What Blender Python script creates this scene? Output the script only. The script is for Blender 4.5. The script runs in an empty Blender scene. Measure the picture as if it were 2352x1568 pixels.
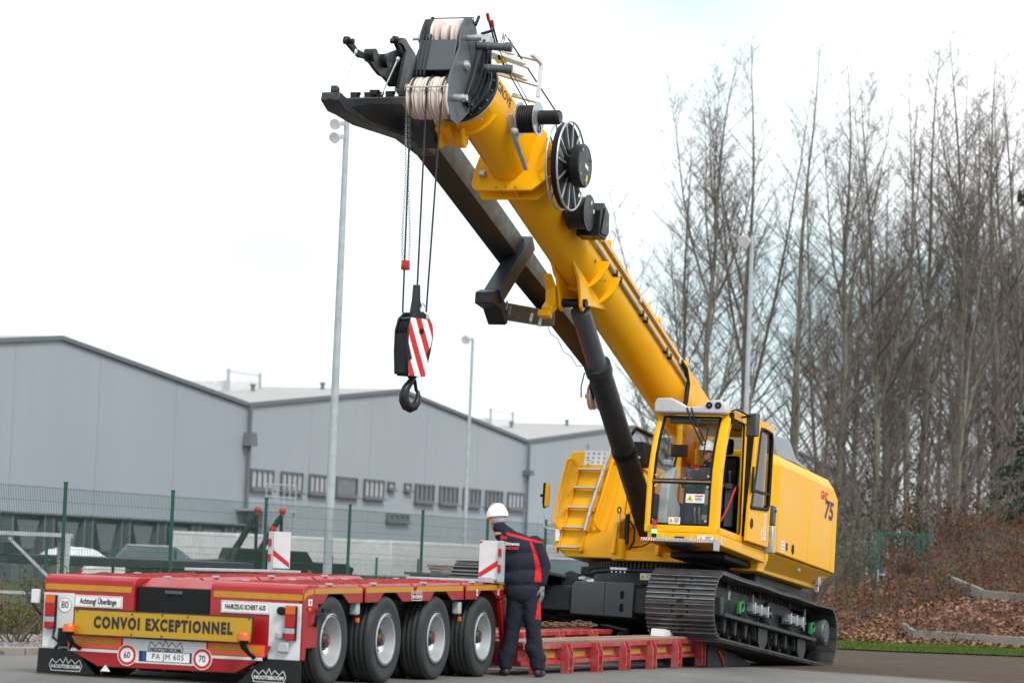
import bpy, bmesh, math, random
from mathutils import Matrix, Vector, Euler
R = math.radians
random.seed(7)
C = bpy.context.scene.collection
scene = bpy.context.scene

# ---------------------------------------------------------------- camera
CAM_H = 1.25
cam_d = bpy.data.cameras.new('camera')
cam_d.sensor_width = 36.0
cam_d.lens = 36.0 * 7200.0 / 2352.0
cam_d.clip_start = 0.5
cam_d.clip_end = 1500.0
cam_d.dof.use_dof = True
cam_d.dof.focus_distance = 39.0
cam_d.dof.aperture_fstop = 2.6
cam = bpy.data.objects.new('camera', cam_d)
C.objects.link(cam)
cam.matrix_world = (Matrix.Translation((0, 0, CAM_H))
                    @ Matrix.Rotation(R(90.0 + 3.965), 4, 'X')
                    @ Matrix.Rotation(R(2.3), 4, 'Z'))
scene.camera = cam

# ---------------------------------------------------------------- overcast sky and weak sun
SUN_EL, SUN_AZ = 48.0, 150.0        # degrees; azimuth clockwise from +Y (behind the camera, to the right)
world = bpy.data.worlds.new('World')
scene.world = world
world.use_nodes = True
wn, wl = world.node_tree.nodes, world.node_tree.links
wn.clear()
out = wn.new('ShaderNodeOutputWorld')
sky = wn.new('ShaderNodeTexSky'); sky.sky_type = 'NISHITA'; sky.sun_disc = False
sky.sun_elevation = R(SUN_EL); sky.sun_rotation = R(SUN_AZ)
sky.air_density = 1.0; sky.dust_density = 2.0; sky.ozone_density = 1.5
bg1 = wn.new('ShaderNodeBackground'); bg1.inputs['Strength'].default_value = 0.10
wl.new(sky.outputs[0], bg1.inputs['Color'])
# cloud cover: a bright even layer, thinner (bluer) in soft patches
tc = wn.new('ShaderNodeTexCoord')
mp = wn.new('ShaderNodeMapping'); mp.inputs['Scale'].default_value = (1.6, 1.6, 4.0)
mp.inputs['Location'].default_value = (0.70, 0.2, 0.47)
nz = wn.new('ShaderNodeTexNoise'); nz.inputs['Scale'].default_value = 2.2
nz.inputs['Detail'].default_value = 3.0; nz.inputs['Roughness'].default_value = 0.45
rmp = wn.new('ShaderNodeValToRGB')
rmp.color_ramp.elements[0].position = 0.37; rmp.color_ramp.elements[0].color = (0.56, 0.70, 0.73, 1)
rmp.color_ramp.elements[1].position = 0.58; rmp.color_ramp.elements[1].color = (1.0, 1.0, 1.0, 1)
bg2 = wn.new('ShaderNodeBackground'); bg2.inputs['Strength'].default_value = 0.98
wl.new(tc.outputs['Generated'], mp.inputs['Vector']); wl.new(mp.outputs[0], nz.inputs['Vector'])
wl.new(nz.outputs['Fac'], rmp.inputs['Fac']); wl.new(rmp.outputs[0], bg2.inputs['Color'])
mixw = wn.new('ShaderNodeMixShader'); mixw.inputs[0].default_value = 0.88
wl.new(bg1.outputs[0], mixw.inputs[1]); wl.new(bg2.outputs[0], mixw.inputs[2])
wl.new(mixw.outputs[0], out.inputs['Surface'])

sun_d = bpy.data.lights.new('sun', 'SUN')
sun_d.energy = 1.5; sun_d.angle = R(14); sun_d.color = (1.0, 0.96, 0.90)
sun = bpy.data.objects.new('sun', sun_d); C.objects.link(sun)
az = R(SUN_AZ)
sdir = Vector((math.sin(az) * math.cos(R(SUN_EL)), math.cos(az) * math.cos(R(SUN_EL)), math.sin(R(SUN_EL))))
sun.rotation_euler = sdir.to_track_quat('Z', 'Y').to_euler()

scene.view_settings.view_transform = 'Standard'
scene.view_settings.look = 'None'
scene.view_settings.exposure = 0.70
scene.view_settings.gamma = 1.0
scene.view_settings.use_curve_mapping = False
scene.render.engine = 'CYCLES'
scene.cycles.max_bounces = 6
scene.cycles.transparent_max_bounces = 16

# ---------------------------------------------------------------- materials
def _n(nt, t, **kw):
    n = nt.nodes.new(t)
    for k, v in kw.items():
        setattr(n, k, v)
    return n

def mat(name, col, rough=0.5, metal=0.0, var=0.12, vscale=6.0, bump=0.0, bscale=60.0,
        dirt=0.0, dirtcol=(0.10, 0.085, 0.07), dscale=2.5, coat=0.0, emis=None, estr=1.0, spec=0.5, obj=False, rvar=0.15):
    m = bpy.data.materials.new(name); m.use_nodes = True
    nt = m.node_tree; b = nt.nodes['Principled BSDF']; L_ = nt.links
    t = _n(nt, 'ShaderNodeTexCoord')
    src = t.outputs['Object']
    n1 = _n(nt, 'ShaderNodeTexNoise'); n1.inputs['Scale'].default_value = vscale; n1.inputs['Detail'].default_value = 6
    n1.inputs['Roughness'].default_value = 0.62
    L_.new(src, n1.inputs['Vector'])
    r = _n(nt, 'ShaderNodeMapRange'); r.inputs['From Min'].default_value = 0.3; r.inputs['From Max'].default_value = 0.7
    r.inputs['To Min'].default_value = 1 - var; r.inputs['To Max'].default_value = 1 + var * 0.6
    L_.new(n1.outputs['Fac'], r.inputs['Value'])
    mu = _n(nt, 'ShaderNodeVectorMath', operation='SCALE'); mu.inputs[0].default_value = col
    L_.new(r.outputs[0], mu.inputs['Scale'])
    cs = mu.outputs[0]
    if obj:
        oi = _n(nt, 'ShaderNodeObjectInfo')
        r2 = _n(nt, 'ShaderNodeMapRange'); r2.inputs['To Min'].default_value = 0.72; r2.inputs['To Max'].default_value = 1.2
        L_.new(oi.outputs['Random'], r2.inputs['Value'])
        mu2 = _n(nt, 'ShaderNodeVectorMath', operation='SCALE'); L_.new(cs, mu2.inputs[0]); L_.new(r2.outputs[0], mu2.inputs['Scale'])
        cs = mu2.outputs[0]
    if dirt > 0:
        n2 = _n(nt, 'ShaderNodeTexNoise'); n2.inputs['Scale'].default_value = dscale; n2.inputs['Detail'].default_value = 8
        n2.inputs['Roughness'].default_value = 0.7
        L_.new(src, n2.inputs['Vector'])
        r3 = _n(nt, 'ShaderNodeMapRange'); r3.inputs['From Min'].default_value = 0.45; r3.inputs['From Max'].default_value = 0.75
        r3.inputs['To Min'].default_value = 0.0; r3.inputs['To Max'].default_value = dirt
        L_.new(n2.outputs['Fac'], r3.inputs['Value'])
        mx = _n(nt, 'ShaderNodeMixRGB'); mx.inputs['Color2'].default_value = (*dirtcol, 1)
        L_.new(r3.outputs[0], mx.inputs['Fac']); L_.new(cs, mx.inputs['Color1']); cs = mx.outputs[0]
    L_.new(cs, b.inputs['Base Color'])
    rr = _n(nt, 'ShaderNodeMapRange'); rr.inputs['From Min'].default_value = 0.3; rr.inputs['From Max'].default_value = 0.7
    rr.inputs['To Min'].default_value = max(0.03, rough - rvar * rough); rr.inputs['To Max'].default_value = min(1.0, rough + rvar)
    L_.new(n1.outputs['Fac'], rr.inputs['Value']); L_.new(rr.outputs[0], b.inputs['Roughness'])
    b.inputs['Metallic'].default_value = metal
    b.inputs['Specular IOR Level'].default_value = spec
    if coat: b.inputs['Coat Weight'].default_value = coat; b.inputs['Coat Roughness'].default_value = 0.12
    if bump > 0:
        n3 = _n(nt, 'ShaderNodeTexNoise'); n3.inputs['Scale'].default_value = bscale; n3.inputs['Detail'].default_value = 5
        L_.new(src, n3.inputs['Vector'])
        bp_ = _n(nt, 'ShaderNodeBump'); bp_.inputs['Strength'].default_value = bump; bp_.inputs['Distance'].default_value = 0.02
        L_.new(n3.outputs['Fac'], bp_.inputs['Height']); L_.new(bp_.outputs[0], b.inputs['Normal'])
    if emis:
        b.inputs['Emission Color'].default_value = (*emis, 1); b.inputs['Emission Strength'].default_value = estr
    return m

def glass(name, tint, refl=0.10, rough=0.02):
    m = bpy.data.materials.new(name); m.use_nodes = True
    nt = m.node_tree; nt.nodes.clear()
    o = _n(nt, 'ShaderNodeOutputMaterial'); tr = _n(nt, 'ShaderNodeBsdfTransparent'); tr.inputs[0].default_value = (*tint, 1)
    gl = _n(nt, 'ShaderNodeBsdfGlossy'); gl.inputs['Roughness'].default_value = rough
    lw_ = _n(nt, 'ShaderNodeLayerWeight'); lw_.inputs['Blend'].default_value = 0.5
    pw = _n(nt, 'ShaderNodeMath', operation='POWER'); pw.inputs[1].default_value = 5.0
    nt.links.new(lw_.outputs['Facing'], pw.inputs[0])
    ad = _n(nt, 'ShaderNodeMath', operation='ADD'); ad.inputs[1].default_value = 0.03 + refl; ad.use_clamp = True
    mx = _n(nt, 'ShaderNodeMixShader')
    nt.links.new(pw.outputs[0], ad.inputs[0]); nt.links.new(ad.outputs[0], mx.inputs[0])
    nt.links.new(tr.outputs[0], mx.inputs[1]); nt.links.new(gl.outputs[0], mx.inputs[2]); nt.links.new(mx.outputs[0], o.inputs[0])
    return m

M = {}
M['yellow'] = mat('crane_yellow_paint', (0.88, 0.432, 0.001), 0.36, var=0.03, vscale=1.5, coat=0.05, spec=0.25, dirt=0.03, dirtcol=(0.35, 0.2, 0.05), dscale=1.2)
M['grey'] = mat('dark_grey_paint', (0.024, 0.029, 0.034), 0.42, spec=0.3, var=0.15, dirt=0.18, dirtcol=(0.13, 0.12, 0.11), dscale=2)
M['midgrey'] = mat('mid_grey_paint', (0.068, 0.080, 0.090), 0.40, var=0.08)
M['hood'] = mat('grey_hood_paint', (0.20, 0.22, 0.24), 0.45, var=0.06)
M['black'] = mat('black_plastic', (0.008, 0.008, 0.009), 0.5, var=0.2, spec=0.25)
M['jib'] = mat('jib_charcoal_paint', (0.020, 0.024, 0.029), 0.34, spec=0.5, var=0.15, dirt=0.1, dirtcol=(0.06, 0.055, 0.05), dscale=2)
M['polished_highlight'] = mat('polished_grouser_highlight', (0.30, 0.30, 0.31), 0.32, metal=0.8, var=0.35, vscale=12)  # polished grouser tips, coloured lighter to paint in bright edge highlights
M['satin'] = mat('satin_black_paint', (0.009, 0.010, 0.011), 0.34, var=0.2, spec=0.35)
M['steel'] = mat('galvanised_steel', (0.52, 0.55, 0.58), 0.36, metal=0.75, var=0.15, vscale=14)
M['dullsteel'] = mat('dull_galvanised', (0.42, 0.45, 0.47), 0.6, metal=0.15, var=0.16, vscale=5)
M['track'] = mat('track_shoe_steel', (0.075, 0.077, 0.082), 0.33, metal=0.35, var=0.25, vscale=9, bump=0.15, bscale=30, dirt=0.35, dirtcol=(0.12, 0.105, 0.09), dscale=3, obj=True)
M['chain'] = mat('track_chain_steel', (0.035, 0.036, 0.04), 0.5, metal=0.3, var=0.25, vscale=9, dirt=0.3)
M['rubber'] = mat('tyre_rubber', (0.020, 0.023, 0.026), 0.66, var=0.2, vscale=7, bump=0.25, bscale=70, dirt=0.30, dirtcol=(0.085, 0.082, 0.078), dscale=4)
M['red'] = mat('trailer_red_paint', (0.32, 0.003, 0.007), 0.36, var=0.10, vscale=3, spec=0.4, coat=0.15, dirt=0.28, dirtcol=(0.30, 0.07, 0.055), dscale=1.6)
M['redworn'] = mat('worn_red_steel', (0.40, 0.018, 0.02), 0.5, var=0.3, vscale=7, dirt=0.75, dirtcol=(0.30, 0.20, 0.17), dscale=5)
M['retro'] = mat('yellow_reflective_tape', (0.50, 0.235, 0.010), 0.45, var=0.14, vscale=14, dirt=0.35, dirtcol=(0.3, 0.17, 0.04))
M['sign'] = mat('yellow_sign_plate', (0.48, 0.28, 0.008), 0.42, var=0.12, vscale=4, dirt=0.3, dirtcol=(0.3, 0.18, 0.03), dscale=4)
M['white'] = mat('white_plate', (0.66, 0.67, 0.69), 0.42, var=0.06, dirt=0.5, dirtcol=(0.35, 0.34, 0.32), dscale=5)
M['label'] = mat('white_sticker', (0.78, 0.78, 0.78), 0.45, var=0.02)
M['orange'] = mat('orange_reflective', (0.9, 0.10, 0.012), 0.4, var=0.06)
M['rim'] = mat('silver_rim_paint', (0.46, 0.48, 0.50), 0.36, metal=0.35, var=0.12, dirt=0.35, dirtcol=(0.16, 0.15, 0.14), dscale=6)
M['hub'] = mat('greasy_hub', (0.03, 0.03, 0.032), 0.5, var=0.3, dirt=0.3)
M['redlens'] = mat('red_lamp_lens', (0.38, 0.006, 0.008), 0.15, var=0.1)
M['orlens'] = mat('orange_lamp_lens', (0.62, 0.11, 0.006), 0.18, var=0.1)
M['clearlens'] = mat('clear_lamp_lens', (0.36, 0.36, 0.38), 0.15, var=0.1)
M['sheave'] = mat('cream_nylon_sheave', (0.66, 0.56, 0.50), 0.42, var=0.06, dirt=0.15, dirtcol=(0.35, 0.28, 0.22), dscale=8)
M['rope'] = mat('dark_wire_rope', (0.02, 0.02, 0.022), 0.5, var=0.2)
M['ink'] = mat('black_ink', (0.015, 0.015, 0.017), 0.5, var=0.05)
M['navyink'] = mat('navy_ink', (0.01, 0.014, 0.05), 0.45, var=0.05)
M['redink'] = mat('red_ink', (0.55, 0.012, 0.015), 0.45, var=0.05)
M['whiteink'] = mat('white_ink', (0.7, 0.7, 0.7), 0.5, var=0.05)
M['blueink'] = mat('blue_ink', (0.02, 0.06, 0.32), 0.5, var=0.05)
M['green'] = mat('bright_green_paint', (0.015, 0.22, 0.04), 0.4, var=0.1)
M['fence'] = mat('fence_green_coating', (0.012, 0.075, 0.055), 0.5, var=0.15)
M['cabgrey'] = mat('light_grey_plastic', (0.42, 0.44, 0.46), 0.5, var=0.08)
M['capgrey'] = mat('cab_cap_grey', (0.50, 0.51, 0.52), 0.45, var=0.08)
M['paleyellow'] = mat('pale_yellow_plastic', (0.75, 0.6, 0.12), 0.4, var=0.08)
M['fabric'] = mat('navy_work_fabric', (0.017, 0.020, 0.032), 0.85, var=0.3, vscale=10, bump=0.4, bscale=45, spec=0.25)
M['redfabric'] = mat('red_work_fabric', (0.62, 0.018, 0.022), 0.8, var=0.12, vscale=9, bump=0.3, bscale=45, spec=0.25)
M['skin'] = mat('skin', (0.50, 0.24, 0.17), 0.55, var=0.12, vscale=12)
M['glove'] = mat('grey_glove', (0.20, 0.19, 0.17), 0.85, var=0.35, vscale=20)
M['boot'] = mat('black_boot_leather', (0.018, 0.018, 0.02), 0.5, var=0.3, dirt=0.4, dirtcol=(0.1, 0.09, 0.08), dscale=12)
M['helmet'] = mat('white_helmet_shell', (0.80, 0.81, 0.82), 0.28, var=0.02)
M['wood'] = mat('old_timber', (0.26, 0.17, 0.12), 0.8, var=0.3, vscale=9, bump=0.4, bscale=30, obj=True)
M['rust'] = mat('rusty_chain', (0.13, 0.065, 0.045), 0.8, var=0.35, vscale=16)
M['concrete'] = mat('old_concrete', (0.26, 0.24, 0.21), 0.85, var=0.2, vscale=5, bump=0.4, bscale=25, dirt=0.4, dirtcol=(0.10, 0.085, 0.06), obj=True)
M['pole'] = mat('galvanised_pole', (0.40, 0.44, 0.47), 0.55, metal=0.1, var=0.18, vscale=7)
M['glass'] = glass('cab_glass', (0.86, 0.89, 0.88), 0.02)
M['tint'] = glass('tinted_door_glass', (0.30, 0.31, 0.30), -0.03)
M['darkglass'] = mat('dark_window_glass', (0.10, 0.125, 0.145), 0.12, var=0.3, vscale=0.5)
M['palepane'] = mat('pale_window_pane', (0.42, 0.42, 0.44), 0.2, var=0.15, vscale=0.5)
M['warn'] = mat('warning_yellow', (0.75, 0.55, 0.01), 0.4, var=0.04)
M['lamp_green'] = mat('lit_green_lamp', (0.1, 0.8, 0.2), 0.3, emis=(0.1, 1.0, 0.25), estr=2.5)
# ---------------------------------------------------------------- mesh helpers
class MB:
    """collects shapes and links them as one mesh object"""
    def __init__(self, T=None):
        self.v, self.f, self.m, self.T = [], [], [], T
    def add(self, vs, fs, mi=0):
        o = len(self.v)
        self.v += [self.T(*p) if self.T else tuple(p) for p in vs]
        self.f += [tuple(i + o for i in f) for f in fs]
        self.m += [mi] * len(fs)
        return self
    def box(self, x0, x1, y0, y1, z0, z1, mi=0):
        return self.add([(x, y, z) for x in (x0, x1) for y in (y0, y1) for z in (z0, z1)],
                        [(0, 1, 3, 2), (4, 6, 7, 5), (0, 4, 5, 1), (2, 3, 7, 6), (0, 2, 6, 4), (1, 5, 7, 3)], mi)
    def obox(self, c, ax, ay, az, mi=0):
        c, ax, ay, az = Vector(c), Vector(ax), Vector(ay), Vector(az)
        return self.add([tuple(c + sx * ax + sy * ay + sz * az) for sx in (-1, 1) for sy in (-1, 1) for sz in (-1, 1)],
                        [(0, 1, 3, 2), (4, 6, 7, 5), (0, 4, 5, 1), (2, 3, 7, 6), (0, 2, 6, 4), (1, 5, 7, 3)], mi)
    def beam(self, p0, p1, w, h, up=(0, 0, 1), mi=0):
        p0, p1 = Vector(p0), Vector(p1); d = p1 - p0; l = d.length; d.normalize()
        s = d.cross(Vector(up)).normalized(); u = s.cross(d)
        return self.obox((p0 + p1) / 2, d * l / 2, s * w / 2, u * h / 2, mi)
    def prism(self, poly, fn, d0, d1, mi=0):
        n = len(poly)
        vs = [fn(a, b, d0) for a, b in poly] + [fn(a, b, d1) for a, b in poly]
        fs = [tuple(range(n)), tuple(range(2 * n - 1, n - 1, -1))] + [(i, (i + 1) % n, n + (i + 1) % n, n + i) for i in range(n)]
        return self.add(vs, fs, mi)
    def rings(self, rings, closed=True, caps=True, mi=0):
        n = len(rings[0]); vs = [p for r_ in rings for p in r_]; fs = []
        for k in range(len(rings) - 1):
            for i in range(n if closed else n - 1):
                j = (i + 1) % n
                fs.append((k * n + i, k * n + j, (k + 1) * n + j, (k + 1) * n + i))
        if caps and closed:
            fs.append(tuple(range(n))[::-1]); fs.append(tuple(range((len(rings) - 1) * n, len(rings) * n)))
        return self.add(vs, fs, mi)
    def tube(self, pts, r, n=8, mi=0, caps=True):
        pts = [Vector(p) for p in pts]; rs = r if isinstance(r, (list, tuple)) else [r] * len(pts)
        rings = []; prev = None
        for i, p in enumerate(pts):
            d = (pts[min(i + 1, len(pts) - 1)] - pts[max(i - 1, 0)]).normalized()
            if prev is None:
                a = Vector((0, 0, 1)) if abs(d.z) < 0.9 else Vector((1, 0, 0))
                s = d.cross(a).normalized()
            else:
                s = (prev - d * prev.dot(d)).normalized()
            prev = s; u = d.cross(s)
            rings.append([tuple(p + rs[i] * (math.cos(2 * math.pi * k / n) * s + math.sin(2 * math.pi * k / n) * u)) for k in range(n)])
        return self.rings(rings, caps=caps, mi=mi)
    def cyl(self, p0, p1, r0, r1=None, n=20, mi=0):
        return self.tube([p0, p1], [r0, r0 if r1 is None else r1], n, mi)
    def lathe(self, c, axis, prof, n=28, mi=0, caps=True):
        """prof: (h along axis, radius)"""
        c, d = Vector(c), Vector(axis).normalized()
        a = Vector((0, 0, 1)) if abs(d.z) < 0.9 else Vector((1, 0, 0))
        s = d.cross(a).normalized(); u = d.cross(s)
        rings = [[tuple(c + d * h + max(r_, 1e-4) * (math.cos(2 * math.pi * k / n) * s + math.sin(2 * math.pi * k / n) * u)) for k in range(n)] for h, r_ in prof]
        return self.rings(rings, caps=caps, mi=mi)
    def torus(self, c, axis, RR, r, n=32, m=8, mi=0):
        prof = [(r * math.sin(2 * math.pi * k / m), RR + r * math.cos(2 * math.pi * k / m)) for k in range(m + 1)]
        return self.lathe(c, axis, prof, n, mi, caps=False)
    def ball(self, c, r, mi=0, n=14, m=8, sc=(1, 1, 1)):
        rings = []
        for j in range(m + 1):
            t_ = math.pi * j / m
            rings.append([(c[0] + sc[0] * r * max(math.sin(t_), 1e-3) * math.cos(2 * math.pi * k / n),
                           c[1] + sc[1] * r * max(math.sin(t_), 1e-3) * math.sin(2 * math.pi * k / n),
                           c[2] + sc[2] * r * math.cos(t_)) for k in range(n)])
        return self.rings(rings, mi=mi)
    def mesh(self, name, mats, smooth=True, sharp=32):
        me = bpy.data.meshes.new(name)
        me.from_pydata(self.v, [], self.f)
        for mm in (mats if isinstance(mats, (list, tuple)) else [mats]):
            me.materials.append(mm)
        me.polygons.foreach_set('material_index', self.m)
        bm = bmesh.new(); bm.from_mesh(me)
        bmesh.ops.recalc_face_normals(bm, faces=bm.faces)
        bm.to_mesh(me); bm.free()
        if smooth:
            me.polygons.foreach_set('use_smooth', [True] * len(me.polygons))
            me.set_sharp_from_angle(angle=R(sharp))
        me.update()
        return me
    def build(self, name, mats, parent=None, bevel=0.0, smooth=True, seg=2, sharp=32):
        o = bpy.data.objects.new(name, self.mesh(name, mats, smooth, sharp))
        C.objects.link(o)
        if parent is not None: o.parent = parent
        if bevel > 0:
            md = o.modifiers.new('bevel', 'BEVEL'); md.width = bevel; md.segments = seg
            md.limit_method = 'ANGLE'; md.angle_limit = R(35); md.harden_normals = False
        return o

def tag(o, label=None, cat=None, group=None, kind=None):
    if label: o['label'] = label
    if cat: o['category'] = cat
    if group: o['group'] = group
    if kind: o['kind'] = kind
    return o

def empty(name, loc=(0, 0, 0), rz=0.0, mw=None):
    o = bpy.data.objects.new(name, None); o.empty_display_size = 0.2
    if mw is not None: o.matrix_world = mw
    else: o.location = loc; o.rotation_euler = (0, 0, rz)
    C.objects.link(o)
    return o

def inst(me, name, parent, m4=None):
    o = bpy.data.objects.new(name, me); C.objects.link(o)
    if parent is not None: o.parent = parent
    if m4 is not None: o.matrix_local = m4
    return o

def copy_tree(o, parent=None):
    c = o.copy(); C.objects.link(c); c.parent = parent
    for ch in list(o.children): copy_tree(ch, c)
    return c

def text(name, body, size, org, right, up, m, parent=None, depth=0.003, sx=1.0, bold=0.0, align='CENTER', shear=0.0, sp=1.0):
    """flat lettering standing `depth` proud of a surface"""
    cu = bpy.data.curves.new(name, 'FONT'); cu.body = body; cu.size = size; cu.extrude = depth
    cu.align_x = align; cu.align_y = 'CENTER'; cu.offset = bold; cu.shear = shear; cu.space_character = sp
    cu.resolution_u = 3
    to = bpy.data.objects.new(name, cu); C.objects.link(to)
    dg = bpy.context.evaluated_depsgraph_get()
    me = bpy.data.meshes.new_from_object(to.evaluated_get(dg))
    bpy.data.objects.remove(to); bpy.data.curves.remove(cu)
    r_, u_ = Vector(right).normalized(), Vector(up).normalized(); n_ = r_.cross(u_)
    m4 = Matrix(((r_.x * sx, u_.x, n_.x, org[0]), (r_.y * sx, u_.y, n_.y, org[1]), (r_.z * sx, u_.z, n_.z, org[2]), (0, 0, 0, 1)))
    me.transform(m4); me.materials.clear(); me.materials.append(m)
    me.name = name
    o = bpy.data.objects.new(name, me); C.objects.link(o)
    if parent is not None: o.parent = parent
    return o

def sticker(name, org, right, up, w, h, kind, parent, depth=0.003, seed=0):
    """white warning sticker with small printed lines and a yellow triangle; all flat print"""
    rnd = random.Random(seed)
    r_, u_ = Vector(right).normalized(), Vector(up).normalized(); n_ = r_.cross(u_); c = Vector(org)
    b = MB()
    b.obox(c, r_ * w / 2, u_ * h / 2, n_ * depth, 0)
    d = n_ * (depth + 0.0012)
    def P(a, b_): return c + r_ * a * w / 2 + u_ * b_ * h / 2
    def rect(a0, a1, b0, b1, mi):
        b.obox((P((a0 + a1) / 2, (b0 + b1) / 2) + d), r_ * (a1 - a0) * w / 4, u_ * (b1 - b0) * h / 4, n_ * 0.001, mi)
    if kind == 'tri':
        s = min(w, h) * 0.40; cc = P(-0.55 if w > h else 0, 0 if w > h else -0.45) + d
        tri = [cc + u_ * s, cc - u_ * s * 0.75 - r_ * s, cc - u_ * s * 0.75 + r_ * s]
        b.add([tuple(p + n_ * k) for k in (0, 0.0015) for p in tri], [(0, 1, 2), (3, 5, 4), (0, 3, 4, 1), (1, 4, 5, 2), (2, 5, 3, 0)], 1)
        s2 = s * 0.5
        b.obox(cc + n_ * 0.003 - u_ * s * 0.1, r_ * s2 * 0.25, u_ * s2 * 0.7, n_ * 0.0008, 2)
        if w > h:
            rect(0.0, 0.85, 0.45, 0.72, 3)
            for k in range(3): rect(0.0, 0.4 + rnd.random() * 0.45, 0.1 - k * 0.28, 0.2 - k * 0.28, 2)
        else:
            rect(-0.8, 0.8, 0.7, 0.9, 3)
    elif kind == 'list':
        k = 0.85
        while k > -0.8:
            rect(-0.75, 0.2 + rnd.random() * 0.5, k - 0.05, k, 3 if rnd.random() < 0.3 else 2); k -= 0.17
    elif kind == 'icons':
        for i in range(4):
            for j in range(3):
                q = P(-0.72 + i * 0.48, 0.6 - j * 0.6) + d
                b.lathe(q, n_, [(0, 0.001), (0, min(w, h) * 0.085), (0.001, min(w, h) * 0.085), (0.001, 0.001)], 10, 4 if (i + j) % 3 else 3)
                b.lathe(q + n_ * 0.001, n_, [(0, 0.001), (0, min(w, h) * 0.05), (0.001, min(w, h) * 0.05), (0.001, 0.001)], 8, 0)
    return b.build(name, [M['label'], M['warn'], M['ink'], M['redink'], M['blueink']], parent, smooth=False)

# voxel-merged organic shape from tapered capsules, one continuous skin
def blob(name, caps, m, parent=None, voxel=0.014, noise=0.0, nscale=0.08, smooth=4, mats=None, cut=None):
    b = MB()
    for p0, r0, p1, r1 in caps:
        p0, p1 = Vector(p0), Vector(p1)
        if isinstance(r0, (int, float)) and (p1 - p0).length > 1e-5:
            d = (p1 - p0).normalized(); k = 5
            pts, rs = [], []
            for i in range(k + 1):
                a = math.pi / 2 * i / k
                pts.append(p0 - d * r0 * math.cos(a)); rs.append(max(r0 * math.sin(a), 1e-3))
            for i in range(k + 1):
                a = math.pi / 2 * i / k
                pts.append(p1 + d * r1 * math.sin(a)); rs.append(max(r1 * math.cos(a), 1e-3))
            b.tube(pts, rs, 14)
        else:
            b.ball(p0, 1.0, sc=r0 if not isinstance(r0, (int, float)) else (r0,) * 3, n=18, m=12)
    me = b.mesh(name, m)
    o = bpy.data.objects.new(name, me); C.objects.link(o)
    md = o.modifiers.new('r', 'REMESH'); md.mode = 'VOXEL'; md.voxel_size = voxel; md.use_smooth_shade = True
    ms = o.modifiers.new('s', 'SMOOTH'); ms.iterations = smooth; ms.factor = 0.5
    if noise > 0:
        tx = bpy.data.textures.new(name + '_fold', 'CLOUDS'); tx.noise_scale = nscale; tx.noise_depth = 1
        dd = o.modifiers.new('d', 'DISPLACE'); dd.texture = tx; dd.strength = noise; dd.mid_level = 0.5; dd.texture_coords = 'GLOBAL'
    dg = bpy.context.evaluated_depsgraph_get()
    me2 = bpy.data.meshes.new_from_object(o.evaluated_get(dg))
    o.modifiers.clear(); o.data = me2
    me2.materials.clear()
    for mm in (mats or [m]): me2.materials.append(mm)
    me2.polygons.foreach_set('use_smooth', [True] * len(me2.polygons))
    if parent is not None: o.parent = parent
    return o

def paint(o, fn):
    """assign material slots of one garment by place (cloth panels of another colour)"""
    me = o.data
    for p in me.polygons:
        p.material_index = fn(p.center, p.normal)

TH = R(20.0)
tdir = Vector((math.sin(TH), math.cos(TH), 0)); ndir = Vector((math.cos(TH), -math.sin(TH), 0))
# ---------------------------------------------------------------- ground
BANK = [(9.07, 69, -.2), (11.2, 67, -.23), (9.3, 76, .1), (11.2, 80, 1.15), (11.3, 74, .72), (12.2, 73, .66), (13.6, 84, 2.2),
        (13.6, 82, 1.95), (9.6, 85, .30), (7, 70, -.25), (7, 80, -.05), (7, 92, .1), (11, 92, 1.2), (16, 75, 1.5), (16, 66, -.24),
        (19, 90, 3.0), (3, 72, -.25), (3, 90, -.1), (11, 110, .8), (4, 110, -.2), (14, 63, -.25), (20, 63, -.25), (24, 75, 1.8),
        (18, 105, 2.2), (8, 64, -.25), (11, 64, -.25), (10.2, 78, .75), (14, 78, 1.5), (12.5, 88, 1.9), (22, 120, 1.0), (10, 130, .0)]

def sst(a, b, x):
    t_ = min(1, max(0, (x - a) / (b - a))); return t_ * t_ * (3 - 2 * t_)

def base_h(y):
    return -0.25 * sst(34, 62, y)

def bank_h(x, y):
    s = w = 0.0
    for a, b, c in BANK:
        k = 1.0 / ((x - a) ** 2 + ((y - b) * 0.7) ** 2 + 0.35) ** 1.6
        s += k * c; w += k
    h = s / w
    f = sst(61.5, 66, y) * sst(1.0, 5.0, x) * (1 - sst(115, 150, y))
    return -0.25 * (1 - f) + (h + 0.02 * math.sin(3 * x + y) * math.sin(2.1 * y)) * f

def ground_h(x, y):
    if y > 61 and x > 1: return max(bank_h(x, y), base_h(y))
    return base_h(y)

def grid_mesh(name, xs, ys, hf, m, dz=0.0):
    vs = [(x, y, hf(x, y) + dz) for y in ys for x in xs]; nx = len(xs)
    fs = [(j * nx + i, j * nx + i + 1, (j + 1) * nx + i + 1, (j + 1) * nx + i) for j in range(len(ys) - 1) for i in range(nx - 1)]
    b = MB(); b.add(vs, fs); return b.build(name, m, sharp=180)

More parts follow.
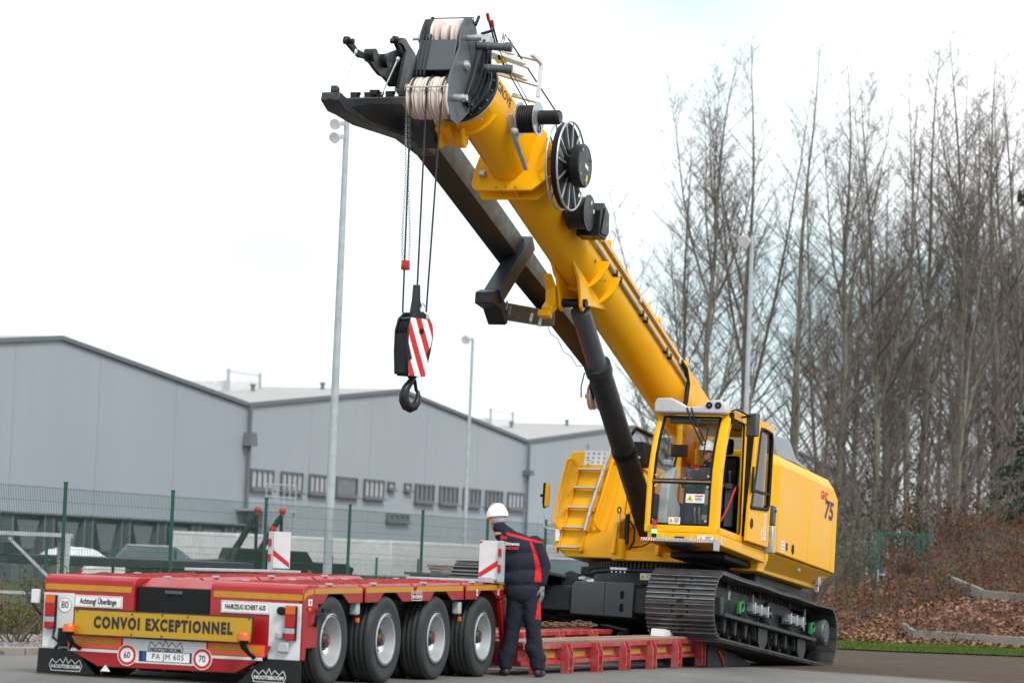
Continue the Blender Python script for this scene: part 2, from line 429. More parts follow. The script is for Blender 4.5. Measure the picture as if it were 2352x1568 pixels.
# worn tarmac: grey near the trailer, brown and muddy further off
m = bpy.data.materials.new('worn_tarmac'); m.use_nodes = True; M['tarmac'] = m
nt = m.node_tree; bs = nt.nodes['Principled BSDF']; lk = nt.links
geo = _n(nt, 'ShaderNodeNewGeometry')
def noise_(sc, det=6, rough=0.6, vec=None, scale=None):
    q = _n(nt, 'ShaderNodeTexNoise'); q.inputs['Scale'].default_value = sc; q.inputs['Detail'].default_value = det; q.inputs['Roughness'].default_value = rough
    if scale:
        mp_ = _n(nt, 'ShaderNodeMapping'); mp_.inputs['Scale'].default_value = scale; lk.new(geo.outputs['Position'], mp_.inputs['Vector']); lk.new(mp_.outputs[0], q.inputs['Vector'])
    else: lk.new(geo.outputs['Position'], q.inputs['Vector'])
    return q
def ramp_(src, stops):
    q = _n(nt, 'ShaderNodeValToRGB'); cr = q.color_ramp
    while len(cr.elements) < len(stops): cr.elements.new(0.5)
    for e, (p, c) in zip(cr.elements, stops): e.position = p; e.color = (*c, 1)
    lk.new(src, q.inputs['Fac']); return q
nf = noise_(180, 4, 0.8); nb = noise_(0.55, 7, 0.65, scale=(1.0, 0.35, 1)); nm_ = noise_(3.5, 6, 0.7)
fine = ramp_(nf.outputs['Fac'], [(0.3, (0.10, 0.098, 0.095)), (0.55, (0.175, 0.17, 0.165)), (0.8, (0.27, 0.262, 0.25))])
brown = ramp_(nm_.outputs['Fac'], [(0.3, (0.030, 0.018, 0.010)), (0.5, (0.060, 0.037, 0.022)), (0.7, (0.105, 0.070, 0.046))])
sep = _n(nt, 'ShaderNodeSeparateXYZ'); lk.new(geo.outputs['Position'], sep.inputs[0])
# mud covers the yard beyond the end of the low bed
a1 = _n(nt, 'ShaderNodeMath', operation='MULTIPLY_ADD'); a1.inputs[1].default_value = 1.5; lk.new(sep.outputs['X'], a1.inputs[0]); lk.new(sep.outputs['Y'], a1.inputs[2])
mr = _n(nt, 'ShaderNodeMapRange'); mr.inputs['From Min'].default_value = 46.3; mr.inputs['From Max'].default_value = 47.6; lk.new(a1.outputs[0], mr.inputs['Value'])
ad = _n(nt, 'ShaderNodeMath', operation='MULTIPLY_ADD'); lk.new(nb.outputs['Fac'], ad.inputs[0]); ad.inputs[1].default_value = 0.8
ad2 = _n(nt, 'ShaderNodeMath', operation='ADD'); lk.new(mr.outputs[0], ad.inputs[2]); lk.new(ad.outputs[0], ad2.inputs[0]); ad2.inputs[1].default_value = -0.42; ad2.use_clamp = True
mx = _n(nt, 'ShaderNodeMixRGB'); lk.new(ad2.outputs[0], mx.inputs['Fac']); lk.new(fine.outputs[0], mx.inputs['Color1']); lk.new(brown.outputs[0], mx.inputs['Color2'])
st = ramp_(nb.outputs['Fac'], [(0.35, (0.72, 0.72, 0.72)), (0.6, (1.12, 1.1, 1.08))])
mul = _n(nt, 'ShaderNodeMixRGB', blend_type='MULTIPLY'); mul.inputs['Fac'].default_value = 1.0
lk.new(mx.outputs[0], mul.inputs['Color1']); lk.new(st.outputs[0], mul.inputs['Color2']); lk.new(mul.outputs[0], bs.inputs['Base Color'])
rg = _n(nt, 'ShaderNodeMapRange'); rg.inputs['To Min'].default_value = 0.70; rg.inputs['To Max'].default_value = 0.95; lk.new(nb.outputs['Fac'], rg.inputs['Value']); lk.new(rg.outputs[0], bs.inputs['Roughness'])
bs.inputs['Specular IOR Level'].default_value = 0.25; bmp = _n(nt, 'ShaderNodeBump'); bmp.inputs['Strength'].default_value = 0.5; bmp.inputs['Distance'].default_value = 0.01; lk.new(nf.outputs['Fac'], bmp.inputs['Height']); lk.new(bmp.outputs[0], bs.inputs['Normal'])

def frange(a, b, s):
    r_ = []; x = a
    while x < b + 1e-6: r_.append(x); x += s
    return r_
def xs_ext(core): return [-600, -250, -100] + core + [100, 250, 600]
tag(grid_mesh('ground', xs_ext(frange(-40, 40, 4)), [-200, -60, 0, 20] + frange(30, 64, 2) + [80, 120, 300, 900], lambda x, y: base_h(y), M['tarmac']), kind='structure')

def leafmat(name, stops, scale=7.0, rough=0.95, bump=1.0):
    m = bpy.data.materials.new(name); m.use_nodes = True; nt_ = m.node_tree; b = nt_.nodes['Principled BSDF']
    g = _n(nt_, 'ShaderNodeNewGeometry')
    vo = _n(nt_, 'ShaderNodeTexVoronoi'); vo.inputs['Scale'].default_value = scale * 2.2; nt_.links.new(g.outputs['Position'], vo.inputs['Vector'])
    no = _n(nt_, 'ShaderNodeTexNoise'); no.inputs['Scale'].default_value = scale * 0.25; no.inputs['Detail'].default_value = 8; no.inputs['Roughness'].default_value = 0.7
    nt_.links.new(g.outputs['Position'], no.inputs['Vector'])
    sp = _n(nt_, 'ShaderNodeSeparateColor'); nt_.links.new(vo.outputs['Color'], sp.inputs[0])
    a = _n(nt_, 'ShaderNodeMath', operation='MULTIPLY_ADD'); a.inputs[1].default_value = 0.45; nt_.links.new(sp.outputs[0], a.inputs[0])
    k = _n(nt_, 'ShaderNodeMath', operation='MULTIPLY'); k.inputs[1].default_value = 0.6; nt_.links.new(no.outputs['Fac'], k.inputs[0]); nt_.links.new(k.outputs[0], a.inputs[2])
    rp = _n(nt_, 'ShaderNodeValToRGB')
    while len(rp.color_ramp.elements) < len(stops): rp.color_ramp.elements.new(0.5)
    for e, (p, c) in zip(rp.color_ramp.elements, stops): e.position = p; e.color = (*c, 1)
    nt_.links.new(a.outputs[0], rp.inputs['Fac']); nt_.links.new(rp.outputs[0], b.inputs['Base Color'])
    b.inputs['Roughness'].default_value = rough; b.inputs['Specular IOR Level'].default_value = 0.2
    bu = _n(nt_, 'ShaderNodeBump'); bu.inputs['Strength'].default_value = bump; bu.inputs['Distance'].default_value = 0.05
    nt_.links.new(a.outputs[0], bu.inputs['Height']); nt_.links.new(bu.outputs[0], b.inputs['Normal'])
    return m
M['litter'] = leafmat('fallen_leaf_litter', [(0.22, (0.035, 0.022, 0.015)), (0.42, (0.095, 0.043, 0.027)), (0.62, (0.18, 0.085, 0.057)), (0.85, (0.30, 0.19, 0.15))], 6)
M['grass'] = leafmat('short_grass', [(0.25, (0.030, 0.045, 0.008)), (0.5, (0.070, 0.120, 0.018)), (0.8, (0.13, 0.175, 0.04))], 9)
M['gravel'] = leafmat('grey_gravel', [(0.2, (0.07, 0.06, 0.055)), (0.5, (0.17, 0.15, 0.14)), (0.85, (0.34, 0.31, 0.29))], 8)
M['weeds'] = leafmat('rough_weedy_ground', [(0.2, (0.025, 0.03, 0.012)), (0.5, (0.07, 0.065, 0.028)), (0.8, (0.16, 0.12, 0.05))], 5)

tag(grid_mesh('embankment', frange(1, 45, 0.6), frange(61.5, 150, 0.8), lambda x, y: ground_h(x, y), M['litter'], 0.012), kind='structure')

def strip(name, pts0, pts1, m, dz, hf=ground_h, n=24):
    """ground sheet between two edge lines given as point lists"""
    vs = []; k = len(pts0)
    for i in range(k):
        for j in range(n + 1):
            t_ = j / n; x = pts0[i][0] * (1 - t_) + pts1[i][0] * t_; y = pts0[i][1] * (1 - t_) + pts1[i][1] * t_
            vs.append((x, y, hf(x, y) + dz))
    fs = [(i * (n + 1) + j, i * (n + 1) + j + 1, (i + 1) * (n + 1) + j + 1, (i + 1) * (n + 1) + j) for i in range(k - 1) for j in range(n)]
    b = MB(); b.add(vs, fs); return b.build(name, m, sharp=180)

gx = [5.5, 6.5, 7.5, 9, 10.5, 12, 15, 20, 30]
tag(strip('grass_verge', [(x, 61.2 - 0.02 * (x - 6) + 0.12 * math.sin(x * 3.1)) for x in gx], [(x, 66.6 + 0.25 * math.sin(x * 2)) for x in gx], M['grass'], 0.03), kind='structure')
# gravel and weeds beyond the road edge on the left
tag(strip('gravel_strip', [(-60, 33.9), (-20, 34.0), (-5.6, 34.4), (-3.6, 38.5), (0.5, 50), (3, 58)], [(-60, 44), (-20, 43), (-9.5, 43), (-7.6, 46.8), (-2.6, 61), (0, 66)], M['gravel'], 0.02), kind='structure')
tag(strip('weedy_yard', [(-60, 44), (-20, 43), (-9.5, 43), (-7.6, 46.8), (-2.6, 61), (0, 66)], [(-60, 122), (-45, 118), (-30, 112), (-19.5, 104), (-10.6, 112), (-2, 124)], M['weeds'], 0.028), kind='structure')
kb = MB()
kp = [(-24, 33.7), (-12, 33.75), (-6.2, 33.9), (-5.2, 34.4), (-3.3, 38.6), (0.8, 50), (3.3, 58)]
for k_ in range(len(kp) - 1):
    (x0, y0), (x1, y1) = kp[k_], kp[k_ + 1]
    kb.beam((x0, y0, base_h(y0) + 0.01), (x1, y1, base_h(y1) + 0.01), 0.12, 0.14)
tag(kb.build('road_kerb', M['concrete'], bevel=0.012), kind='structure')

def scatter(name, m, n, area, size, hgt=(0.0, 0.0), seed=1, kind='leaf'):
    rnd = random.Random(seed); b = MB()
    for _ in range(n):
        x, y = area(rnd)
        z = ground_h(x, y) + 0.02
        s = rnd.uniform(*size); a = rnd.uniform(0, 6.28); t_ = rnd.uniform(-0.9, 0.9)
        if kind == 'leaf':
            u = Vector((math.cos(a), math.sin(a), t_ * 0.6)) * s; v = Vector((-math.sin(a), math.cos(a), rnd.uniform(-.8, .8))) * s * 0.7
            p = Vector((x, y, z + s * 0.5 + rnd.uniform(*hgt)))
            b.add([tuple(p - u), tuple(p - v), tuple(p + u), tuple(p + v)], [(0, 1, 2, 3)], rnd.randrange(len(m)) if isinstance(m, list) else 0)
        elif kind == 'blade':
            h = rnd.uniform(*hgt); w = s
            p = Vector((x, y, z - 0.02)); u = Vector((math.cos(a), math.sin(a), 0)) * w; tip = p + Vector((rnd.uniform(-.4, .4) * h, rnd.uniform(-.4, .4) * h, h))
            b.add([tuple(p - u), tuple(p + u), tuple(tip)], [(0, 1, 2)])
        elif kind == 'stone':
            b.ball((x, y, z), s, n=5, m=3, sc=(1, rnd.uniform(.7, 1.2), rnd.uniform(.5, .9)))
    return tag(b.build(name, m, smooth=False), kind='stuff')
M['leafpale'] = mat('dry_leaf_pale', (0.27, 0.16, 0.122), 0.9, var=0.3, spec=0.2)
M['leafbrown'] = mat('dry_leaf_brown', (0.125, 0.045, 0.026), 0.9, var=0.3, spec=0.2)
M['leafochre'] = mat('dry_leaf_ochre', (0.28, 0.15, 0.05), 0.9, var=0.3, spec=0.2)
scatter('fallen_leaves', [M['leafpale'], M['leafpale'], M['leafbrown'], M['leafbrown'], M['leafochre']], 40000, lambda r: (r.uniform(6.2, 17), 65.6 + 22 * r.random() ** 1.3), (0.02, 0.06), (0, 0.04), 3)
scatter('grass_blades', M['grass'], 26000, lambda r: (r.uniform(6, 13), r.uniform(61.2, 66.8)), (0.006, 0.012), (0.04, 0.11), 4, 'blade')
scatter('gravel_stones', M['gravel'], 7000, lambda r: ((lambda y: (r.uniform(-8.5, -5.4) + (y - 34) * 0.28, y))(r.uniform(34.1, 43.5))), (0.015, 0.05), (0, 0), 5, 'stone')
scatter('weed_stalks', M['weeds'], 14000, lambda r: ((lambda y: (r.uniform(-11, -1.5) + (y - 44) * 0.33, y))(r.uniform(42, 64))), (0.01, 0.02), (0.1, 0.5), 6, 'blade')

# retaining edges on the embankment: each concrete slab is a part
def slab_wall(pts, label, h=0.26, ln=1.0):
    root = empty('retaining_edge', pts[0]); tag(root, label, 'retaining wall', 'concrete edges stepping up the bank')
    o = Vector(pts[0]); rnd = random.Random(int(pts[0][1]))
    for i in range(len(pts) - 1):
        p, q = Vector(pts[i]), Vector(pts[i + 1]); d = q - p; n_ = max(1, int(round(d.length / ln)))
        for k in range(n_):
            a = p + d * ((k + 0.012) / n_); c = p + d * ((k + 0.988) / n_)
            b = MB(); off = Vector((0, 0, rnd.uniform(-.015, .015)))
            b.beam(tuple(a - o + off), tuple(c - o + off), 0.09, h)
            b.build('slab', M['concrete'], root, bevel=0.01)
slab_wall([(9.35, 76, .22), (9.07, 69.2, -.06), (11.4, 66.9, -.1), (14.5, 64.9, -.06)], 'lowest line of pale concrete slabs edging the leafy bank above the grass', ln=1.35)
slab_wall([(11.2, 80, 1.22), (11.3, 74, .85), (12.3, 72.8, .78), (16, 71, .9)], 'middle line of concrete slabs halfway up the leafy bank', ln=1.5)
slab_wall([(13.45, 84.5, 2.3), (13.65, 81.6, 2.02), (16.5, 80, 2.0)], 'highest concrete slab edge near the top of the leafy bank at the right edge', ln=1.5)

# ---------------------------------------------------------------- warehouse
WE = Vector((0.389, 0.921, 0)).normalized(); WN = Vector((WE.y, -WE.x, 0))   # along the front, out of the front
WO = Vector((-10.54, 126, 0))
def wfn(dep0=0.0):
    return lambda u, z, d: tuple(WE * u + WN * d + Vector((0, 0, z)))
clad = bpy.data.materials.new('ribbed_grey_cladding'); clad.use_nodes = True
nt = clad.node_tree; bs = nt.nodes['Principled BSDF']; lk = nt.links
tcn = _n(nt, 'ShaderNodeTexCoord')
no1 = _n(nt, 'ShaderNodeTexNoise'); no1.inputs['Scale'].default_value = 0.16; no1.inputs['Detail'].default_value = 5
no2 = _n(nt, 'ShaderNodeMapping'); no2.inputs['Scale'].default_value = (2, 2, 0.15)
no3 = _n(nt, 'ShaderNodeTexNoise'); no3.inputs['Scale'].default_value = 1.2; no3.inputs['Detail'].default_value = 6
lk.new(tcn.outputs['Object'], no1.inputs['Vector']); lk.new(tcn.outputs['Object'], no2.inputs['Vector']); lk.new(no2.outputs[0], no3.inputs['Vector'])
rp = _n(nt, 'ShaderNodeValToRGB'); rp.color_ramp.elements[0].position = 0.3; rp.color_ramp.elements[0].color = (0.295, 0.335, 0.378, 1)
rp.color_ramp.elements[1].position = 0.7; rp.color_ramp.elements[1].color = (0.34, 0.378, 0.42, 1)
ax = _n(nt, 'ShaderNodeMath', operation='MULTIPLY_ADD'); ax.inputs[1].default_value = 0.3; lk.new(no3.outputs['Fac'], ax.inputs[0])
ax2 = _n(nt, 'ShaderNodeMath', operation='MULTIPLY'); ax2.inputs[1].default_value = 0.7; lk.new(no1.outputs['Fac'], ax2.inputs[0]); lk.new(ax2.outputs[0], ax.inputs[2])
lk.new(ax.outputs[0], rp.inputs['Fac']); lk.new(rp.outputs[0], bs.inputs['Base Color']); bs.inputs['Roughness'].default_value = 0.55
M['clad'] = clad
M['roofgrey'] = mat('pale_roof_sheet', (0.36, 0.35, 0.345), 0.7, var=0.12, vscale=0.4)
M['trim'] = mat('dark_roof_trim', (0.13, 0.15, 0.17), 0.5, var=0.1)
M['winframe'] = mat('dark_window_frame', (0.12, 0.135, 0.15), 0.5, var=0.1)
wh = empty('warehouse', WO); tag(wh, 'long grey metal clad warehouse with shallow gables and a row of barred windows', 'warehouse')
BW, HV, HR = 29.3, 6.98, 8.5
DEP = 70.0
F = wfn()
for k in range(-2, 3):
    u0 = k * BW
    # gable wall cut into wide sheets with recessed joints
    npan = 5
    for j in range(npan):
        a, c = u0 + BW * j / npan + 0.012, u0 + BW * (j + 1) / npan - 0.012
        zt = lambda u: HV + (HR - HV) * (1 - abs((u - u0) / BW * 2 - 1))
        poly = [(a, -0.4), (c, -0.4), (c, zt(c))]
        if a < u0 + BW / 2 < c: poly.append((u0 + BW / 2, HR))
        poly.append((a, zt(a)))
        b = MB(); b.prism(poly, F, 0.0, -0.12)
        # shallow vertical ribs of the cladding
        uu = a + 0.4
        while False:
            b.prism([(uu, -0.3), (uu + 0.09, -0.3), (uu + 0.09, zt(uu) - 0.08), (uu, zt(uu) - 0.08)], F, 0.006, 0.0); uu += 0.55
        b.build('wall_panel', M['clad'], wh, smooth=False)
    b = MB()
    b.prism([(u0, -0.4), (u0 + BW, -0.4), (u0 + BW, HV - 0.05), (u0 + BW / 2, HR - 0.05), (u0, HV - 0.05)], F, -0.13, -DEP)
    b.build('wall_core', M['trim'], wh, smooth=False)
    b = MB()
    for (a, za, c, zc) in ((u0, HV, u0 + BW / 2, HR), (u0 + BW / 2, HR, u0 + BW, HV)):
        b.prism([(a, za), (c, zc), (c, zc + 0.10), (a, za + 0.10)], F, 0.05, -DEP)
    rf = b.build('roof', M['roofgrey'], wh, smooth=False)
    b = MB()
    for (a, za, c, zc) in ((u0, HV, u0 + BW / 2, HR), (u0 + BW / 2, HR, u0 + BW, HV)):
        b.prism([(a, za - 0.04), (c, zc - 0.04), (c, zc + 0.12), (a, za + 0.12)], F, 0.12, 0.055)
    b.build('verge_trim', M['trim'], rf, smooth=False)
    # roof lights, fans
    if k in (0, 1):
        rs = random.Random(k)
        for (uu, dd, ww, hh) in ((11.2, -6, 2.6, .45),):
            z0 = HV + (HR - HV) * uu / (BW / 2)
            b = MB(); b.prism([(u0 + uu - ww / 2, z0 - 0.2), (u0 + uu + ww / 2, z0 + 0.2), (u0 + uu + ww / 2, z0 + .2 + hh), (u0 + uu - ww / 2, z0 + hh)], F, dd, dd - 2.6)
            b.build('roof_light', M['white'], rf, bevel=0.05)
            b = MB()
            for q in (-1.6, 1.4): b.prism([(u0 + uu + q, z0), (u0 + uu + q + .12, z0), (u0 + uu + q + .12, z0 + .95), (u0 + uu + q, z0 + .95)], F, dd, dd - .12)
            b.prism([(u0 + uu - 1.6, z0 + .80), (u0 + uu + 1.5, z0 + .80), (u0 + uu + 1.5, z0 + .86), (u0 + uu - 1.6, z0 + .86)], F, dd - .121, dd - .2)
            b.build('roof_railing', M['dullsteel'], rf, smooth=False)
        for uu, dd in ((7.5, -9), (11, -8), (13.8, -9), (5.5, -13), (10, -5), (12.8, -3)):
            z0 = HV + (HR - HV) * uu / (BW / 2)
            c0 = Vector(F(u0 + uu, z0, dd)); b = MB(); b.cyl(c0, c0 + Vector((0, 0, 0.34)), 0.09, n=10); b.cyl(c0 + Vector((0, 0, 0.34)), c0 + Vector((0, 0, 0.42)), 0.14, n=10)
            b.build('roof_vent', M['trim'], rf)

def window(u, w, z0, z1, pane, n=4, frame=None):
    b = MB()
    fr = 0.09
    b.prism([(u, z0), (u + w, z0), (u + w, z0 + fr), (u, z0 + fr)], F, 0.10, 0.02); b.prism([(u, z1 - fr), (u + w, z1 - fr), (u + w, z1), (u, z1)], F, 0.10, 0.02)
    for i in range(n + 1):
        a = u + (w - fr) * i / n
        b.prism([(a, z0 + fr), (a + fr, z0 + fr), (a + fr, z1 - fr), (a, z1 - fr)], F, 0.10, 0.02)
    o = b.build('window', M['winframe'], wh, smooth=False)
    for i in range(n):
        a = u + (w - fr) * i / n + fr; c = u + (w - fr) * (i + 1) / n
        b = MB(); b.prism([(a, z0 + fr), (c, z0 + fr), (c, z1 - fr), (a, z1 - fr)], F, 0.05, 0.021)
        b.build('pane', pane, o, smooth=False)
    b = MB(); b.prism([(u - .06, z0 - .08), (u + w + .06, z0 - .08), (u + w + .06, z0 - .005), (u - .06, z0 - .005)], F, 0.2, 0.021); b.build('sill', M['trim'], o, smooth=False)
for (u, w, pn) in ((0.5, 2.0, 'palepane'), (3.2, 1.95, 'palepane'), (5.8, 1.9, 'palepane'), (8.4, 2.05, 'darkglass'), (11.15, 2.0, 'palepane'),
                   (16.5, 2.05, 'darkglass'), (19.2, 2.05, 'darkglass'), (21.9, 2.0, 'darkglass'), (24.55, 2.0, 'darkglass'), (27.25, 2.0, 'palepane')):
    window(u, w, 3.66, 4.48, M[pn], 1 if u == 8.4 else 4)
window(13.6, 0.65, 4.12, 4.46, M['palepane'], 1); window(15.35, 0.65, 4.12, 4.46, M['palepane'], 1)
window(13.6, 2.3, 2.72, 3.06, M['darkglass'], 4)
# downpipe, hopper and a small escape platform in the first valley
b = MB(); b.cyl(F(0.0, 7.0, .18), F(0.0, -0.2, .18), 0.08, n=8); b.build('downpipe', M['trim'], wh)
b = MB(); b.prism([(-.3, 5.35), (.3, 5.35), (.2, 5.9), (-.2, 5.9)], F, .4, .03); b.build('rain_hopper', M['trim'], wh)
b = MB(); b.cyl(F(29.35, 7.0, .18), F(29.35, -0.2, .18), 0.07, n=8); b.build('downpipe', M['trim'], wh)
b = MB(); b.prism([(29.1, 5.35), (29.6, 5.35), (29.6, 5.6), (29.1, 5.6)], F, .4, .03); b.build('rain_hopper', M['trim'], wh)
def platform(u0, w, z):
    b = MB(); b.prism([(u0, z), (u0 + w, z), (u0 + w, z + .1), (u0, z + .1)], F, 1.4, 0.03)
    for i in range(6):
        a = u0 + w * i / 5
        b.cyl(F(a, z + .1, 1.35), F(a, z + 1.1, 1.35), 0.03, n=6)
    for zz in (z + .6, z + 1.1): b.cyl(F(u0, zz, 1.35), F(u0 + w, zz, 1.35), 0.03, n=6)
    for a in (u0, u0 + w): b.cyl(F(a, z, 1.3), F(a, -.2, 1.3), 0.05, n=6)
    b.build('escape_platform', M['dullsteel'], wh)
platform(-0.6, 2.6, 2.75); platform(28, 4.5, 2.3)
b = MB(); b.prism([(-29, -.35), (-.2, -.35), (-.2, 2.16), (-29, 2.16)], F, .028, .008); b.build('dock_plinth', M['winframe'], wh, smooth=False)
# row of loading docks along the first gable
for i in range(7):
    u = -18.0 + i * 2.72
    b = MB()
    b.prism([(u, -.3), (u + .09, -.3), (u + .09, 2.12), (u, 2.12)], F, .5, 0.03); b.prism([(u + 2.12, -.3), (u + 2.21, -.3), (u + 2.21, 2.12), (u + 2.12, 2.12)], F, .5, 0.03)
    b.prism([(u - .1, 2.13), (u + 2.31, 2.13), (u + 2.31, 2.22), (u - .1, 2.22)], F, .6, 0.03)
    d = b.build('loading_dock', M['trim'], wh, bevel=0.02)
    b = MB(); b.prism([(u + .17, -.3), (u + 2.04, -.3), (u + 2.04, 2.11), (u + .17, 2.11)], F, .2, 0.03); b.build('dock_door', M['winframe'], d, smooth=False)
    b = MB(); b.prism([(u + .35, 1.95), (u + 1.86, 1.95), (u + 1.45, .9), (u + .76, .9)], F, .45, 0.21); b.build('dock_bag', M['trim'], d, bevel=0.03)
# ---------------------------------------------------------------- lamp poles
def lamp_pole(x, y, h, r0, r1, label, heads, two=False):
    z0 = ground_h(x, y)
    root = empty('lamp_pole', (x, y, z0)); tag(root, label, 'lamp pole', 'tall galvanised lamp poles')
    H = h - z0
    b = MB(); n = 7
    b.tube([(0, 0, H * k / n) for k in range(n + 1)], [r0 + (r1 - r0) * k / n for k in range(n + 1)], 14); b.build('mast', M['pole'], root)
    b = MB(); b.cyl((0, 0, 0), (0, 0, 0.03), r0 * 2.2, n=14); b.cyl((0, 0, 0.03), (0, 0, 0.35), r0 * 1.15, n=14); b.build('base', M['dullsteel'], root)
    for dz, dx, s in heads:
        b = MB(); b.beam((0, 0, H + dz), (dx, -0.05, H + dz), 0.06, 0.08); br = b.build('bracket', M['dullsteel'], root)
        b = MB(); b.lathe((dx, -0.10, H + dz - 0.02), (-0.35, -1, -0.35), [(-0.12 * s, 0.05 * s), (-0.08 * s, 0.13 * s), (0.04 * s, 0.17 * s), (0.10 * s, 0.18 * s), (0.11 * s, 0.165 * s), (0.10 * s, 0.01)], 18)
        fl = b.build('floodlight', M['white'], root)
lamp_pole(-3.35, 60.0, 9.62, 0.095, 0.052, 'tall grey pole with two round floodlights standing behind the red trailer', [(-0.14, -0.20, .62), (-0.40, -0.20, .62)])
lamp_pole(-1.38, 110.0, 8.92, 0.085, 0.05, 'thin far lamp pole with a flat white head in front of the warehouse windows', [(-0.02, -0.22, .9)])
lamp_pole(6.05, 80.0, 9.75, 0.085, 0.05, 'grey lamp pole standing among the bare trees behind the crane cab', [(-0.12, -0.2, .9)])
# clamp box on the nearest mast
# ---------------------------------------------------------------- fences
def mesh_span(p, q, h, root, z0, z1, sx=0.10, sz=0.20, r_=0.0028, m='fence'):
    """welded wire panel: thin crossed rods joined in one part"""
    b = MB(); p, q = Vector(p), Vector(q); d = q - p; L_ = d.length; n = max(2, int(L_ / sx))
    side = Vector((-d.y, d.x, 0)).normalized() * r_
    for i in range(n + 1):
        c = p + d * (i / n); zz0 = z0 + (z1 - z0) * i / n
        b.add([tuple(c + Vector((0, 0, zz0 + .03)) - d.normalized() * r_), tuple(c + Vector((0, 0, zz0 + .03)) + d.normalized() * r_), tuple(c + Vector((0, 0, zz0 + h)) + d.normalized() * r_), tuple(c + Vector((0, 0, zz0 + h)) - d.normalized() * r_),
               tuple(c + side + Vector((0, 0, zz0 + .03))), tuple(c + side + Vector((0, 0, zz0 + h)))], [(0, 1, 2, 3), (0, 4, 5, 3), (1, 4, 5, 2)])
    k = int(h / sz)
    for j in range(k + 1):
        a = p + Vector((0, 0, z0 + 0.05 + (h - .07) * j / k)); c = q + Vector((0, 0, z1 + 0.05 + (h - .07) * j / k))
        b.beam(tuple(a), tuple(c), 0.004, 0.005)
    return tag(b.build('wire_panel', M[m], root, smooth=False), kind='stuff')

fr = empty('mesh_fence', (-7.9, 43.6, 0)); tag(fr, 'long green wire mesh fence on thin posts between the yard and the grey warehouse', 'fence')
pp = [(-10.6, 36.6), (-9.2, 40.1), (-7.9, 43.7), (-6.61, 47.15), (-5.36, 50.6), (-4.12, 54.13), (-2.85, 57.7), (-1.6, 61.3), (-.35, 64.9), (.9, 68.5), (2.15, 72.1), (3.4, 75.7)]
o_ = Vector((-7.9, 43.6, 0))
for i, (x, y) in enumerate(pp):
    z = base_h(y); b = MB(); c = Vector((x, y, z)) - o_
    b.box(c.x - .028, c.x + .028, c.y - .028, c.y + .028, c.z - .2, c.z + 2.12 - z * 1.0)
    b.box(c.x - .034, c.x + .034, c.y - .034, c.y + .034, c.z + 2.12 - z, c.z + 2.14 - z)
    b.build('post', M['fence'], fr, bevel=0.004)
    if i:
        x0, y0 = pp[i - 1]; a = Vector((x0, y0, 0)) - o_; e_ = Vector((x, y, 0)) - o_
        mesh_span((a.x, a.y, 0), (e_.x, e_.y, 0), 2.05, fr, 0, 0, sx=0.05, r_=0.0042)
# lower far fence round the storage yard
f2 = empty('far_fence', (-8, 66, 0)); tag(f2, 'low dark green far fence with slim posts seen through the mesh fence', 'fence')
for i in range(12):
    x, y = -10.8 + i * 1.05, 64 + i * 3.1
    b = MB(); b.box(x + 8 - .03, x + 8 + .03, y - 66 - .03, y - 66 + .03, -.3, 1.15); b.build('post', M['fence'], f2)
    if i: mesh_span((x + 8 - 1.05, y - 66 - 3.1, -.25), (x + 8, y - 66, -.25), 1.35, f2, 0, 0, sx=0.12, r_=0.003)

# fence and gate at the foot of the wood
f3 = empty('wood_fence', (9.8, 85, 0)); tag(f3, 'green wire fence with braced posts at the foot of the wood beside the gate', 'fence')
W3 = [(5.2, 85.6), (7.2, 85.3), (9.04, 85.05), (9.78, 85), (9.98, 85)]
for i, (x, y) in enumerate(W3):
    b = MB(); b.box(x - 9.8 - .03, x - 9.8 + .03, y - 85 - .03, y - 85 + .03, 0.1, 2.36); b.build('post', M['fence'], f3, bevel=0.004)
    if i and i < 4:
        mesh_span((W3[i - 1][0] - 9.8, W3[i - 1][1] - 85, .3), (x - 9.8, y - 85, .3), 2.0, f3, 0, 0, sx=0.05, r_=0.003)
b = MB(); b.cyl((-.03, -.02, 1.69), (-.45, -.5, .5), 0.022, n=8); b.cyl((0, 0, 1.7), (.3, -.0, 1.68), .02, n=8); b.build('brace', M['fence'], f3)
b = MB(); b.box(11.51 - 9.8 - .03, 11.51 - 9.8 + .03, -.03, .03, .9, 2.4); b.build('post', M['fence'], f3)
b = MB(); b.cyl((1.74, -.02, 1.8), (2.1, -.5, 1.05), 0.022, n=8); b.build('brace', M['fence'], f3)
gt = empty('yard_gate', (10.75, 85, 1.04)); tag(gt, 'green metal wicket gate with a steel latch below the wooded bank', 'gate')
for x in (-.62, .60):
    b = MB(); b.box(x - .05, x + .05, -.05, .05, -.6, 1.38); b.build('gate_post', M['fence'], gt, bevel=0.006)
b = MB()
for x in (-.51, .47): b.box(x - .03, x + .03, -.03, .03, -.55, 1.32)
for z in (-.52, 1.29): b.box(-.479, .439, -.028, .028, z - .03, z + .03)
b.build('gate_frame', M['fence'], gt, bevel=0.004)
mesh_span((-.48, 0, -.5), (.44, 0, -.5), 1.78, gt, 0, 0, sx=0.05, r_=0.003)
b = MB(); b.box(-.64, -.60, -.1, -.06, 0.0, .32); b.box(-.60, -.42, -.11, -.08, .18, .21); b.box(-.66, -.58, -.09, -.055, -.12, .02); b.build('latch', M['steel'], gt, bevel=0.006)

# ---------------------------------------------------------------- storage yard behind the mesh fence
def place(name, label, cat, x, y, rz=0.0, group=None, z=None):
    e_ = empty(name, (x, y, ground_h(x, y) + 0.03 if z is None else z), rz); tag(e_, label, cat, group); return e_
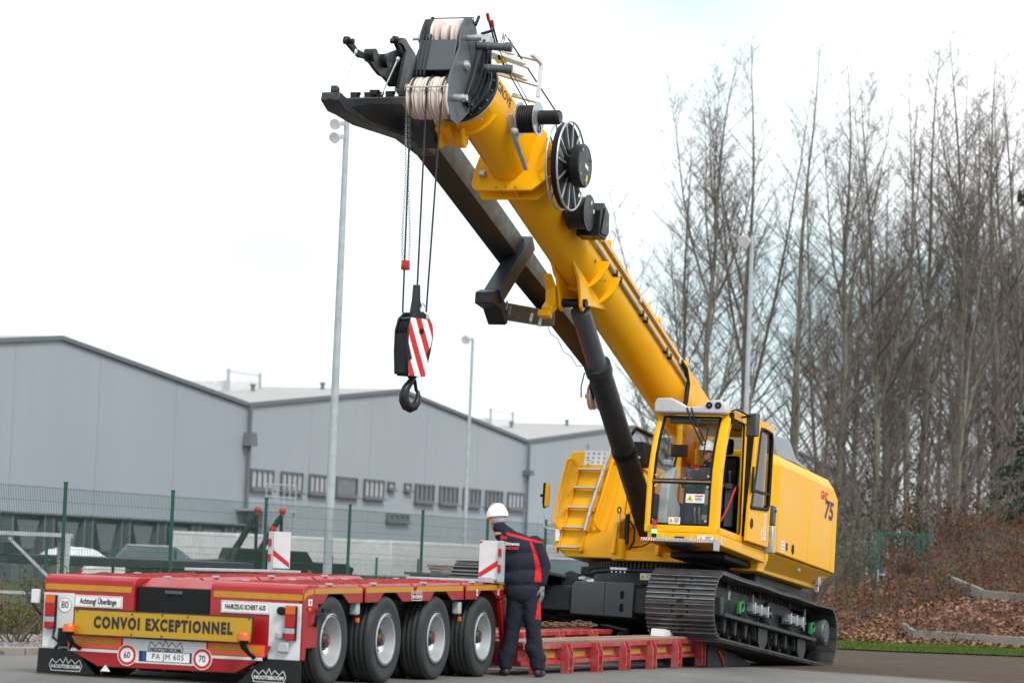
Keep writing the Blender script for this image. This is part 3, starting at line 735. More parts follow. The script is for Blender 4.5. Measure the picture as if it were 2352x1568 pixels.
# steel table frame at the far left
t = place('steel_trestle', 'pale steel trestle frame with crossed legs at the left edge of the yard', 'trestle', -10.35, 64, 0.3)
b = MB(); b.box(-1.5, 1.5, -.5, .5, 1.55, 1.63); b.build('top_rail', M['dullsteel'], t)
for x in (-1.4, 1.4):
    for y in (-.45, .45):
        b = MB(); b.box(x - .05, x + .05, y - .05, y + .05, 0, 1.55); b.build('leg', M['dullsteel'], t)
b = MB(); b.beam((-1.4, -.45, .4), (1.4, -.45, .4), .06, .06); b.beam((-.2, -.45, 1.5), (-1.3, -.45, .5), .06, .06); b.beam((.2, -.45, 1.5), (1.3, -.45, .5), .06, .06); b.build('brace', M['dullsteel'], t)
# white tarpaulin heap on a dark flatbed
t = place('flatbed_trailer', 'dark flatbed trailer with sloping ramps standing in the yard behind the fence', 'trailer', -8.3, 70, 0.25)
b = MB(); b.box(-2.8, 2.6, -1.1, 1.1, .95, 1.15); b.build('bed', M['grey'], t, bevel=.02)
for i in range(4):
    b = MB(); b.obox((2.9 + .0 * i, -.9 + .6 * i, .62), (.7, 0, -.35), (0, .12, 0), (.02, 0, .04)); b.build('ramp_board', M['dullsteel'], t)
for x in (-1.6, -.7):
    b = MB(); b.lathe((x, -1.1, .42), (0, -1, 0), [(0, .2), (0, .42), (.25, .42), (.25, .2)], 20); b.build('wheel', M['rubber'], t)
b = MB(); b.box(-2.9, -2.6, -1.0, 1.0, 1.15, 1.4); b.build('headboard', M['grey'], t)
tb = MB(); rnd = random.Random(3)
xs_ = [i / 12 for i in range(13)]
vs = []; 
for j in range(7):
    for i in range(13):
        e1 = math.sin(math.pi * i / 12) * math.sin(math.pi * j / 6)
        vs.append((-1.5 + 2.8 * i / 12, -.8 + 1.6 * j / 6, .0 + (.33 * e1 ** .6) + rnd.uniform(-.04, .04) * (e1 > .05)))
tb.add(vs, [(j * 13 + i, j * 13 + i + 1, (j + 1) * 13 + i + 1, (j + 1) * 13 + i) for j in range(6) for i in range(12)])
tb.add([(v[0], v[1], 0) for v in vs[:13]] , [tuple(range(13))])
tp_ = tb.build('white_tarpaulin', M['white']); tp_.location = (-9.5, 69.8, ground_h(0, 70) + 1.19); tp_.rotation_euler = (0, 0, .25); tp_.scale = (.5, .8, .6)
tag(tp_, 'crumpled white tarpaulin lying on the dark flatbed trailer', 'tarpaulin')
# dark road machine with two red beacons on posts
t = place('road_machine', 'dark green tracked road machine with two red beacons on leaning arms', 'machine', -5.75, 74, 0.3)
b = MB(); b.prism([(-3.0, .5), (1.9, .5), (2.1, 1.1), (1.9, 1.20), (1.1, 1.22), (.95, 1.45), (-.7, 1.48), (-.8, 1.20), (-2.1, 1.12), (-2.2, 1.05), (-3.0, 1.0)], lambda a, c, d: (a, d, c), -.9, .9); b.build('body', M['black'], t, bevel=.03)
for x in (-1.8, -.9, 0, .9, 1.7):
    b = MB(); b.lathe((x, -1.0, .42), (0, -1, 0), [(0, .15), (0, .40), (.3, .40), (.3, .36), (.26, .12)], 18); b.build('road_wheel', M['rubber'], t)
for x in (-.15, .45):
    b = MB(); b.tube([(x - .65, -.3, 1.15), (x - .1, -.3, 2.15), (x - .02, -.3, 2.3)], [.09, .07, .04], 8); b.tube([(x, -.3, 1.3), (x - .02, -.3, 2.3)], .04, 8); ar = b.build('arm', M['black'], t)
    b = MB(); b.ball((x, -.3, 2.38), .085, n=14, m=10); b.cyl((x, -.3, 2.28), (x, -.3, 2.33), .06, n=12); b.build('beacon', M['redlens'], ar)
b = MB(); b.lathe((.3, -.95, 1.1), (0, -1, 0), [(0, .05), (0, .22), (.06, .22), (.06, .2), (.02, .05)], 18); b.build('wheel_cover', M['winframe'], t)
# white box trailers parked along the wall
def box_trailer(x, y, rz, ln, label, h=(.75, 1.9)):
    t = place('box_trailer', label, 'box trailer', x, y, rz, 'low white box trailers parked in front of the warehouse')
    b = MB(); b.box(-ln / 2, ln / 2, -1.1, 1.1, h[0], h[1]); b.build('body', M['white'], t, bevel=.03)
    for q in range(0):
        xx = -ln / 2 + .8 + q * 1.5; b = MB(); b.box(xx, xx + .05, -1.13, -1.105, h[0] + .05, h[1] - .05); b.build('side_post', M['dullsteel'], t)
    b = MB(); b.box(-ln / 2, ln / 2, -1.0, 1.0, .55, h[0] - .01); b.build('chassis', M['winframe'], t)
    for xx in (-ln / 2 + 1.2, ln / 2 - 1.2):
        b = MB(); b.lathe((xx, -1.0, .4), (0, -1, 0), [(0, .2), (0, .4), (.2, .4), (.2, .2)], 18); b.build('wheel', M['rubber'], t)
box_trailer(-7.0, 96, R(67), 9, 'low white box trailer standing left of the tall lamp pole')
box_trailer(-2.2, 105, R(67), 12, 'long low white box trailer right of the tall lamp pole')
box_trailer(1.9, 103, R(60), 6, 'short white box trailer behind the worker in the helmet')
# stack of planks on a grey container
t = place('storage_container', 'pale grey flat storage container behind the fence, planks piled on its roof', 'container', -0.55, 79, 0.35)
b = MB(); b.box(-1.6, 1.6, -.9, .9, .0, .98); b.build('body', M['dullsteel'], t, bevel=.02)
for q in range(10):
    b = MB(); b.box(-1.45 + q * .3, -1.33 + q * .3, -.93, -.905, .08, .9); b.build('rib', M['dullsteel'], t)
b = MB(); b.box(-1.7, 1.7, -1.0, 1.0, .985, 1.05); b.build('lid', M['midgrey'], t)
t = place('plank_stack', 'stack of brown planks on the roof of the grey storage container', 'plank stack', -0.55, 79, 0.35, z=ground_h(0, 79) + .03 + 1.055)
for j in range(3):
    for i in range(6):
        b = MB(); rr = rnd.uniform(-.08, .08); b.box(-1.2 + rr, 1.1 + rr, -.6 + i * .2, -.43 + i * .2, j * .07, j * .07 + .055); b.build('plank', M['wood'], t)
# cars behind the fence near the crane
def car(x, y, rz, label, m):
    t = place('parked_car', label, 'car', x, y, rz, 'cars parked behind the mesh fence')
    b = MB(); lo = [(-2.1, .3), (-2.15, .62), (-2.0, .85), (-1.2, .95), (1.1, .95), (2.0, .80), (2.15, .55), (2.1, .3)]
    b.prism(lo, lambda a, c, d: (a, d, c), -.82, .82); b.build('body', m, t, bevel=.06)
    b = MB(); b.rings([[(-1.35, -.72, .95), (1.0, -.72, .95), (1.0, .72, .95), (-1.35, .72, .95)], [(-.95, -.58, 1.42), (.35, -.58, 1.42), (.35, .58, 1.42), (-.95, .58, 1.42)]]); b.build('cabin', M['darkglass'], t, bevel=.03)
    b = MB(); b.box(-.95, .35, -.59, .59, 1.42, 1.46); b.build('roof', m, t, bevel=.015)
    for xx in (-1.3, 1.35):
        for s in (-1, 1):
            b = MB(); b.lathe((xx, s * .66, .32), (0, s, 0), [(0, .2), (0, .32), (.18, .32), (.18, .2), (.14, .05)], 18); w = b.build('wheel', M['rubber'], t)
            b = MB(); b.lathe((xx, s * .66, .32), (0, s, 0), [(.15, .01), (.15, .19), (.185, .19), (.185, .01)], 14); b.build('rim', M['rim'], w)
    for s in (-1, 1):
        b = MB(); b.box(-2.16, -2.08, s * .6 - .14, s * .6 + .14, .6, .74); b.build('tail_light', M['redlens'], t)
car(2.1, 84, R(70), 'white parked car beyond the worker and the crane ladder', M['white'])
car(-9.0, 83, R(10), 'white parked car behind the mesh fence near the loading docks', M['white'])
car(.6, 92, R(68), 'silver parked car seen between the worker and the lamp pole', M['dullsteel'])
# ---------------------------------------------------------------- bare trees
M['bark'] = mat('grey_green_bark', (0.21, 0.20, 0.165), 0.9, var=0.35, vscale=5, bump=0.5, bscale=12, dirt=0.5, dirtcol=(0.07, 0.075, 0.045), dscale=1.3, spec=0.2)
M['barkdark'] = mat('dark_damp_bark', (0.075, 0.065, 0.05), 0.9, var=0.35, vscale=5, bump=0.5, bscale=12, dirt=0.4, dirtcol=(0.05, 0.06, 0.03), spec=0.2)
M['twig'] = mat('brown_twigs', (0.145, 0.122, 0.112), 0.9, var=0.25, vscale=2, spec=0.2)
M['ivy'] = mat('dark_ivy_leaves', (0.030, 0.045, 0.018), 0.8, var=0.4, vscale=2, spec=0.25)
M['needles'] = mat('spruce_needles', (0.018, 0.045, 0.026), 0.8, var=0.35, vscale=3, spec=0.25)
M['olive'] = mat('fading_olive_leaves', (0.13, 0.115, 0.03), 0.85, var=0.4, vscale=3, spec=0.2)
M['greyleaf'] = mat('grey_green_leaves', (0.14, 0.16, 0.11), 0.85, var=0.3, vscale=3, spec=0.2)

def limb(b, p, d, ln, r0, rnd, seg, up, wob, mi=0, n=4, tip=0.25):
    pts = [p.copy()]; rs = [r0]; d = d.normalized()
    for i in range(seg):
        d = (d + Vector((rnd.gauss(0, wob), rnd.gauss(0, wob), rnd.gauss(0, wob * .6) + up))).normalized()
        pts.append(pts[-1] + d * ln / seg); rs.append(r0 * (1 - (1 - tip) * (i + 1) / seg))
    b.tube(pts, rs, n, mi, caps=False)
    return pts, rs, d

def at(pts, t_):
    k = t_ * (len(pts) - 1); i = min(int(k), len(pts) - 2); f_ = k - i
    return pts[i].lerp(pts[i + 1], f_), (pts[i + 1] - pts[i]).normalized()

def tree_meshes(seed, H, r0, dens=1.0, low=0.16, spread=1.0, fork=False):
    rnd = random.Random(seed)
    tb, cb = MB(), MB()
    tp_, tr_, _ = limb(tb, Vector((0, 0, -.3)), Vector((rnd.gauss(0, .03), rnd.gauss(0, .03), 1)), H, r0, rnd, 18, 0.05, 0.028, 0, 9, 0.06)
    mains = []
    if fork:
        for _ in range(rnd.randint(2, 4)):
            t_ = rnd.uniform(.30, .68); p, d = at(tp_, t_); a = rnd.uniform(0, 6.28)
            q, qr, _ = limb(tb, p, Vector((math.cos(a) * .5, math.sin(a) * .5, 1)), H * (1 - t_) * rnd.uniform(.7, .95), r0 * (1 - t_) * .7, rnd, 10, 0.10, 0.035, 0, 6, 0.12)
            mains.append((q, r0 * .5, H * (1 - t_)))
    mains.append((tp_, r0, H))
    for (mp_, mr, mh) in mains:
        nb_ = int(mh * 3.0 * dens)
        for i in range(nb_):
            t_ = low + (0.985 - low) * (i + rnd.random()) / nb_ if mh == H else 0.1 + .88 * (i + rnd.random()) / nb_
            p, d = at(mp_, t_); a = rnd.uniform(0, 6.28)
            el = rnd.uniform(.45, 1.25) + t_ * .5
            ln = (0.62 + (1 - t_) ** .8 * mh * .20) * rnd.uniform(.4, 1.2) * spread
            rr = max(.007, min(.04, ln * .009))
            q, _, _ = limb(cb, p, Vector((math.cos(a), math.sin(a), el)), ln, rr, rnd, 5, 0.05, 0.075, 0, 3, .3)
            ns = int(ln * 4.0 * dens) + 2
            for j in range(ns):
                t2 = rnd.uniform(.12, 1); p2, d2 = at(q, t2); a2 = rnd.uniform(0, 6.28)
                l2 = rnd.uniform(.25, 1.0) * (0.5 + .5 * (1 - t2)) * min(1.1, .35 + ln * .3)
                v = (d2 * .7 + Vector((math.cos(a2), math.sin(a2), rnd.uniform(-.2, .8))) * .8)
                q2, _, _ = limb(cb, p2, v, l2, .0055, rnd, 2, 0.03, 0.15, 0, 3, .5)
                for k in range(int(l2 * 8) + 1):
                    p3, d3 = at(q2, rnd.uniform(.15, 1)); a3 = rnd.uniform(0, 6.28)
                    v3 = d3 * .8 + Vector((math.cos(a3), math.sin(a3), rnd.uniform(-.3, .6))) * .8
                    limb(cb, p3, v3, rnd.uniform(.08, .34), .004, rnd, 1, 0, .1, 0, 3, .6)
    return tb, cb

VAR = []
for i, (H, r0, dn, low, spd, fk) in enumerate([(17.5, .15, .95, .12, 1.2, True), (18, .145, 1.0, .10, 1.0, True), (17, .135, .95, .16, .95, True), (16, .13, 1.05, .10, 1.3, True),
                                               (18.5, .155, 1.0, .16, .95, False), (14, .085, 1.1, .08, 1.1, False)]):
    tb, cb = tree_meshes(40 + i, H, r0, dn, low, spd, fk)
    VAR.append((tb.mesh('trunk', M['bark'], sharp=180), cb.mesh('crown', M['twig'], smooth=False), H))
tdark = []
def tree(x, y, h, v, rz, label, dark=False, lean=(0, 0)):
    me_t, me_c, H = VAR[v]
    z = ground_h(x, y)
    root = empty('bare_tree', (x, y, z - .05)); root.rotation_euler = (lean[0], lean[1], rz)
    s = (h - z) / H; root.scale = (s * 1.02, s * 1.02, s)
    tag(root, label, 'tree', 'bare winter trees of the wood behind the crane')
    inst(me_t, 'trunk', root); inst(me_c, 'crown', root)
    return root
front = [  # x, y, top height, variant, turn, lean, words
    (6.45, 100, 16.9, 0, 0.3, 'leftmost tall bare tree of the wood, forking high above the yellow boom'),
    (7.75, 101, 17.3, 1, 1.2, 'second tall bare tree from the left, straight behind the lone lamp pole'),
    (9.05, 99, 17.0, 4, 2.2, 'third tall bare tree from the left, slim straight trunk with few side limbs'),
    (10.45, 100, 16.6, 0, 4.0, 'bare tree above the green wicket gate, leaning crown of upright limbs'),
    (11.35, 97, 15.8, 3, 5.0, 'broad bare tree with dark mossy trunk right of the wicket gate'),
    (12.75, 99, 15.4, 2, 0.8, 'bare tree with pale trunk over the middle retaining edge'),
    (13.45, 102, 17.6, 1, 2.9, 'tall bare tree just left of the highest crown in the wood'),
    (14.25, 99, 18.5, 0, 1.9, 'highest bare tree of the wood, its crown touching the top of the photo'),
    (15.2, 98, 16.9, 4, 3.6, 'bare tree with spreading top just right of the highest crown'),
    (15.9, 97, 16.2, 3, 4.6, 'rightmost bare tree of the wood at the edge of the photo'),
    (5.75, 96, 13.0, 3, 0.9, 'spreading bare tree left of all others, its fine side limbs reaching over the boom'),
    (5.1, 99, 10.5, 3, 2.4, 'low spreading bare tree whose fine twigs show just right of the middle of the boom'),
    (5.45, 101, 14.5, 1, 5.2, 'thin pale bare tree between the boom and the leftmost forked tree'),
    (6.0, 95, 9.5, 5, 2.0, 'short thin bare tree directly behind the upper boom of the crane'),
    (7.1, 93, 10.5, 5, 3.0, 'small thin bare tree behind the grey engine hood of the crane'),
    (8.4, 94, 11.5, 5, 5.1, 'small bare tree right behind the rear corner of the crane'),
    (9.4, 92, 8.2, 5, 0.4, 'young bare tree just left of the green wicket gate'),
    (13.4, 93, 12.3, 3, 1.4, 'crooked bare tree on the bank above the highest slab edge'),
]
for x, y, h, v, rz, lb in front: tree(x, y, h * (1.07 if 14 < h < 18 else 1.0), v, rz, lb)
rnd = random.Random(11)
for i in range(34):
    x = rnd.uniform(6.2, 20.5); y = rnd.uniform(103, 132)
    x = 5.9 + (x - 5.9) * 1.0 + (y - 100) * .075
    if x / y < .088 and rnd.random() < .6: x = rnd.uniform(.092, .16) * y
    v = rnd.randrange(6); h = rnd.uniform(12.5, 16.8) + (x / y > .135) * 1.6
    tree(x, y, h, v, rnd.uniform(0, 6.28), 'slender bare tree deep in the wood behind the front row of trunks', lean=(rnd.gauss(0, .03), rnd.gauss(0, .03)))

# ivy sleeves, saplings, bramble thicket: nobody could count these
b = MB(); rnd = random.Random(5)
for i in range(700):
    y = rnd.uniform(86.5, 112); x = rnd.uniform(.066, .168) * y
    if x < 5.2: continue
    z = ground_h(x, y) - .05; h = rnd.uniform(.8, 4.6) * (1 if rnd.random() < .6 else .5)
    q, _, _ = limb(b, Vector((x, y, z)), Vector((rnd.gauss(0, .22), rnd.gauss(0, .22), 1)), h, rnd.uniform(.008, .026), rnd, 5, .03, .12, 0, 3, .3)
    for j in range(int(h * 5)):
        p, d = at(q, rnd.uniform(.15, 1)); a = rnd.uniform(0, 6.28)
        q2, _, _ = limb(b, p, d + Vector((math.cos(a), math.sin(a), .3)), rnd.uniform(.2, .9), .006, rnd, 2, .03, .2, 0, 3, .5)
tag(b.build('wood_thicket', M['twig'], smooth=False), kind='stuff')
def leafcloud(b, c, rad, n, s, rnd, mi=0, sc=(1, 1, 1)):
    for _ in range(n):
        while True:
            v = Vector((rnd.uniform(-1, 1), rnd.uniform(-1, 1), rnd.uniform(-1, 1)))
            if v.length < 1: break
        p = Vector(c) + Vector((v.x * sc[0], v.y * sc[1], v.z * sc[2])) * rad
        a = Vector((rnd.gauss(0, 1), rnd.gauss(0, 1), rnd.gauss(0, 1))).normalized(); e_ = a.cross(Vector((rnd.gauss(0, 1), rnd.gauss(0, 1), rnd.gauss(0, 1)))).normalized()
        k = s * rnd.uniform(.6, 1.3)
        b.add([tuple(p - a * k), tuple(p - e_ * k * .6), tuple(p + a * k), tuple(p + e_ * k * .6)], [(0, 1, 2, 3)], mi)
b = MB(); rnd = random.Random(8)
for i in range(330):
    y = rnd.uniform(87, 108); x = rnd.uniform(.068, .168) * y
    if x < 5.4: continue
    z = ground_h(x, y)
    leafcloud(b, (x, y, z + rnd.uniform(.1, 1.6) ), rnd.uniform(.35, .9), 60, .05, rnd, 0 if rnd.random() < .55 else (1 if rnd.random() < .6 else 2), (1, 1, rnd.uniform(.6, 1.4)))
for x, y, h in ((11.35, 97, 5.5), (12.75, 99, 4), (13.45, 102, 6), (15.2, 98, 5), (10.45, 100, 3.5), (15.9, 97, 6.5), (14.25, 99, 4)):
    z = ground_h(x, y)
    for k in range(int(h * 3)):
        leafcloud(b, (x, y - .05, z + k / 3), .26, 26, .05, rnd, 0)
tag(b.build('ivy_and_bramble', [M['ivy'], M['leafbrown'], M['olive']], smooth=False), kind='stuff')
# low brown bracken and seedlings on the bank
b = MB(); rnd = random.Random(9)
for i in range(1500):
    y = 67.5 + 19 * rnd.random() ** .7; x = rnd.uniform(.107, .172) * y
    dn = math.sin(x * 1.7 + y * .6) + math.sin(x * .9 - y * 1.1)
    if y < 76 and dn < .5: continue
    if y > 79 and .104 < x / y < .137: continue
    z = ground_h(x, y); h = rnd.uniform(.15, .55) * (1.6 if y > 80 else 1)
    for k in range(3):
        q, _, _ = limb(b, Vector((x, y, z)), Vector((rnd.gauss(0, .5), rnd.gauss(0, .5), 1)), h, .006, rnd, 3, 0, .15, 0, 3, .4)
        if rnd.random() < .8: leafcloud(b, q[-1], .10, 7, .03, rnd, 1 if rnd.random() < .7 else (2 if rnd.random() < .5 else 3))
tag(b.build('bank_undergrowth', [M['twig'], M['leafbrown'], M['olive'], M['ivy']], smooth=False), kind='stuff')

def bush(x, y, h, w, label, leafm, cat='bush', n=26, leaves=240, seed=0, name='bush', ls=.03):
    rnd = random.Random(seed); z = ground_h(x, y)
    root = empty(name, (x, y, z)); tag(root, label, cat)
    sb, lb = MB(), MB()
    for i in range(n):
        a = rnd.uniform(0, 6.28); q, _, _ = limb(sb, Vector((rnd.gauss(0, .08), rnd.gauss(0, .08), 0)), Vector((math.cos(a) * w / h, math.sin(a) * w / h, 1)), h * rnd.uniform(.6, 1.1), .012, rnd, 5, .03, .1, 0, 3, .3)
        for j in range(6):
            p, d = at(q, rnd.uniform(.3, 1)); a = rnd.uniform(0, 6.28)
            q2, _, _ = limb(sb, p, d + Vector((math.cos(a), math.sin(a), .4)), h * .22, .006, rnd, 2, .02, .15, 0, 3, .5)
            leafcloud(lb, q2[-1], h * .13, max(1, leaves // n // 6 + 1), ls, rnd)
    sb.build('stems', M['twig'], root, smooth=False); lb.build('leaves', leafm, root, smooth=False)
bush(9.25, 83.5, 2.0, .55, 'grey green shrub in front of the wire fence left of the wicket gate', M['greyleaf'], n=30, leaves=1100, seed=1)
bush(8.0, 81, 1.6, .6, 'thin tan shrub close behind the rear end of the crane track', M['olive'], n=34, leaves=260, seed=2)
bush(10.6, 82.5, 1.0, .8, 'reddish brown bush below the wicket gate', M['leafbrown'], n=34, leaves=900, seed=3)
bush(12.6, 86.5, 1.3, 1.0, 'rusty brown bush on the bank right of the braced post', M['leafbrown'], n=40, leaves=1200, seed=4)
lst = [(-7.35, 48.5, .95, .5, 'olive bush at the left edge just behind the mesh fence'), (-5.75, 52.0, 1.0, .5, 'yellowing bush right of the first thick fence post'),
       (-3.4, 53.5, .95, .45, 'yellowing bush in front of the fence left of the tall lamp pole'), (-4.1, 51.3, .8, .5, 'olive bush above the middle of the red trailer deck'),
       (-2.5, 57.2, .85, .5, 'low leafy bush just right of the tall lamp pole'), (-1.1, 61.5, .8, .5, 'low dark bush behind the striped marker board')]
for i, (x, y, h, w, lb) in enumerate(lst): bush(x + .2, y + .8, h, w, lb, M['olive'] if i < 4 else M['ivy'], n=22, leaves=700, seed=20 + i, ls=.028)
for i, (x, y, h, lb) in enumerate([(-5.75, 37.5, .55, 'green weed clump beside the left rear corner of the red trailer'), (-6.6, 39.5, .8, 'dry reddish weed clump at the left edge of the gravel')]):
    bush(x, y, h, .35, lb, M['olive'] if i == 0 else M['leafbrown'], 'weed', 16, 500, 40 + i, 'weed_clump', .02)

# spruce at the right edge
def spruce(x, y, h, label, seed):
    rnd = random.Random(seed); z = ground_h(x, y)
    root = empty('spruce_tree', (x, y, z)); tag(root, label, 'spruce tree')
    b = MB(); b.tube([(0, 0, 0), (0, 0, h)], [.13, .02], 8); b.build('trunk', M['barkdark'], root)
    b = MB()
    for k in range(int(h * 11)):
        t_ = .12 + .86 * k / (h * 11); a = rnd.uniform(0, 6.28); ln = (1 - t_) * h * .34 + .2
        q, _, _ = limb(b, Vector((0, 0, h * t_)), Vector((math.cos(a), math.sin(a), -.05)), ln, .012, rnd, 5, -.05, .05, 1, 3, .3)
        for j in range(int(ln * 16)):
            p, d = at(q, rnd.uniform(.1, 1)); leafcloud(b, p + Vector((0, 0, -.05)), .13, 5, .05, rnd)
    b.build('crown', [M['needles'], M['twig']], root, smooth=False)
spruce(14.7, 87.5, 5.2, 'dark green spruce at the right edge of the photo above the bank', 3)
b = MB(); rnd = random.Random(2); leafcloud(b, (0, 0, 0), .33, 500, .06, rnd); 
nst = b.build('bird_nest', M['barkdark'], smooth=False); nst.location = (15.85, 97.0, 13.1); tag(nst, 'dark round nest high in the trees at the right edge', 'nest')
# ---------------------------------------------------------------- red low loader trailer (frame: a forward, b to its left, z up)
TO = Vector(((763 + 29 - 1176) / 7200 * 29.4, 29.4, 0.0))
TM = Matrix(((tdir.x, -ndir.x, 0, TO.x), (tdir.y, -ndir.y, 0, TO.y), (0, 0, 1, 0), (0, 0, 0, 1)))
TR = empty('low_loader_trailer', mw=TM)
tag(TR, 'red four axle low loader trailer with a yellow sign across its tail', 'trailer')
zt = lambda a: 0.925 + 0.012 * a
SIDE = lambda a, z, d: (a, d, z)        # polygon in a,z extruded along b
REAR = lambda b_, z, d: (d, b_, z)      # polygon in b,z extruded along a
REAR_R, UPV, SIDE_R = (0, -1, 0), (0, 0, 1), (1, 0, 0)
# two rear pods with rounded top edge
for (b0, b1) in ((0.0, .94), (1.72, 2.67)):
    mb = MB()
    prof = [(-.70, .25), (-.70, .86), (-.685, .90), (-.65, .925), (-.58, .94), (-.35, .94), (-.35, .25)]
    if b0 == 0.0: prof = [(-.70, .36), (-.70, .86), (-.685, .90), (-.65, .925), (-.58, .94), (-.35, .94), (-.35, .36)]
    mb.prism(prof, SIDE, b0 + .002, b1)
    p = mb.build('rear_pod', M['red'], TR, bevel=0.008)
# central recess between the pods
mb = MB(); mb.box(-.66, -.62, .945, 1.715, .42, .86); pn = mb.build('recess_panel', M['black'], TR, bevel=.01)
mb = MB(); mb.box(-.675, -.661, 1.24, 1.42, .80, .83); mb.build('handle', M['midgrey'], pn, bevel=.004)
mb = MB(); mb.prism([(-.60, .862), (-.35, .94), (-.35, .80), (-.62, .80)], SIDE, .945, 1.715); mb.build('ramp_plate', M['red'], TR, bevel=.005)
mb = MB(); mb.box(-.34, 4.7, .25, 2.42, .45, .80); mb.build('chassis_beam', M['black'], TR)
# deck panels: four per side and centre
edges = [-.34, .74, 2.07, 3.46, 4.82]
for s in (0, 1):
    for i in range(4):
        a0, a1 = edges[i] + .03, edges[i + 1] - .03
        b0, b1, ch = (0.012, .98, .05) if s == 0 else (1.69, 2.66, .05)
        z0, z1 = zt(a0) + .015, zt(a1) + .015
        def poly(z):
            return [(b0, z - .06), (b0, z - .03), (b0 + ch, z), (b1 - ch, z), (b1, z - .03), (b1, z - .06)]
        mb = MB(); mb.rings([[(a0, b_, z) for b_, z in poly(z0)], [(a1, b_, z) for b_, z in poly(z1)]])
        dp = mb.build('deck_panel', M['red'], TR, bevel=.004)
        mb = MB(); k = a0 + .05; rr = random.Random(i + s * 9)
        while k < a1 - .08:
            zz = zt(k) + .015
            for bb in (b0 + .12, b0 + .34, b0 + .56, b0 + .78):
                mb.box(k, k + .035, bb, bb + .14, zz + .001, zz + .012)
            k += .16
        mb.build('tread_cleats', M['redworn'], dp, smooth=False)
        for bb in (b0 + .03, b1 - .08):
            mb = MB(); mb.box(a0 + .3, a0 + .38, bb, bb + .05, z0 + .001, z0 + .022); mb.build('lashing_ring', M['dullsteel'], dp, bevel=.004)
for i in range(4):
    a0, a1 = edges[i] + .02, edges[i + 1] - .02
    mb = MB(); mb.box(a0, a1, .99, 1.68, .82, .895); cp_ = mb.build('centre_deck', M['red'], TR, bevel=.005)
    mb = MB()
    for q in range(6): mb.box(a0 + .1 + q * .2, a0 + .14 + q * .2, 1.05, 1.62, .897, .905)
    mb.build('tread_cleats', M['redworn'], cp_, smooth=False)
# side skirts with wheel arches
for s, bb in ((0, 0.0), (1, 2.67)):
    for i in range(4):
        a0, a1 = ([-.46] + edges[1:])[i] + (.03 if i else 0), edges[i + 1] - .03
        if i == 3: a1 = 4.86
        pts = [(a0, zt(a0) - .0)]
        w = 1.36 * i
        bz = lambda a: zt(a) - .155
        pts = [(a0, bz(a0)), (w - .25, bz(w - .25)), (w - .12, bz(w) + .09), (w + .20, bz(w) + .09), (w + .37, bz(w + .37)), (a1, bz(a1)), (a1, zt(a1) - .045), (a1 - .03 if i < 3 else a1 - .14, zt(a1) - .002), (a0, zt(a0) - .002)]
        mb = MB(); mb.prism(pts, SIDE, bb - (.0 if s == 0 else .014), bb + (.014 if s == 0 else 0))
        sk = mb.build('side_skirt', M['red'], TR, bevel=.004)
        if s == 0:
            mb = MB(); e0, e1 = a0 + .01, a1 - (.03 if i < 3 else .12)
            mb.prism([(e0, zt(e0) - .062), (e1, zt(e1) - .062), (e1, zt(e1) - .010), (e0, zt(e0) - .010)], SIDE, -.0035, -.0005)
            if i == 3: mb.prism([(e1 + .004, zt(e1) - .062), (e1 + .10, zt(e1) - .10), (e1 + .10, zt(e1) - .05), (e1 + .004, zt(e1) - .012)], SIDE, -.0035, -.0005)
            mb.build('reflective_strip', M['retro'], sk, smooth=False)
# corner posts front and rear
for bb in (0.0, 2.63):
    mb = MB(); mb.prism([(-.70, .25), (-.615, .25), (-.52, .765), (-.465, .80), (-.465, .92), (-.66, .90), (-.70, .86)], SIDE, bb - .001, bb + .04); cpst = mb.build('rear_corner_post', M['red'], TR, bevel=.006)
    if bb == 0.0:
        mb = MB(); mb.prism([(-.695, .80), (-.60, .845), (-.475, .86), (-.475, .905), (-.61, .892), (-.695, .853)], SIDE, -.004, -.0015); mb.build('reflective_strip', M['retro'], cpst, smooth=False)
    mb = MB(); mb.prism([(4.55, .80), (4.86, .84), (4.86, .30), (4.83, .28), (4.77, .28), (4.75, .30)], SIDE, bb + (.0 if bb == 0 else .0), bb + .06); mb.build('front_leg', M['red'], TR, bevel=.008)
mb = MB(); mb.box(4.70, 4.86, .07, 2.60, .55, .93); mb.build('front_bulkhead', M['redworn'], TR, bevel=.01)
# wheels: twin tyres, dished rim, bolted hub
def tyre_mesh():
    mb = MB(); P = [(.245, .262), (.262, .250), (.30, .253), (.34, .262), (.385, .262), (.408, .250), (.420, .225), (.421, .15), (.421, .08), (.420, .03), (.405, .005), (.36, 0.0), (.30, .004), (.26, .01), (.245, 0.0)]
    n = 48
    rings = [[(r_ * math.cos(2 * math.pi * k / n), -h, r_ * math.sin(2 * math.pi * k / n)) for k in range(n)] for r_, h in P]
    mb.rings(rings, caps=False)
    for hh in (.04, .09, .14, .19):   # tread ribs
        mb.rings([[(r_ * math.cos(2 * math.pi * k / n), -h, r_ * math.sin(2 * math.pi * k / n)) for k in range(n)] for r_, h in ((.419, hh), (.4255, hh + .006), (.4255, hh + .034), (.419, hh + .04))], caps=False)
    return mb.mesh('tyre', M['rubber'], sharp=50)
def rim_mesh():
    mb = MB(); P = [(.248, .268), (.256, .262), (.256, .255), (.246, .25), (.232, .262), (.224, .258), (.218, .235), (.205, .17), (.190, .125), (.17, .108), (.12, .100), (.07, .100), (.0005, .100)]
    n = 40
    mb.rings([[(r_ * math.cos(2 * math.pi * k / n), -h, r_ * math.sin(2 * math.pi * k / n)) for k in range(n)] for r_, h in P], caps=False)
    mb.lathe((0, -.003, 0), (0, -1, 0), [(0, .2), (.01, .235), (.26, .246)], 40, caps=False)
    return mb.mesh('rim', M['rim'], sharp=40)
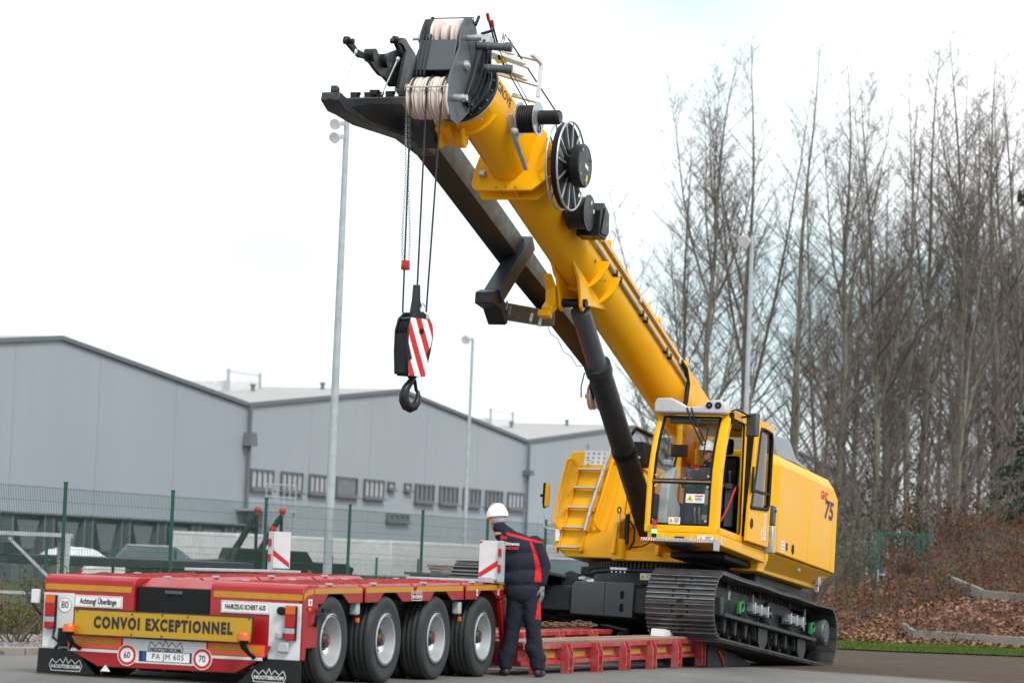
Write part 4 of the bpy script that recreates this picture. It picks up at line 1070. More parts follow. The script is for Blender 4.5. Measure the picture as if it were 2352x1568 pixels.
def hub_mesh():
    mb = MB(); mb.lathe((0, -.10, 0), (0, -1, 0), [(0, .10), (.02, .10), (.03, .08), (.10, .072), (.125, .06), (.13, .001)], 24)
    for k in range(8):
        a = 2 * math.pi * k / 8 + .2; mb.lathe((.137 * math.cos(a), -.10, .137 * math.sin(a)), (0, -1, 0), [(0, .026), (.02, .026), (.028, .018), (.055, .016), (.056, .001)], 8)
    return mb.mesh('hub', M['hub'], sharp=35)
tm_, rm_, hm_ = tyre_mesh(), rim_mesh(), hub_mesh()
mb = MB(); mb.lathe((0, -.232, 0), (0, -1, 0), [(0, .001), (0, .022), (.003, .022), (.003, .001)], 12); capm = mb.mesh('hub_cap', M['redink'])
for s in (0, 1):
    for i in range(4):
        w = empty('wheel', (1.36 * i, .27 if s == 0 else 2.40, .421), 0 if s == 0 else math.pi); w.parent = TR
        inst(tm_, 'tyre', w, Matrix.Rotation(.3 * i, 4, 'Y')); inst(rm_, 'rim', w); inst(hm_, 'hub', w, Matrix.Rotation(.37 * i, 4, 'Y')); inst(capm, 'hub_cap', w)
        inst(tm_, 'inner_tyre', w, Matrix.Translation((0, .31, 0)))
    for i in range(4):
        if s == 0:
            mb = MB(); mb.box(1.36 * i - .05, 1.36 * i + .05, .3, 2.35, .36, .47); mb.build('axle', M['hub'], TR)
mb = MB(); mb.box(-.3, 4.5, .62, .70, .02 + .3, .8); mb.box(-.3, 4.5, 1.97, 2.05, .32, .8); mb.build('inner_frame', M['black'], TR)
# rear light panels
def rear_panel(b0, b1, mirror):
    mb = MB(); mb.box(-.712, -.702, b0, b1, .25, .765); pnl = mb.build('light_panel', M['white'], TR, bevel=.003)
    lb = b0 + .035 if not mirror else b1 - .145
    mb = MB()
    mb.box(-.755, -.713, lb, lb + .11, .43, .745, 0)
    for z0, z1, mi in ((.665, .742, 1), (.545, .66, 2), (.49, .54, 3), (.433, .486, 2)):
        mb.box(-.765, -.756, lb + .005, lb + .105, z0, z1, mi)
    mb.build('tail_light', [M['black'], M['orlens'], M['redlens'], M['clearlens']], pnl, bevel=.004)
    return pnl
pr = rear_panel(.012, .33, False); plf = rear_panel(2.34, 2.655, True)
mb = MB(); mb.lathe((-.713, .20, .695), (-1, 0, 0), [(0, .04), (.05, .038), (.055, .001)], 18); mb.build('air_coupling', M['black'], pr)
mb = MB(); mb.box(-.80, -.713, .17, .23, .44, .50); mb.build('side_lamp', M['clearlens'], pr, bevel=.01)
mb = MB(); mb.box(-.76, -.713, .11, .22, .32, .41); mb.build('junction_box', M['cabgrey'], pr, bevel=.01)
mb = MB(); mb.box(-.78, -.713, 2.36, 2.46, .27, .44); mb.tube([(-.75, 2.4, .45), (-.83, 2.36, .40), (-.80, 2.30, .30), (-.77, 2.33, .24)], .016, 8); mb.build('coupling', M['black'], plf, bevel=.01)
mb = MB(); mb.tube([(-.73, 2.52, .42), (-.79, 2.50, .35), (-.76, 2.44, .30), (-.73, 2.5, .25)], .014, 8); mb.build('air_hose', M['black'], plf)
mb = MB(); mb.lathe((-.713, 2.43, .655), (-1, 0, 0), [(0, .072), (.003, .072), (.003, .001)], 28, 0); mb.torus((-.7165, 2.43, .655), (-1, 0, 0), .068, .002, 28, 6, 1); sp80 = mb.build('speed_disc', [M['label'], M['ink']], plf)
text('speed_figure', '80', .095, (-.718, 2.43, .655), REAR_R, UPV, M['ink'], plf, .001, .85)
def plate(b_, z, w, h, s, size, sx, border=True, mt=None, a=-.702, th=.012, ink='ink', name='notice_plate', bold=.0012):
    mb = MB(); mb.box(a - th, a, b_ - w / 2, b_ + w / 2, z - h / 2, z + h / 2, 0)
    if border:
        e_ = a - th
        for q in ((b_ - w / 2 + .008, b_ + w / 2 - .008, z + h / 2 - .010, z + h / 2 - .007), (b_ - w / 2 + .008, b_ + w / 2 - .008, z - h / 2 + .007, z - h / 2 + .010),
                  (b_ - w / 2 + .007, b_ - w / 2 + .010, z - h / 2 + .01, z + h / 2 - .01), (b_ + w / 2 - .010, b_ + w / 2 - .007, z - h / 2 + .01, z + h / 2 - .01)):
            mb.box(e_ - .001, e_, q[0], q[1], q[2], q[3], 1)
    o = mb.build(name, [mt or M['label'], M['ink']], TR, bevel=.002)
    text('lettering', s, size, (a - th - .0012, b_, z - size * .02), REAR_R, UPV, M[ink], o, .001, sx, bold)
    return o
plate(2.085, .70, .50, .11, 'Achtung! Überlänge', .072, .66, bold=.002)
plate(.575, .712, .49, .11, 'FAHRZEUG SCHERT AUS', .062, .60, bold=.002)
# reflective strips on the pods
for b0, b1 in ((1.74, 2.66), (.0, .915)):
    mb = MB(); mb.box(-.7045, -.7005, b0 + .01, b1 - .01, .795, .85); mb.build('reflective_strip', M['retro'], TR, smooth=False)
# long yellow sign
mb = MB(); mb.box(-.862, -.85, .43, 2.25, .395, .625, 0)
for (x0, x1, z0, z1) in ((.425, 2.255, .622, .632), (.425, 2.255, .388, .396), (.422, .432, .39, .63), (2.248, 2.258, .39, .63)):
    mb.box(-.866, -.845, x0, x1, z0, z1, 1)
sg = mb.build('sign_board', [M['sign'], M['ink']], TR, smooth=False)
for b_, z in ((2.22, .61), (1.65, .60), (1.34, .605), (1.08, .60), (.46, .61), (1.34, .41), (1.65, .415)):
    mb = MB(); mb.lathe((-.8625, b_, z), (-1, 0, 0), [(0, .009), (.006, .008), (.007, .001)], 8); mb.build('bolt', M['ink'], sg)
text('lettering', 'CONVOI EXCEPTIONNEL', .142, (-.8632, 1.335, .508), REAR_R, UPV, M['ink'], sg, .001, .72, .0085, sp=1.27)
mb = MB()
for b_ in (.75, 1.9): mb.box(-.85, -.70, b_ - .02, b_ + .02, .42, .46)
mb.build('sign_bracket', M['black'], TR)
# bumper
mb = MB(); mb.prism([(.30, .37), (.34, .26), (.62, .11), (2.02, .10), (2.35, .25), (2.37, .37)], REAR, -.78, -.70); bp_ = mb.build('bumper', M['red'], TR, bevel=.006)
mb = MB(); mb.box(-.784, -.7805, .92, 1.77, .155, .375); mb.build('white_board', M['white'], bp_, smooth=False)
for b0, b1 in ((1.79, 2.34), (.33, .90)):
    mb = MB(); mb.box(-.784, -.7805, b0, b1, .27, .375, 0); mb.box(-.786, -.7845, b0 + .05, b1 - .04, .305, .36, 1); mb.box(-.784, -.7805, b0 + .02, b1 - .0, .235, .262, 2)
    mb.build('reflective_frame', [M['orange'], M['retro'], M['whiteink']], bp_, smooth=False)
def crown(b_, z, w, parent, a, m='ink', body=None, right=REAR_R, pos=None):
    """badge: a lozenge chain outline with the maker's name across"""
    r_ = Vector(right); o = Vector((a, b_, z)) if pos is None else Vector(pos); nrm = r_.cross(Vector(UPV)); mb = MB()
    h = w * .17
    pl_ = [(-.5, .0), (-.42, .95), (-.3, .25), (-.17, .95), (-.08, .25), (0, 1.25), (.08, .25), (.17, .95), (.3, .25), (.42, .95), (.5, 0), (.44, -.9), (-.44, -.9)]
    for i in range(len(pl_)):
        p, q = pl_[i], pl_[(i + 1) % len(pl_)]
        A_ = o + r_ * p[0] * w + Vector(UPV) * p[1] * h; B_ = o + r_ * q[0] * w + Vector(UPV) * q[1] * h
        mb.beam(tuple(A_), tuple(B_), .006, .002, up=tuple(nrm))
    g = mb.build('badge', M[m], parent, smooth=False)
    text('badge_name', 'NOOTEBOOM', w * .135, tuple(o - Vector(UPV) * h * .25 + nrm * .0005), right, UPV, M[m], parent, .001, 1.0, .0012)
crown(1.33, .30, .36, bp_, -.787)
mb = MB(); mb.box(-.7865, -.7845, 1.06, 1.60, .172, .268, 0); mb.box(-.79, -.787, 1.08, 1.52, .178, .262, 1); mb.box(-.79, -.787, 1.521, 1.565, .178, .262, 2)
npz = mb.build('number_plate', [M['ink'], M['label'], M['blueink']], bp_, smooth=False)
text('plate_figures', 'PA JM 605', .074, (-.7912, 1.30, .220), REAR_R, UPV, M['ink'], npz, .001, .92, .0, sp=1.15)
for b_, s in ((1.72, '60'), (.95, '70')):
    mb = MB(); mb.lathe((-.787, b_, .222), (-1, 0, 0), [(0, .10), (.003, .10), (.003, .001)], 30, 1); mb.lathe((-.7902, b_, .222), (-1, 0, 0), [(0, .092), (.0015, .092), (.0015, .001)], 30, 0); mb.lathe((-.792, b_, .222), (-1, 0, 0), [(0, .066), (.001, .066), (.001, .001)], 28, 1)
    q = mb.build('speed_disc', [M['redink'], M['label']], bp_)
    text('speed_figure', s, .085, (-.7942, b_, .220), REAR_R, UPV, M['ink'], bp_, .001, .85, .001)
for b_ in (2.26, .475):
    mb = MB(); mb.tube([(-.80, b_ - .05, .26), (-.90, b_ - .04, .30), (-.93, b_, .36), (-.93, b_, .415)], [.02, .018, .03, .05], 12); bc = mb.build('beacon_arm', M['black'], TR)
    mb = MB(); mb.lathe((-.93, b_, .416), (0, 0, 1), [(0, .062), (.05, .060), (.07, .048), (.078, .001)], 22); mb.build('beacon', M['orlens'], bc)
# mud flaps
for b0, b1, s in ((2.08, 2.69, 1), (-.02, .62, 0)):
    pts = [(b0, .015), (b1, .01), (b1 - .01, .245), (b0 + .22 if s else b0 + .05, .245), (b0, .03)] if s else [(b0, .01), (b1, .015), (b1 - .24, .245), (b0 + .01, .245)]
    mb = MB(); mb.prism(pts, REAR, -.73, -.718); fl = mb.build('mud_flap', M['satin'], TR, bevel=.003)
    crown((b0 + b1) / 2, .095, .34, fl, -.7325, 'whiteink')
mb = MB(); mb.add([(-.79, 1.99, .06), (-.79, 1.89, .06), (-.79, 1.94, .12), (-.785, 1.99, .06), (-.785, 1.89, .06), (-.785, 1.94, .12)], [(0, 1, 2), (5, 4, 3), (0, 3, 4, 1), (1, 4, 5, 2), (2, 5, 3, 0)]); mb.build('triangle_reflector', M['label'], bp_, smooth=False)
# side details
crown(0, 0, .30, TR, 0, 'whiteink', right=SIDE_R, pos=(2.10, -.004, zt(2.1) - .10))
for a, z, w, h in ((-.56, .80, .085, .06), (3.81, .905, .04, .065), (4.46, .915, .04, .065)):
    mb = MB(); mb.box(a - w / 2, a + w / 2, -.0075, -.0045, z - h / 2 - .02, z + h / 2 - .02, 0); mb.box(a - w / 5, a + w / 5, -.0085, -.0078, z - h / 4 - .02, z + h / 4 - .02, 1); mb.build('side_sticker', [M['label'], M['midgrey']], TR, smooth=False)
mb = MB(); mb.box(-.60, -.545, -.014, -.002, .70, .735); mb.build('side_marker', M['orlens'], TR, bevel=.003)
for a in (.66, 3.40):
    mb = MB(); mb.box(a - .045, a + .045, .02, .10, .66, .79); mk = mb.build('side_lamp', M['dullsteel'], TR, bevel=.015)
    mb = MB(); mb.box(a - .05, a - .0, .005, .03, .59, .635); mb.build('side_marker', M['orlens'], mk, bevel=.003)
mb = MB(); mb.box(-.36, -.18, -.06, -.03, .69, .73); mb.tube([(-.38, -.02, .70), (-.48, -.04, .66), (-.47, -.03, .56), (-.42, -.0, .58)], .014, 8); mb.build('handle', M['black'], TR, bevel=.01)
mb = MB(); mb.tube([(-.70, 2.68, .55), (-.72, 2.74, .62), (-.72, 2.77, .66)], .014, 8); wm = mb.build('marker_arm', M['black'], TR)
mb = MB(); mb.box(-.74, -.70, 2.70, 2.78, .66, .79); mb.build('width_marker', M['white'], wm, bevel=.006)
# striped marker boards with lamps on a post
def marker(a, b_, z, w, h, flip, lab):
    e_ = empty('marker_board', (a, b_, z)); e_.parent = TR
    mb = MB(); mb.box(-.012, .0, -w / 2, w / 2, 0, h, 0)
    k = -1 if flip else 1
    mb.prism([(k * w * .5 * .98, h * .02), (k * w * .5 * .98, h * .15), (-k * w * .5 * .98, h * .50), (-k * w * .5 * .98, h * .34)], REAR, -.0145, -.0122, 1)
    if not flip: mb.prism([(w * .5 * .98, h * .90), (w * .5 * .98, h * .98), (w * .3, h * .98)], REAR, -.0145, -.0122, 1)
    bo = mb.build('board', [M['white'], M['redink']], e_, smooth=False)
    mb = MB(); s = -k * (w / 2 + .030); mb.box(-.03, .05, s - .028, s + .028, -.03, h + .0); po = mb.build('post', M['dullsteel'], e_, bevel=.006)
    for zz in (h * .18, h * .60):
        mb = MB(); mb.box(-.05, -.031, s - .012, s + .02, zz, zz + h * .2); mb.build('red_lamp', M['redlens'], po, bevel=.004)
    mb = MB(); mb.cyl((0, s, h), (0, s, h + .06), .012, n=8); mb.box(-.02, .02, s - .05, s + .01, h + .02, h + .05); mb.build('catch', M['redink'], po)
marker(4.4, .095, 1.03, .215, .41, False, '')
marker(4.6, 2.60, 1.05, .20, .40, True, '')
mb = MB(); mb.box(4.30, 4.62, .02, 1.0, .985, 1.02); mb.box(4.15, 4.3, .02, .12, .99, 1.05); mb.build('slide_beam', M['dullsteel'], TR, bevel=.006)
mb = MB(); mb.box(2.2, 4.8, 2.45, 2.62, 1.0, 1.03); mb.build('slide_beam', M['dullsteel'], TR, bevel=.006)
# low bed
BB = -.12
def bed_side(b0, b1, a0, a1, z0, z1, brk, mt):
    mb = MB(); mb.box(a0, a1, b0, b1, z1 - .055, z1); mb.box(a0, a1, b0 + .06, b1, z0 + .1, z1 - .056); mb.box(a0, a1, b0 + .02, b1, z0 + .05, z0 + .099)
    o = mb.build('bed_beam', M[mt], TR, bevel=.006)
    k = a0 + .35; i = 0
    while k < a1 + .05:
        for q in (-.075, .075):
            kk = k + q
            mb = MB(); mb.prism([(-.0, z0 - .07), (-.075, z0 - .06), (-.075, z1 - .10), (-.04, z1 - .0), (.02, z1), (.02, z0 - .07)], lambda p_, z, d: (d, b0 + p_, z), kk - .013, kk + .013)
            mb.build('outrigger_plate', M['redworn'], TR, bevel=.003)
        mb = MB(); mb.box(k - .06, k + .06, b0 - .05, b0 - .02, z0 - .01, z0 + .02); mb.box(k - .06, k + .06, b0 - .05, b0 - .02, z0 + .12, z0 + .15); mb.build('outrigger_pin', M['redworn'], TR)
        if k + brk < a1 + .05:
            mb = MB(); mb.box(k + .20, k + brk - .20, b0 + .052, b0 + .0595, z1 - .155, z1 - .095)
            mb.build('reflective_strip', M['retro'], TR, smooth=False)
        k += brk
bed_side(BB, BB + .55, 5.0, 12.05, .05, .33, 1.06, 'redworn')
bed_side(.95, 1.40, 5.0, 11.4, .12, .40, 1.3, 'redworn')
bed_side(2.25, 2.78, 5.0, 12.05, .05, .33, 1.06, 'redworn')
for i in range(8):
    a = 5.1 + i * .98; mb = MB(); mb.box(a, a + .14, BB + .56, 2.24, .10, .28); mb.build('cross_member', M['redworn'], TR, bevel=.006)
for b0 in (BB + .02, BB + .20, BB + .38, 2.27, 2.45, 2.62):
    for k in range(3):
        mb = MB(); mb.box(5.05 + k * 2.33, 5.05 + (k + 1) * 2.33 - .02, b0, b0 + .165, .331, .361); mb.build('floor_plank', M['wood'], TR, bevel=.004)
mb = MB(); mb.box(4.87, 5.0, .3, 2.4, .2, .8); mb.prism([(4.87, .8), (5.9, .40), (5.9, .2), (4.87, .2)], SIDE, .9, 1.75); mb.build('coupling_neck', M['redworn'], TR, bevel=.01)
tag(TR, None)

def tloc(name, a, b_, z, label, cat, rz=0.0, group=None):
    p = TM @ Vector((a, b_, z)); e_ = empty(name, p, rz - TH + math.pi / 2); tag(e_, label, cat, group); return e_
# loose things on the bed
rnd = random.Random(4)
mb = MB(); mb.rings([[(-.34 + 0.02 * math.sin(i * 2.2), -.10, 0), (-.34, .10, 0)][:0] or [(x, y, z + rnd.uniform(-.008, .008)) for x, y, z in ((i * .11 - .33, -.09, .0), (i * .11 - .33, .09, 0), (i * .11 - .33, .08, .09 - .008 * i), (i * .11 - .33, -.08, .085 - .006 * i))] for i in range(7)])
wb = mb.build('timber_block', M['label']); wb.matrix_world = TM @ Matrix.Translation((11.2, .18, .363)); tag(wb, 'chipped white timber block lying on the red bed under the crane track', 'block')
def chain(name, pts, r, label, seed):
    """heap of a slack chain: links laid end to end along a wandering line"""
    rnd = random.Random(seed); e_ = empty(name, TM @ Vector(pts[0]), -TH + math.pi / 2); tag(e_, label, 'chain')
    mb = MB(); mb.torus((0, 0, 0), (0, 0, 1), r, r * .3, 12, 6); lk_ = mb.mesh('link', M['rust'])
    o = Vector(pts[0]); k = 0
    for i in range(len(pts) - 1):
        p, q = Vector(pts[i]), Vector(pts[i + 1]); L_ = (q - p).length; n = max(1, int(L_ / (r * 1.5)))
        for j in range(n):
            c = p + (q - p) * (j / n) - o; d = (q - p).normalized(); yaw = math.atan2(d.y, d.x)
            m4 = Matrix.Translation(c + Vector((0, rnd.uniform(-.015, .015), rnd.uniform(0, .02)))) @ Matrix.Rotation(yaw, 4, 'Z') @ Matrix.Rotation((k % 2) * 1.4 + rnd.uniform(-.3, .3), 4, 'X') @ Matrix.Diagonal((1.5, .9, 1, 1))
            inst(lk_, 'link', e_, m4); k += 1
hp = []
for i in range(16): hp.append((8.9 + .15 * i + rnd.uniform(-.03, .03), 1.12 + .14 * math.sin(i * 1.9), .425 + .035 * abs(math.sin(i * .8))))
chain('lashing_chain', hp, .034, 'rusty lashing chain heaped along the raised middle beam of the red bed', 1)
# dark steel wedge under the rear of the crane track
rp_ = empty('loading_ramp', TM @ Vector((12.2, -.1, -.05)), math.pi / 2 - TH); tag(rp_, 'dark steel wedge ramp with an orange strap against the end of the red bed', 'ramp')
for y0, y1 in ((0.0, .6), (2.2, 2.8)):
    mb = MB(); mb.prism([(0.0, 0), (2.1, -.04), (2.1, .02), (1.3, .16), (0.05, .33)], lambda a, z, d: (a, d, z), y0, y1); w_ = mb.build('ramp_wedge', M['grey'], rp_, bevel=.012)
    mb = MB(); mb.tube([(.45, y0 - .012, .22), (.62, y0 - .014, .12), (.75, y0 - .012, .0)], .018, 6); mb.build('strap', M['orange'], w_)
# ---------------------------------------------------------------- crawler crane (frame: x forward, y to its left, z up)
pt_ = R(4.5)
CF = -tdir * math.cos(pt_) + Vector((0, 0, math.sin(pt_))); CL = ndir.copy(); CU = CF.cross(CL)
CO = Vector((4.675, 45.1, -.125)) + 2.6 * CF - 1.8 * CL
CM = Matrix(((CF.x, CL.x, CU.x, CO.x), (CF.y, CL.y, CU.y, CO.y), (CF.z, CL.z, CU.z, CO.z), (0, 0, 0, 1)))
CR = empty('crawler_crane', mw=CM)
tag(CR, 'yellow telescopic crawler crane driving onto the red trailer bed with its boom raised', 'crane')
XZ = lambda a, z, d: (a, d, z)     # polygon in x,z extruded along y
YZ = lambda y, z, d: (d, y, z)     # polygon in y,z extruded along x
XY = lambda a, y, d: (a, y, d)
FR, UPV = (0, 1, 0), (0, 0, 1)     # front face (normal +x): right is +y
SR = (-1, 0, 0)                    # left side of the crane (normal +y): image right is -x
# undercarriage centre
mb = MB(); mb.box(-1.3, 1.1, -.88, .88, .36, .80); mb.build('centre_frame', M['grey'], CR, bevel=.03)
mb = MB(); mb.lathe((0, .1, .78), (0, 0, 1), [(0, .88), (.05, .96), (.20, .96), (.22, 1.0), (.26, 1.0), (.26, .9)], 48); mb.build('turret_base', M['grey'], CR)
for x in (1.0, -1.3):
    mb = MB(); mb.box(x, x + .45, -1.2, 1.2, .40, .74); mb.build('axle_beam', M['grey'], CR, bevel=.02)
mb = MB(); mb.prism([(-.72, .36), (.16, .34), (.16, .81), (-.66, .80), (-.72, .74)], YZ, 1.12, 1.5); ft = mb.build('front_box', M['midgrey'], CR, bevel=.012)
mb = MB(); mb.box(1.498, 1.503, -.25, -.243, .36, .80); mb.build('joint', M['black'], ft)
for z in (.47, .64):
    mb = MB(); mb.lathe((1.502, .0, z - .03), (1, 0, 0), [(0, .001), (0, .028), (.004, .028), (.004, .001)], 14); mb.lathe((1.502, .0, z + .03), (1, 0, 0), [(0, .001), (0, .028), (.004, .028), (.004, .001)], 14); mb.box(1.502, 1.506, -.028, .028, z - .03, z + .03); mb.build('slot', M['black'], ft)
mb = MB(); mb.prism([(-.98, .34), (-.74, .34), (-.74, .92), (-.86, .96), (-.98, .90)], YZ, 1.05, 1.2); mb.build('lug_plate', M['grey'], CR, bevel=.01)
mb = MB(); mb.box(1.2, 1.26, -.83, -.77, .42, .55); mb.cyl((1.28, -.80, .40), (1.28, -.80, .62), .018, n=8); mb.box(1.2, 1.24, -.72, -.62, .84, .88); mb.build('shackle', M['steel'], CR, bevel=.005)
mb = MB(); mb.box(1.0, 1.08, -1.16, -1.02, .50, .72); mb.build('white_block', M['cabgrey'], CR, bevel=.01)
sticker('warning_sticker', (1.055, .18, .93), FR, UPV, .17, .09, 'tri', CR, seed=1)
mb = MB(); mb.lathe((0, .1, .5), (0, 0, 1), [(0, 1.02), (.0, 1.02)], 4) if False else None
# gear ring with teeth
mb = MB(); n = 110; vs = []; cx_, cy_ = 0.0, .1
prof = []
for k in range(n):
    for dr, da in ((1.0, 0.0), (1.045, .28), (1.045, .55), (1.0, .83)):
        a = 2 * math.pi * (k + da) / n; prof.append((cx_ + dr * math.cos(a), cy_ + dr * math.sin(a)))
mb.prism(prof, XY, 1.045, 1.125); mb.build('gear_ring', M['chain'], CR, smooth=False)
mb = MB(); mb.lathe((0, .1, 1.03), (0, 0, 1), [(0, .93), (.16, .93)], 48); mb.build('slewing_bearing', M['black'], CR)

# tracks
XF, XB, RZ = 2.88, -2.76, .455
def loop_pt(s):
    """point and tangent at distance s round the track loop (outer face of the shoes' carrier line)"""
    r_ = RZ - .045; Lf = XF - XB; per = 2 * Lf + 2 * math.pi * r_; s %= per
    if s < Lf: return (XB + s, RZ + r_ + (-.012 * math.sin(s / Lf * 3 * math.pi) ** 2), 0.0)
    s -= Lf
    if s < math.pi * r_:
        a = s / r_; return (XF + r_ * math.sin(a), RZ + r_ * math.cos(a), -a)
    s -= math.pi * r_
    if s < Lf: return (XF - s, RZ - r_, -math.pi)
    s -= Lf; a = s / r_
    return (XB - r_ * math.sin(a), RZ - r_ * math.cos(a), -math.pi - a)
PER = 2 * (XF - XB) + 2 * math.pi * (RZ - .045)
NS = 74
def shoe_mesh():
    mb = MB(); w = .45
    mb.box(-.088, .086, -w, w, -.012, .008)
    for x, h in ((-.082, .040), (-.012, .034), (.050, .034)):
        mb.prism([(x, .008), (x + .020, .008), (x + .014, h), (x + .005, h)], XZ, -w, w)
        mb.box(x + .0045, x + .0145, -w, w, h + .0002, h + .002, 1)
    mb.prism([(.086, -.012), (.100, -.004), (.100, .006), (.086, .008)], XZ, -w, w)
    return mb.mesh('track_shoe', [M['track'], M['polished_highlight']])
def link_mesh():
    mb = MB()
    for y in (-.11, .07): mb.prism([(-.10, -.075), (.085, -.075), (.10, -.045), (.09, -.013), (-.10, -.013)], XZ, y, y + .04)
    mb.cyl((.09, -.13, -.05), (.09, .13, -.05), .022, n=8)
    return mb.mesh('track_link', M['chain'])
shm, lkm = shoe_mesh(), link_mesh()
for sgn in (1, -1):
    yc = 1.35 * sgn
    tk = empty('track', (0, 0, 0)); tk.parent = CR
    for k in range(NS):
        x, z, a = loop_pt(PER * k / NS)
        m4 = Matrix.Translation((x, yc, z)) @ Matrix.Rotation(-a, 4, 'Y')
        inst(shm, 'track_shoe', tk, m4)
    lm = MB()
    for k in range(NS):
        x, z, a = loop_pt(PER * k / NS); m4 = Matrix.Translation((x, yc, z)) @ Matrix.Rotation(-a, 4, 'Y')
        lm.add([tuple(m4 @ v.co) for v in lkm.vertices], [tuple(p.vertices) for p in lkm.polygons])
    lm.build('track_chain', M['chain'], tk)
    # bolt heads and slots seen on the shoes
    lm = MB()
    for k in range(NS):
        x, z, a = loop_pt(PER * (k + .0) / NS); m4 = Matrix.Translation((x, yc, z)) @ Matrix.Rotation(-a, 4, 'Y')
        for yy in (-.10, .10):
            for xx in (-.045, .03):
                c = m4 @ Vector((xx, yy, .008)); ax_ = (m4.to_3x3() @ Vector((0, 0, 1)))
                lm.cyl(c, c + ax_ * .012, .016, n=6)
        lm.obox(m4 @ Vector((.092, 0, .001)), m4.to_3x3() @ Vector((.018, 0, 0)), (0, .045, 0), m4.to_3x3() @ Vector((0, 0, .0085)))
    lm.build('shoe_bolts', M['black'], tk)
    # side frame
    mb = MB(); yo = yc + sgn * .14
    fpoly = [(-2.55, .38), (2.5, .38), (2.62, .50), (2.55, .62), (2.2, .77), (-1.35, .775), (-1.75, .72), (-2.5, .70), (-2.6, .6)]
    mb.prism(fpoly, XZ, yc - .16, yc + .16); mb.build('side_frame', M['grey'], tk, bevel=.012)
    s0 = sorted((yc + sgn * .17, yc + sgn * .36))
    mb = MB(); mb.box(-2.35, 2.45, s0[0], s0[1], .355, .40); sh_ = mb.build('step', M['grey'], tk, bevel=.006)
    for x in (-2.3, -1.1, .1, 1.2, 2.3):
        mb = MB(); s1 = sorted((yc + sgn * .17, yc + sgn * .35)); mb.prism([(s1[0], .40), (s1[1], .40), ((s1[0] if sgn > 0 else s1[1]), .62)], YZ, x - .01, x + .01); mb.build('gusset', M['grey'], sh_, smooth=False)
    mb = MB(); s1 = sorted((yc + sgn * .18, yc + sgn * .33)); mb.box(2.42, 2.56, s1[0], s1[1], .36, .60); mb.build('tensioner_housing', M['grey'], tk, bevel=.015)
    # rollers
    for k in range(9):
        x = 2.1 - k * .52
        mb = MB(); mb.lathe((x, yc - sgn * .18, .215), (0, sgn, 0), [(0, .05), (0, .105), (.06, .105), (.07, .085), (.29, .085), (.30, .105), (.36, .105), (.37, .06), (.44, .055), (.44, .001)], 20); rl = mb.build('track_roller', M['chain'], tk)
        mb = MB(); yb = yc + sgn * .215; ys = sorted((yb, yb + sgn * .05)); mb.prism([(x - .06, .36), (x + .06, .36), (x + .05, .20), (x, .15), (x - .05, .20)], XZ, ys[0], ys[1]); mb.build('roller_bracket', M['grey'], rl, bevel=.006)
    for x in (.35, -1.75):
        ys = sorted((yc + sgn * .28, yc + sgn * .30)); mb = MB(); mb.prism([(x - .22, .355), (x + .22, .355), (x + .20, .14), (x + .08, .07), (x - .08, .07), (x - .20, .14)], XZ, ys[0], ys[1]); mb.build('chain_guide', M['grey'], tk, bevel=.006)
    for k in range(3):
        mb = MB(); mb.lathe((1.7 - k * 1.6, yc - .17, .80), (0, 1, 0), [(0, .04), (0, .055), (.34, .055), (.34, .04)], 14); mb.build('top_roller', M['chain'], tk)
    # idler (front) and drive (rear)
    mb = MB(); mb.lathe((XF, yc - .1, RZ), (0, 1, 0), [(0, .1), (0, .30), (.05, .335), (.15, .335), (.20, .30), (.2, .1)], 30); mb.build('idler', M['chain'], tk)
    mb = MB(); n = 22; pr_ = []
    for k in range(n):
        for rr_, da in ((.29, 0), (.335, .3), (.335, .5), (.29, .8)):
            a = 2 * math.pi * (k + da) / n; pr_.append((XB + rr_ * math.cos(a), RZ + rr_ * math.sin(a)))
    mb.prism(pr_, XZ, yc - .04, yc + .04); mb.lathe((XB, yc - .1, RZ), (0, sgn, 0), [(0, .1), (0, .20), (.32, .20), (.36, .18), (.38, .12), (.385, .001)] if sgn > 0 else [(0, .1), (0, .2), (.2, .2), (.2, .001)], 30); mb.build('sprocket', M['chain'], tk)
    ys = yc + sgn * .37
    mb = MB(); mb.lathe((XB + .02, yc + sgn * .2, RZ + .06), (0, sgn, 0), [(0, .17), (.16, .19), (.18, .185), (.20, .17), (.205, .001)], 32); dr = mb.build('drive_cover', M['midgrey'], tk)
    for k in range(10):
        a = 2 * math.pi * k / 10; mb = MB(); c = Vector((XB + .02 + .15 * math.cos(a), yc + sgn * .40, RZ + .06 + .15 * math.sin(a))); mb.cyl(c, c + Vector((0, sgn * .01, 0)), .012, n=6); mb.build('bolt', M['chain'], dr)
    # silver jacking boxes, green lashing eyes, round plate
    for x0 in (.95, -.95):
        mb = MB(); a_, b_ = sorted((yc + sgn * .20, yc + sgn * .32)); mb.box(x0 - .75, x0, a_, b_, .52, .635); mb.box(x0 - 1.05, x0 - .75, a_ + .03, b_ - .03, .555, .60)
        bx = mb.build('silver_box', M['hood'], tk, bevel=.02)
        for q in (x0 - .05, x0 - .38, x0 - .72):
            mb = MB(); a_2, b_2 = sorted((yc + sgn * .19, yc + sgn * .335)); mb.box(q - .025, q + .025, a_2, b_2, .505, .655); mb.build('clip', M['steel'], bx, bevel=.005)
    mb = MB(); mb.lathe((-.25, yc + sgn * .16, .60), (0, sgn, 0), [(0, .15), (.05, .15), (.055, .14), (.055, .07), (.09, .065), (.09, .001)], 30); rp = mb.build('round_flange', M['grey'], tk)
